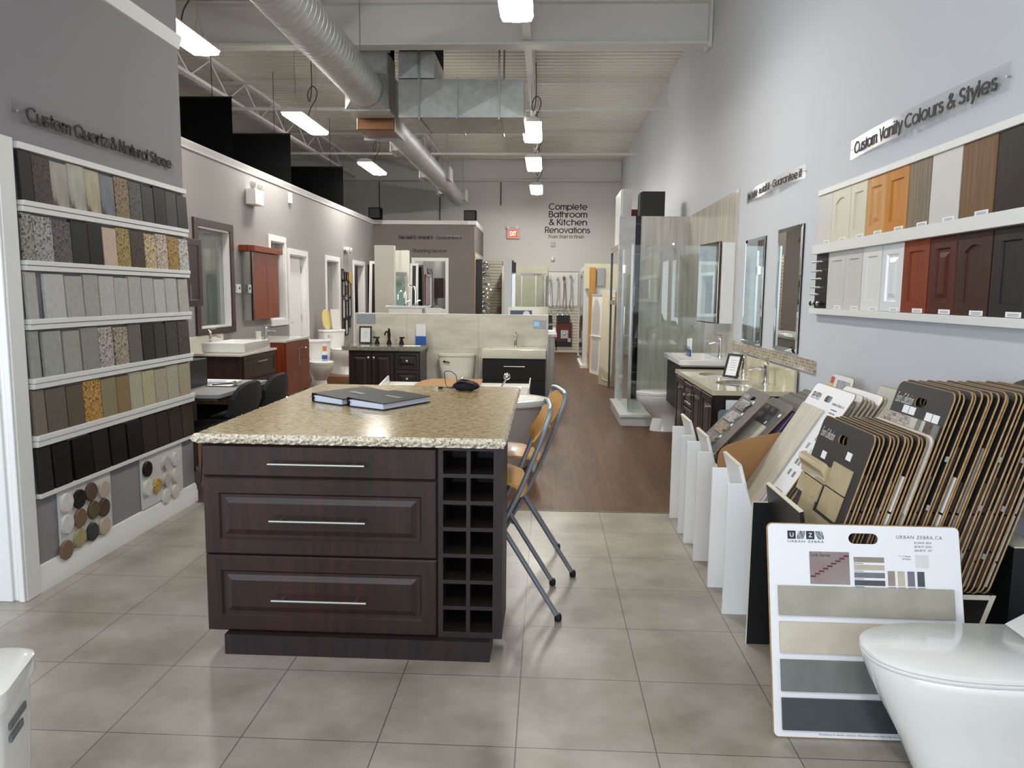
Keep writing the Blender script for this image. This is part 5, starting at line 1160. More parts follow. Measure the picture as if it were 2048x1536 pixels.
def decoA(t, fr, w, L):
    for k, (c, yy) in enumerate((((92, 88, 84), .64), ((206, 204, 198), .44), ((188, 172, 140), .25), ((172, 160, 148), .05))):
        sticks(mat('stick_mosaic_%d' % k, c, .25, c2=tuple(int(v * .75) for v in c), nscale=50), L * yy, .07, .28, step=.0085, n=8, seed=k)(t, fr)
        stickers(t, fr, [(.25, L * yy + .07)], .025, .018)
lean_board('grey sample board with four stick mosaics, leaning in the middle white bin', 1.234, .935, 4.15, 4.55, .90, .605, BOARDG, decoA)
def decoB(t, fr, w, L):
    tiles(t, fr, [(.10, .33, .05, L - .17, mat('ivory_tile', (204, 200, 182), .15))], .010); stickers(t, fr, [(.24, L - .16), (.33, L - .09)], .03, .02)
    sticks(mat('stick_mosaic_0', (92, 88, 84), .25), .05, .02, .08, n=8)(t, fr)
lean_board('grey sample board with an ivory tile, leaning beside the kraft board', 1.308, .90, 3.985, 4.39, .90, .53, BOARDG, decoB)
def decoC(c):
    def go(t, fr, w, L): tiles(t, fr, [(.03, w - .03, .10, L - .06, c)], .010)
    return go
cc = [((150, 128, 176), 'lilac'), ((196, 190, 176), 'ivory'), ((122, 92, 66), 'brown'), ((176, 196, 204), 'pale blue'), ((206, 198, 180), 'cream'), ((96, 90, 84), 'grey'), ((164, 122, 80), 'amber'), ((110, 100, 90), 'taupe')]
for k, (c, nm) in enumerate(cc):
    lean_board('dark sample board with %s tile, stacked behind the two grey boards' % nm, 1.36 + .027 * k, .905 + .008 * (k % 3) + .006 * k, 4.0 + .02 * (k % 2), 4.40, .70, .403, BOARDG if k % 2 else BOARDK, decoC(mat('strip_' + nm.replace(' ', '_'), c, .3)), logo=(k == 5), hole=False)
# boards and boxed tiles at the wall behind the stacks
lean_board('white boxed tile with red and yellow label, standing at the wall behind the stacks', 1.74, 1.02, 4.30, 4.62, .25, .002, BOARDW,
           lambda t, fr, w, L: (t.part('label_panel', MB().fbox(fr, .0, .05, L - .22, L - .03, TH + .0003, TH + .002), mat('yellow_label', (222, 190, 70), .5)), t.part('label_panel', MB().fbox(fr, .0, .05, L - .06, L - .02, TH + .002, TH + .003), mat('red_label', (200, 70, 60), .5)), t.part('label_panel', MB().fbox(fr, .10, .28, L - .12, L - .03, TH + .0003, TH + .002), mat('grey_print_label', (186, 186, 192), .5, c2=(130, 130, 140), nscale=60))), logo=False, hole=False)
lean_board('plain white tile standing at the wall behind the white boards', 1.755, 1.02, 3.70, 4.02, .25, .002, mat('white_tile_face', (214, 212, 204), .3), lambda t, fr, w, L: None, logo=False, hole=False)
# placards by the vanity end
t = Thing('placard', 'white placard with gold lettering leaning on the end of the double vanity', 'placard')
fr = Fr((1.275, 5.30, .42), (1, -.02, 0), (0, .16, 1)); t.part('board', MB().prism(fr, rrect(.34, .33, .006), 0, .006), PAPER)
t.text('lettering', 'Custom', Fr(fr.P(.06, .20, .0063), fr.u, fr.v), .19, .05, mat('gold_print', (168, 140, 60), .5), depth=.0005); t.done()
t = Thing('placard', 'blue grey placard with a small white sign beside the white placard', 'placard')
fr = Fr((1.205, 5.24, .42), (1, -.02, 0), (0, .14, 1)); t.part('board', MB().prism(fr, rrect(.2, .27, .03), 0, .006), BLACK); t.part('upper_panel', MB().prism(fr, rrect(.2, .14, .03, 5, 0, .13), .0062, .007), mat('slate_blue', (110, 122, 136), .5))
t.part('small_sign', MB().fbox(fr, .05, .19, .15, .20, .0072, .008), PAPER); t.text('lettering', 'fa', Fr(fr.P(.06, .158, .0082), fr.u, fr.v), .04, .035, INK, depth=.0005, off=.02); t.done()
solo('display_stand', MB().box(1.05, 1.70, 5.16, 5.36, 0, .416), BINW, 'white low stand under the placards by the double vanity', 'stand', bev=.003)
# ---- large white price board in front of the black bin
bl, br_ = V((.785, 2.43, 0)), V((1.44, 2.43, 0)); tl = V((.778, 2.605, .69))
fr = Fr(bl, br_ - bl, tl - bl); w, L = .655, .712
t = Thing('tile_board', 'large white sample board with four tile strips, leaning in front of the black bin', 'sample board')
mb = MB(); slab_hole(mb, fr, w, L, .008, .02, (w * .5, L - .048), .05, .018); TH_ = TH; TH = .008
t.part('board', mb, [BOARDW, MDF], smooth=0)
uz_logo(t, fr, .07, L - .054, .028, TH + .0003)
GR = mat('tag_grey', (110, 110, 112), .7); q = lambda a, b: Fr(fr.P(a, b, TH + .0003), fr.u, fr.v)
t.text('web_address', 'URBAN ZEBRA.CA', q(.44, L - .045), .155, .0115, GR, depth=.0004, spacing=1.2)
for k, s in enumerate(('$11.00 SF  4X24', '$6.00 SF 12X24', '$36.00 SF  1X1')): t.text('price_line', s, q(.50, L - .062 - .013 * k), .057, .008, GR, depth=.0004)
ph = t.part('photo_print', MB().fbox(q(.142, L - .205), 0, .135, 0, .11, 0, .0004), mat('mauve_photo', (150, 134, 132), .4, c2=(126, 110, 108), nscale=6))
t.text('photo_caption', 'Link Series', q(.147, L - .112), .066, .012, INK, depth=.0008)
for k in range(9): t.part('printed_step', MB().fbox(q(.144 + .0142 * k, L - .182 + .0088 * k), 0, .018, 0, .006, .0005, .0008), mat('maroon_print', (92, 34, 32), .5), parent=ph)
sw = [(150, 138, 128), (188, 176, 156), (112, 112, 122), (76, 74, 86)]
for k in range(4):
    t.part('printed_swatch', MB().fbox(q(.292, L - .128 - .026 * k), 0, .103, 0, .018, 0, .0004), mat('swatch_bar_%d' % k, sw[k], .5, c2=tuple(int(v * .92) for v in sw[k]), nscale=20))
    t.part('caption_line', MB().fbox(q(.292, L - .133 - .026 * k), 0, .032, 0, .002, 0, .0004), GR)
    t.part('printed_swatch', MB().fbox(q(.405 + .033 * k, L - .205), 0, .024, 0, .05, 0, .0004), mat('swatch_bar_%d' % k, sw[k], .5))
    t.part('caption_line', MB().fbox(q(.405 + .033 * k, L - .211), 0, .026, 0, .002, 0, .0004), GR)
t.part('printed_swatch', MB().fbox(q(.50, L - .142), 0, .045, 0, .043, 0, .0004), mat('pale_mesh_print', (206, 208, 206), .5))
for k, s in enumerate(('1" x 1" Mosaic', 'All Colours')): t.text('caption', s, q(.445 + .012 * k, L - .107 - .009 * k), .04 - .012 * k, .006, GR, depth=.0004)
SL = [((164, 158, 144), (150, 144, 130)), ((196, 188, 172), (184, 174, 158)), ((112, 116, 112), (102, 106, 102)), ((62, 68, 70), (54, 60, 62))]
for k, (y0, y1) in enumerate(((L - .311, L - .212), (L - .435, L - .332), (L - .56, L - .457), (L - .685, L - .582))):
    t.part('tile_strip', MB().fbox(fr, .03, .62, y0, y1, TH + .0003, TH + .011), mat('strip_tile_%d' % k, SL[k][0], .5, c2=SL[k][1], nscale=9, ndetail=6), bev=.001)
t.text('small_print', 'Variations in shade, texture, dimension and color may occur. Samples are for general reference.', q(.15, .010), .43, .0075, GR, depth=.0004)
TH = TH_; t.done()
# ---- wall hung toilet in the right foreground
def ring_d(z, tip, back, hw, yc=2.235, pw=2.3, n=30):
    """D shaped outline: round tip towards -X, straight sides back to X = back"""
    out = []; xc = tip + (back - tip) * .62
    for i in range(n + 1):
        a = -math.pi / 2 - math.pi * i / n; c, s = math.cos(a), math.sin(a)
        out.append((xc + (xc - tip) * math.copysign(abs(c) ** (2 / pw), c), yc + hw * math.copysign(abs(s) ** (2 / pw), s) * -1, z))
    out += [(back, yc - hw * 0 - hw, z)] if False else []
    out += [(back, out[-1][1], z), (back, out[0][1], z)]
    return out
t = Thing('wall_hung_toilet', 'white wall hung toilet with flat soft edged lid in the right foreground', 'toilet')
t.part('bowl', MB().loft([ring_d(0, 1.17, 1.56, .115), ring_d(.04, 1.15, 1.56, .12), ring_d(.14, 1.105, 1.56, .13), ring_d(.24, 1.05, 1.56, .15), ring_d(.32, 1.01, 1.56, .175), ring_d(.37, .99, 1.56, .186), ring_d(.388, .985, 1.56, .188), ring_d(.394, .995, 1.56, .183)]), PORC, smooth=60)
t.part('seat', MB().loft([ring_d(.3945, .983, 1.53, .188), ring_d(.398, .98, 1.53, .191), ring_d(.404, .98, 1.53, .191), ring_d(.406, .984, 1.53, .188)]), WHITEG, smooth=50)
t.part('seat_lid', MB().loft([ring_d(.4075, .984, 1.53, .188), ring_d(.41, .980, 1.53, .191), ring_d(.420, .980, 1.53, .191), ring_d(.424, .988, 1.525, .184)]), WHITEG, smooth=50)
t.part('hinge_block', MB().prism(Fr((1.5, 2.05, 0), (1, 0, 0), (0, 0, 1)), [(0, .4245), (.07, .468), (.085, .468), (.085, .4245)], 0, -.37), WHITEG, bev=.004)
t.done()
solo('carton', MB().box(1.565, 1.78, 1.9, 2.415, 0, .30), mat('brown_carton', (150, 120, 84), .8), 'brown carton behind the wall hung toilet at the right edge', 'carton')
# ---- toilet tank in the lower left corner
t = Thing('toilet_tank', 'white toilet tank with small grey printing in the lower left corner', 'toilet tank')
cx, cy = -1.215, 1.285; Rz = Matrix.Translation(V((cx, cy, 0))) @ Matrix.Rotation(R(18), 4, 'Z')
def tk(z, hx, hy, r): return [Rz @ V((p[0] - hx, p[1] - hy, z)) for p in rrect(2 * hx, 2 * hy, r, 6)]
t.part('tank', MB().loft([tk(0, .17, .09, .04), tk(.35, .19, .10, .04), tk(.69, .205, .105, .04)]), PORC)
t.part('tank_lid', MB().loft([tk(.6905, .21, .11, .04), tk(.698, .214, .114, .045), tk(.732, .214, .114, .045), tk(.74, .20, .10, .04)]), PORC)
f = Fr(Rz @ V((.206, -.05, .61)), Rz.to_3x3() @ V((0, 1, 0)), (0, 0, 1)); gp = mat('tag_grey', (110, 110, 112), .7)
for k in range(2): t.part('printed_line', MB().fbox(f, .0, .085 - .02 * k, .03 - .025 * k, .044 - .025 * k, -.002, .0012), gp)
t.done()
# ================================================================ left middle: vanities, desk, toilets along the partition
XF = -3.93
LAM = mat('grey_laminate', (150, 150, 150), .3)
t = Thing('desk', 'black desk with grey laminate top behind the stone display wall', 'desk')
tp = t.part('desk_top', MB().prism(FT(-3.35, 5.2, .715), rrect(1.04, .96, .03), 0, .025), LAM); t.part('edge_band', MB().prism(FT(-3.36, 5.19, .700), rrect(1.06, .98, .04), 0, .014), BLACK, parent=tp)
t.part('side_panel', MB().box(-3.3, -3.27, 5.3, 6.05, 0, .70), BLACK); t.part('modesty_panel', MB().box(-2.855, -2.72, 5.26, 5.28, .1, .70), BLACK); t.part('pedestal', MB().box(-3.2, -2.86, 5.32, 6.02, .03, .70), BLACK, bev=.004); t.part('plinth', MB().box(-3.18, -2.88, 5.34, 6.0, 0, .03), BLACKM); t.done()
t = Thing('desk_organizer', 'black upright letter holder on the desk by the display wall', 'organizer')
t.part('holder', MB().box(-2.76, -2.66, 5.50, 5.80, .741, .95).box(-2.77, -2.65, 5.49, 5.51, .741, 1.0), BLACK, bev=.004); t.done()
pz = .7415
t = Thing('printed_sheet', 'white sheet with blue print lying on the desk', 'paper')
t.part('sheet', MB().box(-2.86, -2.55, 5.94, 6.13, pz, pz + .002), PAPER); t.part('blue_band', MB().box(-2.80, -2.60, 5.99, 6.03, pz + .002, pz + .0026), mat('blue_print', (38, 88, 170), .6)); t.done()
t = Thing('clipboard', 'clipboard with white paper and pen lying on the desk', 'clipboard')
t.part('board', MB().prism(FT(-2.62, 5.66, pz), rrect(.22, .17, .01), 0, .004), mat('brown_board', (90, 74, 60), .6)); t.part('paper_sheet', MB().box(-2.61, -2.42, 5.67, 5.82, pz + .0042, pz + .006), PAPER)
t.part('clip', MB().box(-2.42, -2.385, 5.71, 5.79, pz + .004, pz + .025).cyl((-2.40, 5.70, pz + .03), (-2.40, 5.80, pz + .03), .012), STEEL); t.part('pen', MB().cyl((-2.58, 5.70, pz + .011), (-2.44, 5.80, pz + .011), .005), INK); t.done()
FAB = mat('black_fabric', (24, 24, 26), .9, c2=(34, 34, 36), nscale=120)
def desk_chair(label, P, rz):
    t = Thing('desk_chair', label, 'chair', 'black chairs at the desk', at=V((0, 0, 0)))
    t.part('seat', MB().loft([egg(0, 0, .43, .22, .23, .22, pw=4), egg(0, 0, .44, .235, .245, .23, pw=4), egg(0, 0, .48, .235, .245, .23, pw=4), egg(0, 0, .495, .2, .21, .2, pw=4)]), FAB)
    rings = []
    for i in range(13):
        q = (i / 12 - .5) * 2; x = .265 * q; b = .05 * q * q; top = .82 - .10 * abs(q) ** 3.5; bot = .56 + .03 * abs(q) ** 4
        rings.append([(x, .235 - b, bot), (x, .26 - b, (bot + top) / 2), (x, .275 - b, top), (x, .30 - b, top - .01), (x, .30 - b, (bot + top) / 2), (x, .265 - b, bot)])
    t.part('backrest', MB().loft(rings), FAB)
    for s in (-1, 1):
        t.part('leg', MB().tube([(s * .2, -.19, .44), (s * .22, -.22, .0)], .011, 8), CHROME); t.part('leg', MB().tube([(s * .2, .2, .44), (s * .22, .25, .0)], .011, 8), CHROME)
        t.part('back_support', MB().tube([(s * .17, .2, .44), (s * .17, .27, .6)], .010, 8), CHROME)
    o = t.done(); o.location = P; o.rotation_euler = (0, 0, rz); return o
desk_chair('nearer black fabric chair with rounded back at the desk', V((-2.44, 5.43, 0)), R(-90))
dup(bpy.data.objects['desk_chair'], V((-2.42, 5.98, 0)), R(-90), 'farther black fabric chair with rounded back, behind the desk end', 'black chairs at the desk')
# dark vanity with vessel basin
t = Thing('vessel_vanity', 'dark brown wall vanity with white top under the framed window', 'vanity')
t.part('cabinet_body', MB().box(XF + .002, -3.28, 7.95, 8.98, .25, .772), DKWOOD, bev=.002)
for z0, z1 in ((.27, .50), (.515, .765)):
    d = t.part('drawer', MB().rrings(FL(8.0, z0, -3.279), .95, z1 - z0, [(0, 0), (0, .018), (.04, .018), (.044, .012)]), DKWOOD, smooth=0)
    t.part('handle', MB().cyl(FL(8.0, z0, -3.279).P(.35, z1 - z0 - .08, .04), FL(8.0, z0, -3.279).P(.62, z1 - z0 - .08, .04), .005), STEEL, parent=d)
tp = t.part('stone_top', MB().box(XF + .002, -3.255, 7.92, 9.0, .774, .80), mat('white_quartz_top', (222, 218, 206), .12, coat=.3), bev=.003)
t.part('backsplash', MB().box(XF + .002, XF + .018, 7.92, 9.0, .80, .965), mat('white_quartz_top', (222, 218, 206), .12), parent=tp)
t.part('support', MB().box(XF + .002, -3.4, 8.0, 8.95, 0, .249), BLACKM); t.done()
t = Thing('vessel_basin', 'rectangular white vessel basin on the dark brown vanity', 'basin')
c0, c1 = on(284 * 0 + 420, 705, Z=.80), on(527, 693, Z=.80)
def rr3(x0, x1, y0, y1, z, r): return [(x0 + p[0], y0 + p[1], z) for p in rrect(x1 - x0, y1 - y0, r, 4)]
t.part('bowl', MB().loft([rr3(-3.738, -3.282, 8.065, 8.815, .801, .02), rr3(-3.75, -3.27, 8.05, 8.83, .82, .02), rr3(-3.75, -3.27, 8.05, 8.83, .90, .02), rr3(-3.75, -3.27, 8.05, 8.83, .905, .02), rr3(-3.73, -3.29, 8.07, 8.81, .905, .02), rr3(-3.69, -3.33, 8.12, 8.76, .83, .05)]), PORC); t.done()
t = Thing('faucet', 'tall chrome faucet behind the rectangular vessel basin', 'faucet'); faucet_single(t, (-3.83, 8.45, .801), 1, 0, .2); t.done()
solo('switch_plate', MB().box(XF + .0185, XF + .026, 8.0, 8.12, .84, .93), mat('pale_grey_plastic', (178, 178, 184), .5), 'grey plate on the white backsplash of the dark brown vanity', 'switch plate')
# cherry vanity
t = Thing('cherry_vanity', 'reddish cherry vanity with white top beside the dark brown vanity', 'vanity')
t.part('cabinet_body', MB().box(XF + .002, -3.27, 9.30, 10.24, .16, .838), CHERRY, bev=.002)
for (a, b) in ((9.31, 9.77), (9.775, 10.23)):
    for z0, z1 in (((.17, .83),) if a < 9.5 else ((.17, .60), (.605, .83))):
        d = t.part('door' if z1 - z0 > .3 else 'drawer', MB().fbox(FL(a, z0, -3.269), 0, b - a, 0, z1 - z0, 0, .018), CHERRY, bev=.002)
        f = FL(a, z0, -3.251)
        if z1 - z0 > .3: t.part('handle', MB().cyl(f.P((b - a) - .06, z1 - z0 - .32, .03), f.P((b - a) - .06, z1 - z0 - .08, .03), .006).cyl(f.P((b - a) - .06, z1 - z0 - .1, 0), f.P((b - a) - .06, z1 - z0 - .1, .03), .004), STEEL, parent=d)
        else: t.part('knob', MB().ball(f.P(.23, .12, .02), .016), CHROME, parent=d)
for y in (9.33, 10.21):
    for x in (-3.3, -3.86): t.part('leg', MB().box(x - .02, x + .02, y - .02, y + .02, 0, .16), CHERRY)
tp = t.part('stone_top', MB().box(XF + .002, -3.245, 9.28, 10.26, .839, .865), mat('pale_stone_top', (206, 208, 198), .12, coat=.3), bev=.002); t.done()
t = Thing('faucet', 'chrome lever faucet on the cherry vanity top', 'faucet'); faucet_single(t, (-3.62, 9.62, .866), 1, -.1, .14); t.done()
solo('tumbler', MB().lathe([(.035, 0), (.035, .11), (.03, .11), (.028, .01), (.002, .008)], (-3.62, 9.36, .866), seg=18), WHITEG, 'small white tumbler on the cherry vanity top', 'tumbler')
# cherry mirrored wall cabinet with canopy
t = Thing('mirror_cabinet', 'reddish cherry wall cabinet with side mirrors and canopy on the left partition', 'wall cabinet')
t.part('canopy', MB().prism(FT(0, 0, 1.985), [(XF, 9.58), (-3.80, 9.58), (-3.745, 9.64), (-3.745, 10.68), (XF, 10.68)], 0, .075), CHERRY, bev=.003)
t.part('cabinet_body', MB().box(XF, -3.80, 9.68, 10.58, 1.11, 1.983), CHERRY, bev=.002)
for a in (9.682, 10.133): t.part('door', MB().box(-3.799, -3.782, a, a + .446, 1.115, 1.98), CHERRY, bev=.0015)
t.part('side_mirror', MB().box(XF + .004, -3.785, 9.666, 9.6795, 1.10, 1.98), MIRROR)
t.done()
t = Thing('wall_cabinet', 'brown wall cabinet with two bar handles beside the framed window', 'wall cabinet')
t.part('cabinet_body', MB().box(XF, -3.622, 7.05, 7.82, 1.31, 2.0), DKWOOD, bev=.002)
for a in (7.055, 7.442):
    d = raised(t, 'door', FL(a, 1.315, -3.621), .375, .68, DKWOOD, 'shaker'); f = FL(a, 1.315, -3.60); x = .33 if a < 7.2 else .045
    t.part('handle', MB().cyl(f.P(x, .06, .028), f.P(x, .22, .028), .005).cyl(f.P(x, .08, 0), f.P(x, .08, .028), .004), STEEL, parent=d)
t.done()
t = Thing('wall_thermostat', 'white square thermostat on the left partition by the cherry cabinet', 'thermostat')
t.part('housing', MB().box(XF, XF + .03, 9.44, 9.555, 1.45, 1.56), WHITE, bev=.004); t.part('dial', MB().cyl((XF + .03, 9.5, 1.51), (XF + .036, 9.5, 1.51), .015), INK); t.done()
# framed pictures between the second and third doorways
pics = [(14.42, 1.80, .13, .24), (14.60, 1.78, .12, .18), (14.78, 1.78, .12, .18), (14.42, 1.58 - .03, .22, .33), (14.68, 1.52, .13, .18), (14.86, 1.56 - .03, .22, .33), (14.42, 1.20 - .04, .21, .40), (14.66, 1.19 - .04, .19, .36), (14.88, 1.22 - .04, .20, .40), (14.42, .86, .12, .18), (14.60, .80, .22, .32), (14.88, .88, .13, .20)]
rows = ['top row, left', 'top row, middle', 'top row, right', 'second row, left', 'second row, middle', 'second row, right', 'third row, left', 'third row, middle', 'third row, right', 'bottom row, left', 'bottom row, middle', 'bottom row, right']
for k, (y, zc, w, h) in enumerate(pics):
    t = Thing('picture_frame', 'black framed certificate between two doorways, %s' % rows[k], 'picture frame', 'black frames on the left partition'); f = FL(y, zc - h / 2, XF + .001); b = .022
    t.part('frame_border', MB().fbox(f, 0, w, 0, b, 0, .018).fbox(f, 0, w, h - b, h, 0, .018).fbox(f, 0, b, b, h - b, 0, .018).fbox(f, w - b, w, b, h - b, 0, .018), BLACK)
    t.part('print', MB().fbox(f, b, w - b, b, h - b, 0, .006), mat('certificate_%d' % (k % 4), ((190, 192, 196), (170, 150, 100), (206, 206, 204), (150, 150, 130))[k % 4], .5, c2=((120, 124, 130), (120, 100, 60), (170, 170, 172), (100, 104, 84))[k % 4], nscale=16)); t.done()
solo('wooden_plaque', MB().box(XF + .001, XF + .02, 14.96, 15.1, 1.66, 1.86), BEECH, 'tan wooden plaque beside the upper black frames', 'plaque', bev=.003)
t = Thing('chime_box', 'small white emergency lamp above the framed certificates', 'emergency light')
t.part('base', MB().box(XF, XF + .03, 14.6, 14.85, 2.28, 2.34), WHITE)
for y in (14.63, 14.82): t.part('lamp_head', MB().lathe([(.03, 0), (.055, .04), (.06, .08)], (XF + .03, y, 2.30), (1, 0, -.3), 14), WHITE)
t.done()
# toilets along the partition
o = toilet('white toilet with coloured label beside the cherry vanity', V((-3.45, 11.36, 0)), R(30), PORC)
o = toilet('white toilet on a low wooden platform by the second doorway', V((-3.44, 12.62, .10)), R(55), PORC)
toilet('white toilet half hidden behind the granite topped vanity', V((-3.0, 13.35, .10)), R(60), PORC, tank=None)
solo('display_platform', MB().box(-3.85, -2.72, 12.2, 13.9, 0, .10), mat('platform_wood', (120, 88, 58), .5), 'low brown wooden platform under the white toilets', 'platform', bev=.004)
t = Thing('energy_label', 'colourful label hanging on the tank of the nearest left toilet', 'label'); f = Fr((-3.4745, 11.554, .44), (.866, .5, 0), (0, 0, 1))
t.part('card', MB().fbox(f, 0, .085, 0, .24, .0, .003), PAPER); t.part('blue_band', MB().fbox(f, 0, .085, 0, .06, .0032, .004), BLUEINK); t.part('orange_band', MB().fbox(f, .01, .075, .12, .2, .0032, .004), mat('orange_print', (214, 130, 80), .6)); t.done()
for k, (nm, lab, c) in enumerate((('seat_sample', 'yellowish toilet seat standing on the far toilet tank', (214, 196, 132)), ('book', 'white catalogue leaning on the far toilet tank', (216, 214, 206)))):
    solo(nm, MB().prism(Fr((-3.78 + .13 * k, 12.66 + .10 * k, .845), (.57, .82, 0), (-.14, .1, 1)), [(q[0] * .18, q[1] * .34) for q in rrect(1, 1, .45 - .4 * k, 6)], 0, .02), mat('sample_%d' % k, c, .4), lab, nm.replace('_', ' '))
# ================================================================ tiled stub wall with its vanities
STUBT = tilemat('large_beige_wall_tile', (228, 222, 208), (221, 214, 200), (180, 170, 154), .9, .45, (0, 2), .0025, 0, (-2.65, -.12), .3, .5, ((222, 218, 210), (255, 255, 255)), 3, stretch=(1, 1, 3))
S('wall_stub', MB().box(-2.405, .024, 9.45, 9.56, 0, 1.218), WHITE)
solo('wall_tiling', MB().box(-2.40, .018, 9.436, 9.449, 0, 1.216), STUBT, 'large beige wall tiles facing the low stub wall', 'wall tiles')
solo('price_plate', MB().box(-2.385, -2.15, 9.43, 9.4355, 1.09, 1.205), mat('pale_blue_grey_card', (150, 158, 164), .5), 'pale grey plate at the upper left corner of the tiled stub wall', 'plate')
t = Thing('wall_control', 'grey control plate with small blue screen at the right of the tiled stub wall', 'control panel')
t.part('plate', MB().box(-.165, -.005, 9.43, 9.4355, 1.05, 1.155), mat('pale_grey_plastic', (178, 178, 184), .5)); t.part('screen', MB().box(-.155, -.09, 9.427, 9.43, 1.08, 1.135), mat('blue_screen', (120, 170, 206), .3, emit=((120, 180, 230), .5))); t.done()
t = Thing('granite_vanity', 'near black vanity with granite top at the left of the tiled stub wall', 'vanity')
gx0, gx1, gy0 = -2.36, -1.50, 8.93
t.part('cabinet_body', MB().box(gx0, gx1, gy0, 9.435, .08, .785).box(gx0, gx1, gy0 + .06, 9.435, 0, .08), ESPRESSO)
for a, b in ((gx0 + .005, gx0 + .275), (gx0 + .28, gx0 + .55)):
    d = raised(t, 'door', FC(a, .1, gy0), b - a, .67, ESPRESSO, 'raised', rail=.045); knob(t, FC(a, .1, gy0).P((b - a - .03) if a < -2.2 else .03, .60, .02), (0, -1, 0), d, STEEL)
for z0, z1 in ((.10, .34), (.35, .55), (.56, .77)):
    d = raised(t, 'drawer', FC(gx0 + .56, z0, gy0), .295, z1 - z0, ESPRESSO, 'raised', rail=.035); knob(t, FC(gx0 + .56, z0, gy0).P(.147, (z1 - z0) / 2, .02), (0, -1, 0), d, STEEL)
t.part('granite_top', MB().box(-2.43, -1.475, 8.88, 9.435, .787, .838), mat('grey_green_granite', (150, 148, 132), .12, coat=.3, c2=(116, 114, 100), nscale=60, ndetail=6), bev=.004)
fz = .838
for k, x in enumerate((-2.105, -1.955, -1.80)):
    if k == 1: t.part('spout', MB().lathe([(.03, 0), (.028, .02), (.016, .06), (.02, .12), (.012, .17), (.016, .18), (.004, .2)], (x, 9.33, fz), seg=14).tube(smooth_path([(x, 9.33, fz + .13), (x - .02, 9.27, fz + .16), (x - .03, 9.22, fz + .12)]), .010, 8), BRONZE)
    else:
        f = t.part('faucet_handle', MB().lathe([(.032, 0), (.028, .02), (.014, .06), (.018, .075)], (x, 9.33, fz), seg=14), BRONZE); t.part('lever', MB().tube([(x + (.04 if k else -.05) * 1, 9.32, fz + .085), (x, 9.33, fz + .08), (x + (-.02 if k else .03), 9.32, fz + .082)], .010, 8), BRONZE, parent=f)
t.done()
easel_frame('card_frame', 'black framed card on the granite topped vanity', (-2.26, 9.36, .840), R(-90), .155, .215, .12)
t = Thing('brochure_holder', 'upright white and blue leaflet holder on the granite topped vanity', 'brochure holder')
t.part('leaflet', MB().box(-1.62, -1.50, 9.36, 9.366, .8385, 1.09), PAPER); t.part('blue_panel', MB().box(-1.625, -1.495, 9.34, 9.355, .8385, .94), mat('blue_print', (38, 88, 170), .6)); t.done()
solo('leaflet', MB().box(-1.72, -1.52, 9.0, 9.12, .8385, .8405), PAPER, 'white leaflet lying on the granite topped vanity', 'leaflet')
toilet('off white toilet against the tiled stub wall', V((-1.10, 9.045, 0)), 0, BISC, tank='round', lever=BRONZE)
t = Thing('drawer_vanity', 'black brown drawer vanity with thick white sink at the right of the stub wall', 'vanity')
t.part('cabinet_body', MB().box(-.755, -.005, 8.99, 9.435, .18, .708), mat('black_brown_front', (30, 26, 25), .5, spec=.3)); t.part('plinth', MB().box(-.72, -.04, 9.05, 9.43, 0, .18), BLACKM)
for z0, z1 in ((.19, .445), (.45, .705)):
    d = t.part('drawer', MB().box(-.757, -.003, 8.97, 8.989, z0, z1), mat('black_brown_front', (30, 26, 25), .5, spec=.3), bev=.002)
    t.part('handle', MB().cyl((-.5, 8.945, z1 - .06 - .03), (-.25, 8.945, z1 - .06 - .03), .006).box(-.49, -.48, 8.945, 8.97, z1 - .095, z1 - .085).box(-.27, -.26, 8.945, 8.97, z1 - .095, z1 - .085), STEEL, parent=d)
t.part('sink_top', MB().loft([rr3(-.762, 0, 8.95, 9.435, .71, .012), rr3(-.765, .003, 8.945, 9.435, .72, .012), rr3(-.765, .003, 8.945, 9.435, .815, .012), rr3(-.755, -.007, 8.955, 9.43, .82, .01), rr3(-.68, -.08, 9.0, 9.32, .818, .03), rr3(-.64, -.12, 9.04, 9.28, .745, .05)]), mat('cream_white_basin', (232, 228, 208), .1, coat=.4))
faucet_single(t, (-.38, 9.37, .8185), 0, -1, .15)
t.done()
# ================================================================ tubs between the island and the stub wall
ACW = mat('white_acrylic', (234, 233, 228), .12, coat=.4)
t = Thing('alcove_tub', 'white alcove bathtub with raised end flanges behind the island', 'bathtub')
def rr(x0, x1, y0, y1, z, r): return rr3(x0, x1, y0, y1, z, r)
tx0, tx1, ty0, ty1 = -1.64, -.15, 7.02, 7.75
t.part('tub_body', MB().loft([rr(tx0, tx1, ty0, ty1, 0, .01), rr(tx0, tx1, ty0, ty1, .535, .01), rr(tx0 + .004, tx1 - .004, ty0 + .004, ty1 - .004, .54, .01), rr(tx0 + .09, tx1 - .09, ty0 + .07, ty1 - .07, .538, .10), rr(tx0 + .12, tx1 - .12, ty0 + .09, ty1 - .09, .50, .12), rr(tx0 + .22, tx1 - .2, ty0 + .14, ty1 - .14, .16, .14)]), ACW)
t.part('flange', MB().hexa([(tx0, ty0 + .02, .541), (tx0 + .022, ty0 + .02, .541), (tx0 + .022, ty1, .541), (tx0, ty1, .541), (tx0, ty0 + .02, .545), (tx0 + .012, ty0 + .02, .545), (tx0 + .012, ty1, .618), (tx0, ty1, .618)]), ACW)
t.part('flange', MB().hexa([(tx1 - .022, ty0, .541), (tx1, ty0, .541), (tx1, ty1, .541), (tx1 - .022, ty1, .541), (tx1 - .012, ty0, .60), (tx1, ty0, .60), (tx1, ty1, .618), (tx1 - .012, ty1, .618)]), ACW)
t.part('flange', MB().box(tx0 + .023, tx1 - .023, ty1 - .012, ty1, .541, .556), ACW)
t.done()
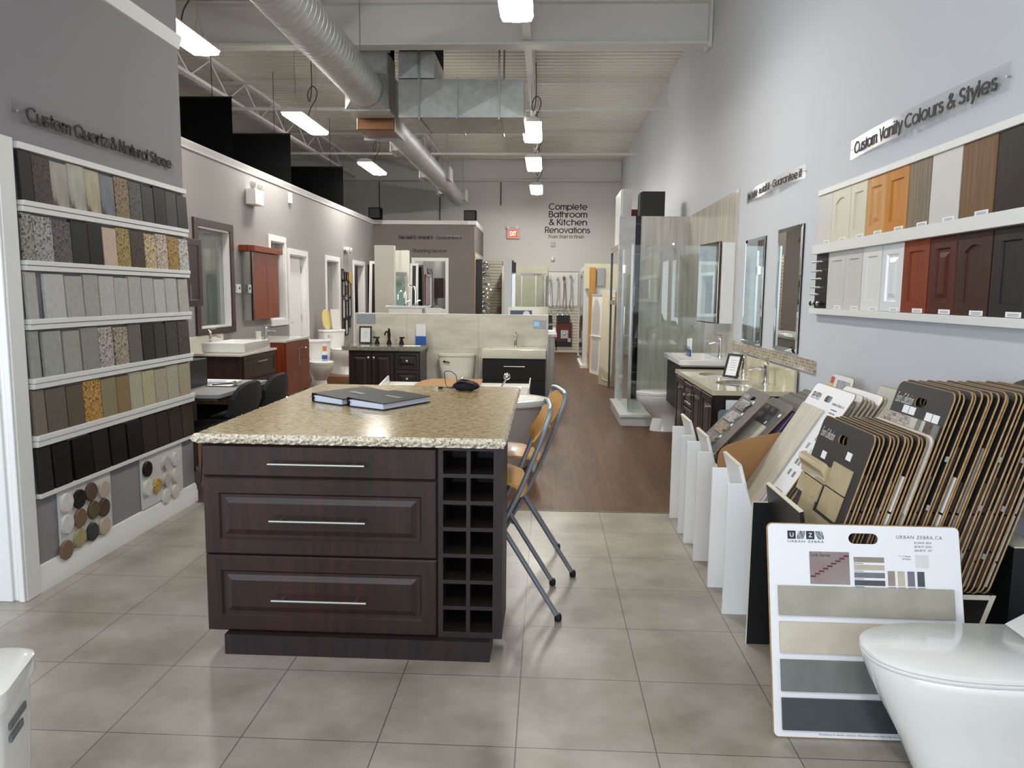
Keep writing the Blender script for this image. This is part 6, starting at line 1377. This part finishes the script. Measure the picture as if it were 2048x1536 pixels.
solo('kraft_sheet', MB().prism(Fr((-1.30, ty0 + .03, .5415), (1, 0, 0), (0, 1, .10)), [(0, 0), (.62, 0), (.66, .2), (.66, .60), (.16, .60), (.06, .5), (.015, .35)], 0, .006), KR, 'tan hardboard sheet lying across the rim of the alcove bathtub', 'sheet')
t = Thing('tub_filler', 'chrome tub filler with ball handle on the alcove bathtub rim', 'faucet')
bx = -.42; t.part('body', MB().lathe([(.03, 0), (.03, .012), (.016, .02), (.014, .06)], (bx, ty0 + .035, .5415), seg=14).tube([(bx, ty0 + .035, .59), (bx + .05, ty0 + .06, .68)], .008, 8), CHROME)
t.part('ball_handle', MB().ball((bx + .055, ty0 + .062, .70), .034), CHROME); t.done()
t = Thing('tub_valve', 'small chrome valve handle on the tan sheet side of the alcove bathtub', 'faucet')
t.part('body', MB().lathe([(.028, 0), (.026, .015), (.012, .03), (.012, .05)], (-.86, ty1 - .03, .541), seg=14), CHROME); t.part('cross_handle', MB().cyl((-.91, ty1 - .03, .60), (-.81, ty1 - .03, .60), .009).ball((-.86, ty1 - .03, .60), .02), CHROME); t.done()
t = Thing('oval_tub', 'freestanding oval white bathtub beside the far stool', 'bathtub')
def ov(a, b, z, n=48): return [(-.76 + a * math.cos(2 * math.pi * i / n), 6.42 + b * math.sin(2 * math.pi * i / n), z) for i in range(n)]
t.part('tub_body', MB().loft([ov(.62, .30, 0), ov(.64, .31, .02), ov(.735, .355, .535)]), mat('warm_grey_acrylic', (196, 188, 180), .25, coat=.2))
t.part('rim', MB().loft([ov(.735, .355, .536), ov(.785, .395, .54), ov(.795, .40, .56), ov(.79, .395, .588), ov(.775, .38, .592), ov(.70, .31, .588), ov(.67, .285, .55), ov(.56, .2, .20)]), ACW); t.done()
# ================================================================ displays behind the stub wall
t = Thing('display_counter', 'tall white display counter behind the tiled stub wall carrying gooseneck faucets', 'counter')
t.part('counter_body', MB().box(-2.16, -1.70, 10.3, 10.8, 0, 1.27).box(-1.699, -1.44, 10.4, 10.8, 0, 1.25), WHITE)
t.part('counter_top', MB().box(-2.20, -1.66, 10.28, 10.82, 1.271, 1.297), WHITEG, bev=.003); t.part('raised_panel', MB().box(-1.655, -1.44, 10.30, 10.39, 0, 1.272), WHITE); t.done()
for k, (x, y, h, r, lab) in enumerate(((-1.95, 10.45, .15, .055, 'lower chrome gooseneck faucet on the tall white counter'), (-1.84, 10.60, .20, .08, 'taller chrome spring neck faucet on the tall white counter'))):
    t = Thing('gooseneck_faucet', lab, 'faucet', 'gooseneck faucets behind the stub wall'); b = V((x, y, 1.298))
    arc = [b + V((-r + r * math.cos(a), 0, h + r * math.sin(a))) for a in [math.pi * i / 8 for i in range(9)]]
    t.part('spout', MB().tube([b, b + V((0, 0, h * .6))] + arc + [b + V((-2 * r, 0, h * .55))], .014, 10), CHROME)
    t.part('base_ring', MB().lathe([(.03, 0), (.028, .02), (.016, .03)], b, seg=16), CHROME); t.part('lever', MB().cyl(b + V((.014, 0, .06)), b + V((.07, 0, .075)), .007), CHROME); t.done()
solo('partition_column', MB().box(-2.51, -2.222, 11.0, 11.12, 0, 2.155), mat('off_white_panel', (196, 192, 182), .6), 'tall plain off white panel standing behind the tiled stub wall', 'display panel', bev=.003)
t = Thing('shower_display', 'white shower wall display with teal glass behind the tall plain panel', 'shower')
t.part('wall_panel', MB().box(-2.40, -2.285, 12.5, 12.6, 0, 2.17).box(-2.62, -2.40, 12.55, 12.6, 0, 2.17), mat('bright_white_panel', (226, 224, 214), .5)); t.part('header', MB().box(-2.61, -2.30, 12.40, 12.44, 1.75, 1.81), STEEL)
t.part('glass_panel', MB().box(-2.60, -2.36, 12.41, 12.42, .1, 1.75), glass('teal_glass', (226, 242, 240), .3)); t.part('edge_post', MB().box(-2.36, -2.335, 12.40, 12.44, .1, 1.75), STEEL); t.part('tray', MB().box(-2.62, -2.28, 12.38, 12.499, 0, .1), WHITE); t.done()
def lean_panel(name, lab, cat, x0, x1, y, z1, lean, m, mi=None, fw_=.06):
    t = Thing(name, lab, cat); fr = Fr((x0, y, 0), (1, 0, 0), (0, lean, z1)); L = math.hypot(lean, z1); w = x1 - x0
    t.part('frame', MB().fbox(fr, 0, w, L - fw_, L, 0, .03).fbox(fr, 0, w, 0, fw_, 0, .03).fbox(fr, 0, fw_, fw_, L - fw_, 0, .03).fbox(fr, w - fw_, w, fw_, L - fw_, 0, .03), m)
    if mi: t.part('panel', MB().fbox(fr, fw_, w - fw_, fw_, L - fw_, .005, .012), mi)
    return t.done()
lean_panel('framed_door_panel', 'white framed panel leaning by the partition corner at left', 'frame', -3.80, -3.2, 16.0, 2.14, .22, WHITE, mat('dark_glossy_panel', (26, 24, 24), .2))
lean_panel('framed_door_panel', 'white framed panel leaning beside the white framed mirror', 'frame', -3.02, -2.84, 16.55, 2.12, .2, WHITE, mat('dark_glossy_panel', (26, 24, 24), .2), .05)
solo('dark_curtain', MB().box(-3.915, -3.84, 16.55, 16.9, 0, 2.08), BLACKM, 'black panel standing in the partition corner at left', 'panel')
YP = 17.115
t = Thing('framed_mirror', 'white framed mirror on the taupe partition under the Plumbing Service lettering', 'mirror'); f = FC(-3.06, 1.0, YP - .001); w, h = .84, 1.265
t.part('frame_border', MB().fbox(f, 0, w, h - .075, h, 0, .025).fbox(f, 0, w, 0, .075, 0, .025).fbox(f, 0, .07, .075, h - .075, 0, .025).fbox(f, w - .07, w, .075, h - .075, 0, .025), WHITE); t.part('mirror_glass', MB().fbox(f, .07, w - .07, .075, h - .075, 0, .01), MIRROR); t.done()
t = Thing('acrylic_sign', 'clear sign reading We Sell it, Install it, Guarantee it on the taupe partition', 'sign'); f = FC(-3.37, 2.665, YP - .012)
t.part('acrylic_panel', MB().fbox(f, 0, 1.47, 0, .10, 0, .003), ACRYL); sign_text(t, 'lettering', 'We Sell it \u2022 Install it \u2022 Guarantee it', Fr(f.P(.015, .016, .0035), f.u, f.v).P, 1.44, .070, INK, wt=.13)
for x in (.01, 1.46): t.part('standoff', MB().cyl(f.P(x, .05, -.011), f.P(x, .05, .004), .006), STEEL)
t.done()
t = Thing('wall_lettering', 'black lettering reading Plumbing Service above the white framed mirror', 'wall lettering'); sign_text(t, 'text_line', 'Plumbing Service', FC(-3.03, 2.385, YP - .0005).P, .765, .072, INK, wt=.13); t.done()
# slatwalls with chrome fittings
SLAT = mat('cream_slatwall', (206, 200, 184), .5)
def slatwall(name, lab, fr, w, h, step=.0762, edge=None):
    t = Thing(name, lab, 'slatwall'); m = MB(); z = 0
    while z < h - .01: m.fbox(fr, 0, w, z, min(z + step - .010, h), .006, .018); z += step
    t.part('slat_face', m, SLAT, smooth=0); t.part('backing', MB().fbox(fr, 0, w, 0, h, 0, .006), mat('slat_groove', (96, 88, 78), .7))
    if edge: t.part('end_edge', MB().fbox(fr, *edge, 0, h, 0, .0175), mat('particle_edge', (170, 128, 78), .8, c2=(90, 66, 42), nscale=30))
    return t.done()
slatwall('slatwall', 'cream slatwall on the back wall at the end of the aisle', FC(.03, .0, 19.499), .775, 2.06)
slatwall('slatwall', 'cream slatwall on the right side of the taupe partition', FL(17.13, .4, -1.644), 2.2, 2.0, edge=(-.012, -.0005))
slatwall('slatwall', 'narrow cream slatwall on the back wall beside the corner shower', FC(-1.60, .4, 19.499), .45, 1.9, edge=(.4505, .47))
solo('white_display_panel', MB().box(.035, .785, 19.462, 19.480, 1.19, 2.035), WHITE, 'white panel of hand showers on the back slatwall', 'display panel')
for k, (x, zt, zb, c) in enumerate(((.085, 1.97, 1.45, CHROME), (.27, 1.97, 1.36, CHROME), (.43, 1.96, 1.38, mat('champagne_metal', (168, 150, 124), .25, metal=1)), (.60, 1.97, 1.36, CHROME))):
    t = Thing('hand_shower', ('leftmost', 'second', 'third, champagne coloured', 'rightmost')[k] + ' hand shower set on the white panel of the back wall', 'hand shower', 'hand shower sets on the back wall'); y = 19.455
    t.part('slide_bar', MB().cyl((x, y - .04, zt - .02), (x, y - .04, zb), .011).cyl((x, y - .04, zt - .04), (x, y + .006, zt - .04), .012).cyl((x, y - .04, zb + .03), (x, y + .006, zb + .03), .012), c)
    t.part('shower_head', MB().lathe([(.014, 0), (.02, .05), (.042, .07), (.042, .085)], (x - .02, y - .07, zt - .18 + .03 * k), (.2, -.5, .6), 14), c)
    t.part('hose', MB().tube(smooth_path([(x + .03, y - .05, zt - .2), (x + .05, y - .04, zt - .5), (x + .06, y - .03, zb - .15), (x + .04, y - .03, zb - .28), (x - .02, y - .03, zb - .2), (x - .01, y - .03, zb + .0)]), .009, 8), c); t.done()
for k, x in enumerate((.06, .41)):
    t = Thing('boxed_faucet', ('black boxed faucet at the left on the back slatwall', 'black boxed faucet in the middle of the back slatwall')[k], 'boxed faucet', 'boxed faucets on the back slatwall')
    t.part('display_box', MB().box((.03, .255)[k], (.14, .59)[k], 19.36, 19.48, .78, .95), BLACK)
    for dx in ((-.12, 0, .12) if k else (.05,)): t.part('faucet_piece', MB().lathe([(.03, 0), (.02, .02), (.014, .06 + .05 * (dx == 0)), (.02, .08 + .05 * (dx == 0)), (.004, .1 + .05 * (dx == 0))], (x + dx, 19.42, .951), seg=12), CHROME)
    t.done()
t = Thing('jet_panel', 'dark red brown demonstration panel hanging on the back slatwall', 'display panel')
t.part('board', MB().box(.25, .65, 19.42, 19.48, .17, .76), mat('red_brown_board', (92, 32, 24), .4)); t.part('lower_band', MB().box(.252, .648, 19.415, 19.4195, .17, .29), BLACK); t.part('square_plate', MB().box(.37, .56, 19.40, 19.4195, .36, .57), STEEL); t.part('square_plate', MB().box(.55, .63, 19.40, 19.4195, .27, .37), STEEL); t.part('jet', MB().ball((.46, 19.39, .47), .035), CHROME); t.done()
rr_ = random.Random(3)
for k in range(36):
    z = .90 + .115 * (k % 12) + rr_.uniform(-.008, .008); y = 17.75 + .55 * (k // 12) + rr_.uniform(-.12, .12)
    t = Thing('chrome_fitting', 'chrome faucet fitting on the slatwall at the right side of the partition', 'fitting', 'chrome fittings on the partition slatwall')
    p = V((-1.625, y, z)); d = V((1, rr_.uniform(-.5, .2), rr_.uniform(-.1, .15))).normalized(); L = rr_.uniform(.05, .14)
    t.part('flange_ring', MB().lathe([(.046, 0), (.042, .015), (.028, .03), (.026, .08)], p, (1, 0, 0), 12), CHROME)
    t.part('spout', MB().tube(smooth_path([p + V((.08, 0, 0)), p + V((.08, 0, .03)) + d * L, p + V((.08, 0, -.03)) + d * (L + .05)], 4), .022, 8).ball(p + V((.08, 0, .02)), .042, 10), CHROME); t.done()
solo('black_display_board', MB().box(-1.62, -1.475, 17.26, 17.32, 0, 2.25), BLACK, 'black display board standing by the right end of the taupe partition', 'display panel')
for k, z in enumerate((1.02, 1.62)): solo('wooden_shelf', MB().box(-1.26, -1.12, 19.2, 19.48, z, z + .12), CHERRY, ('lower', 'upper')[k] + ' reddish wooden display block on the narrow slatwall', 'display block')
# corner shower
t = Thing('corner_shower', 'curved glass corner shower with cream tiled walls at the back wall', 'shower')
CRT = tilemat('cream_shower_tile', (214, 208, 180), (208, 202, 174), (190, 184, 160), .2, .2, (0, 2), .003, 0, (0, 0), .25)
t.part('back_panel', MB().box(-1.05, .02, 19.45, 19.498, 0, 2.15), CRT); t.part('side_panel', MB().box(-1.10, -1.051, 18.55, 19.49, 0, 2.15), mat('cream_panel', (214, 208, 180), .3))
cxx, cyy, rr0 = -1.05, 19.45, 1.06
def arc(r, a0, a1, n=18): return [(cxx + r * math.cos(a0 + (a1 - a0) * i / n), cyy - r * math.sin(a0 + (a1 - a0) * i / n)) for i in range(n + 1)]
def arcwall(r0, r1, z0, z1, a0=.03, a1=1.54): return MB().prism(Fr((0, 0, 0), (1, 0, 0), (0, 1, 0)), arc(r1, a0, a1) + arc(r0, a1, a0), z0, z1)
t.part('glass_curve', arcwall(rr0 - .006, rr0, .12, 1.93), GLASS); t.part('header_rail', arcwall(rr0 - .03, rr0 + .015, 1.93, 1.985), CHROME); t.part('base_rail', arcwall(rr0 - .02, rr0 + .01, .10, .12), CHROME)
m = MB().prism(Fr((0, 0, 0), (1, 0, 0), (0, 1, 0)), arc(rr0 + .02, .0, 1.57) + [(cxx + .001, cyy - .001)], 0, .10); t.part('shower_tray', m, WHITE)
for a in (.35, .75, 1.15): 
    x, y = cxx + rr0 * math.cos(a), cyy - rr0 * math.sin(a); t.part('door_stile', MB().box(x - .012, x + .012, y - .012, y + .012, .12, 1.93), STEEL)
t.done()
t = Thing('column_display', 'tall white column with a black framed chrome shower edge behind the stub wall', 'display column')
t.part('column', MB().box(-.62, -.512, 11.0, 11.25, 0, 1.98), mat('cool_white_panel', (204, 206, 210), .5)); t.part('black_box', MB().box(-.51, -.455, 11.02, 11.14, 1.78, 1.93), BLACK); t.part('black_box', MB().box(-.51, -.49, 11.01, 11.15, 1.93, 1.955), BLACK); t.part('mirror_strip', MB().box(-.511, -.46, 11.05, 11.08, .5, 1.76), STEEL); t.done()
t = Thing('base_cabinet', 'white base cabinet standing behind the right end of the stub wall', 'cabinet')
t.part('cabinet_body', MB().box(-.52, .02, 9.75, 10.5, 0, .90), WHITE); t.part('counter_top', MB().box(-.53, .03, 9.74, 10.52, .901, .93), WHITEG); t.done()
t = Thing('box_sink', 'white box sink with blue grey front label on the cabinet behind the stub wall', 'sink'); 
t.part('sink_body', MB().loft([rr3(-.5, .022, 9.8, 10.3, .931, .01), rr3(-.5, .022, 9.8, 10.3, 1.305, .01), rr3(-.47, -.01, 9.83, 10.27, 1.305, .01), rr3(-.46, -.02, 9.84, 10.26, 1.18, .02)]), mat('cream_white_basin', (232, 228, 208), .1)); t.part('front_label', MB().box(-.47, -.19, 9.793, 9.7995, 1.12, 1.265), mat('slate_blue_print', (82, 90, 116), .5)); t.part('label_spot', MB().cyl((-.26, 9.79, 1.215), (-.26, 9.793, 1.215), .045), PAPER); t.done()
t = Thing('long_base_cabinet', 'long white base cabinet facing the aisle beyond the stub wall', 'cabinet')
t.part('cabinet_body', MB().box(-.45, .105, 10.65, 12.9, .08, .88).box(-.45, .06, 10.68, 12.88, 0, .08), WHITE)
for k in range(3):
    d = t.part('door', MB().fbox(FL(10.67 + .745 * k, .1, .106), 0, .735, 0, .77, 0, .018), mat('pale_grey_door', (190, 190, 190), .5)); t.part('handle', MB().cyl((.145, 10.75 + .745 * k, .68), (.145, 10.75 + .745 * k, .78), .008), INK, parent=d)
t.part('counter_top', MB().box(-.46, .15, 10.63, 12.92, .881, .915), WHITEG); t.done()
solo('black_case', MB().box(-.05, .10, 12.2, 12.5, .916, .98), BLACK, 'small black case on the long white base cabinet', 'case'); solo('white_pad', MB().box(.0, .12, 11.2, 11.5, .916, .935), PAPER, 'white pad lying on the long white base cabinet', 'paper')
# shower units and panels leaning along the right side of the aisle
lean_panel('door_slab', 'narrow white door slab leaning by the end of the back slatwall', 'door slab', .76, .90, 18.35, .92, .12, SLAT, mat('cream_panel', (214, 208, 180), .3), .02)
solo('trim_bundle', MB().prism(Fr((.905, 18.45, 0), (1, 0, 0), (0, .05, .93)), [(0, 0), (.07, 0), (.07, .93), (0, .93)], 0, .04), mat('bronze_trim', (92, 70, 58), .2, metal=.5, c2=(190, 180, 170), nscale=9, stretch=(8, 1, 1)), 'shiny brown trim pieces leaning beside the narrow door slab', 'trim pieces')
t = Thing('shower_unit', 'white shower unit with wooden stud edge on the right side of the aisle', 'shower')
t.part('side_frame', MB().box(.735, .835, 15.35, 17.0, .06, 2.05), mat('white_glossy_frame', (214, 216, 214), .2)); t.part('glass_side', MB().box(.728, .7345, 15.45, 16.9, .2, 1.95), GLASSG); t.part('stud', MB().box(.838, .955, 15.10, 15.2, .01, 2.01), mat('pine_stud', (196, 146, 72), .7, c2=(176, 126, 60), nscale=7, stretch=(6, 6, .5)))
t.part('tray', MB().box(.70, 1.6, 15.3, 17.0, 0, .06), WHITE); t.part('top_panel', MB().box(.74, 1.6, 15.21, 15.3, 1.6, 2.09), mat('cream_panel', (214, 208, 180), .3)); t.part('mirror_square', MB().box(.99, 1.14, 15.18, 15.2, 1.65, 2.0), STEEL); t.part('back_frame', MB().box(.96, 1.6, 15.21, 15.3, .06, 1.59), WHITE); t.done()
t = Thing('alcove_shower', 'white alcove shower wall with arched niche leaning in the aisle', 'shower'); q = Fr((.85, 14.43, 0), (.16, -.62, 0), (0.02, 0, 1)); w, h = .64, 1.49
t.part('shell', MB().fbox(q, 0, w, 0, h, -.03, .02), mat('white_acrylic', (234, 233, 228), .12)); t.part('shelf_lip', MB().fbox(q, .03, w, .70, .72, .02, .05), WHITEG); t.part('flange', MB().fbox(q, 0, w, h - .03, h, .02, .03), mat('pale_grey_plastic', (178, 178, 184), .5))
nz = [(.06, .74)] + [(.06, 1.1)] + [(.28 - .22 * math.cos(a), 1.1 + .30 * math.sin(a)) for a in [math.pi * i / 12 for i in range(1, 12)]] + [(.50, 1.1), (.50, .74)]
t.part('arched_niche', MB().prism(q, nz, .0205, .024), mat('niche_grey', (186, 185, 182), .3)); t.part('lower_niche', MB().prism(q, rrect(.42, .58, .1, 5, .07, .08), .0205, .024), mat('niche_grey', (186, 185, 182), .3)); t.done()
t = Thing('leaning_shower_base', 'cream shower base leaning upright in front of the metal rack', 'shower base'); q = Fr((.90, 12.57, 0), (.182, -.39, 0), (.045, .02, 1.53)); w, h = .42, 1.53
t.part('base_slab', MB().rrings(q, w, h, [(0, -.03), (0, .03), (.03, .03)]), mat('cream_base', (206, 198, 172), .35)); t.part('rim_line', MB().tube(smooth_path([q.P(.43, .09, .032), q.P(.2, .09, .032), q.P(.12, .15, .032), q.P(.12, .3, .032)]), .008, 6), mat('cream_base_b', (222, 214, 190), .3)); t.part('rim_line', MB().tube(smooth_path([q.P(.43, 1.44, .032), q.P(.3, 1.44, .032), q.P(.22, 1.38, .032), q.P(.22, 1.3, .032)]), .008, 6), mat('cream_base_b', (222, 214, 190), .3)); t.done()
toilet('small white toilet half hidden behind the shower by the metal rack', V((1.35, 10.9, 0)), R(-90), PORC, tank=None)
# conduits on the back wall
for k, (x, z0) in enumerate(((-4.3, 3.1), (-2.75, 3.1), (-1.2, 3.7))):
    solo('conduit', MB().cyl((x, 19.48, z0), (x, 19.48, 4.27), .012), mat('grey_cable', (70, 68, 64), .6), ('leftmost thin conduit down the back wall', 'middle thin conduit down the back wall', 'short conduit on the back wall at the duct end')[k], 'conduit')
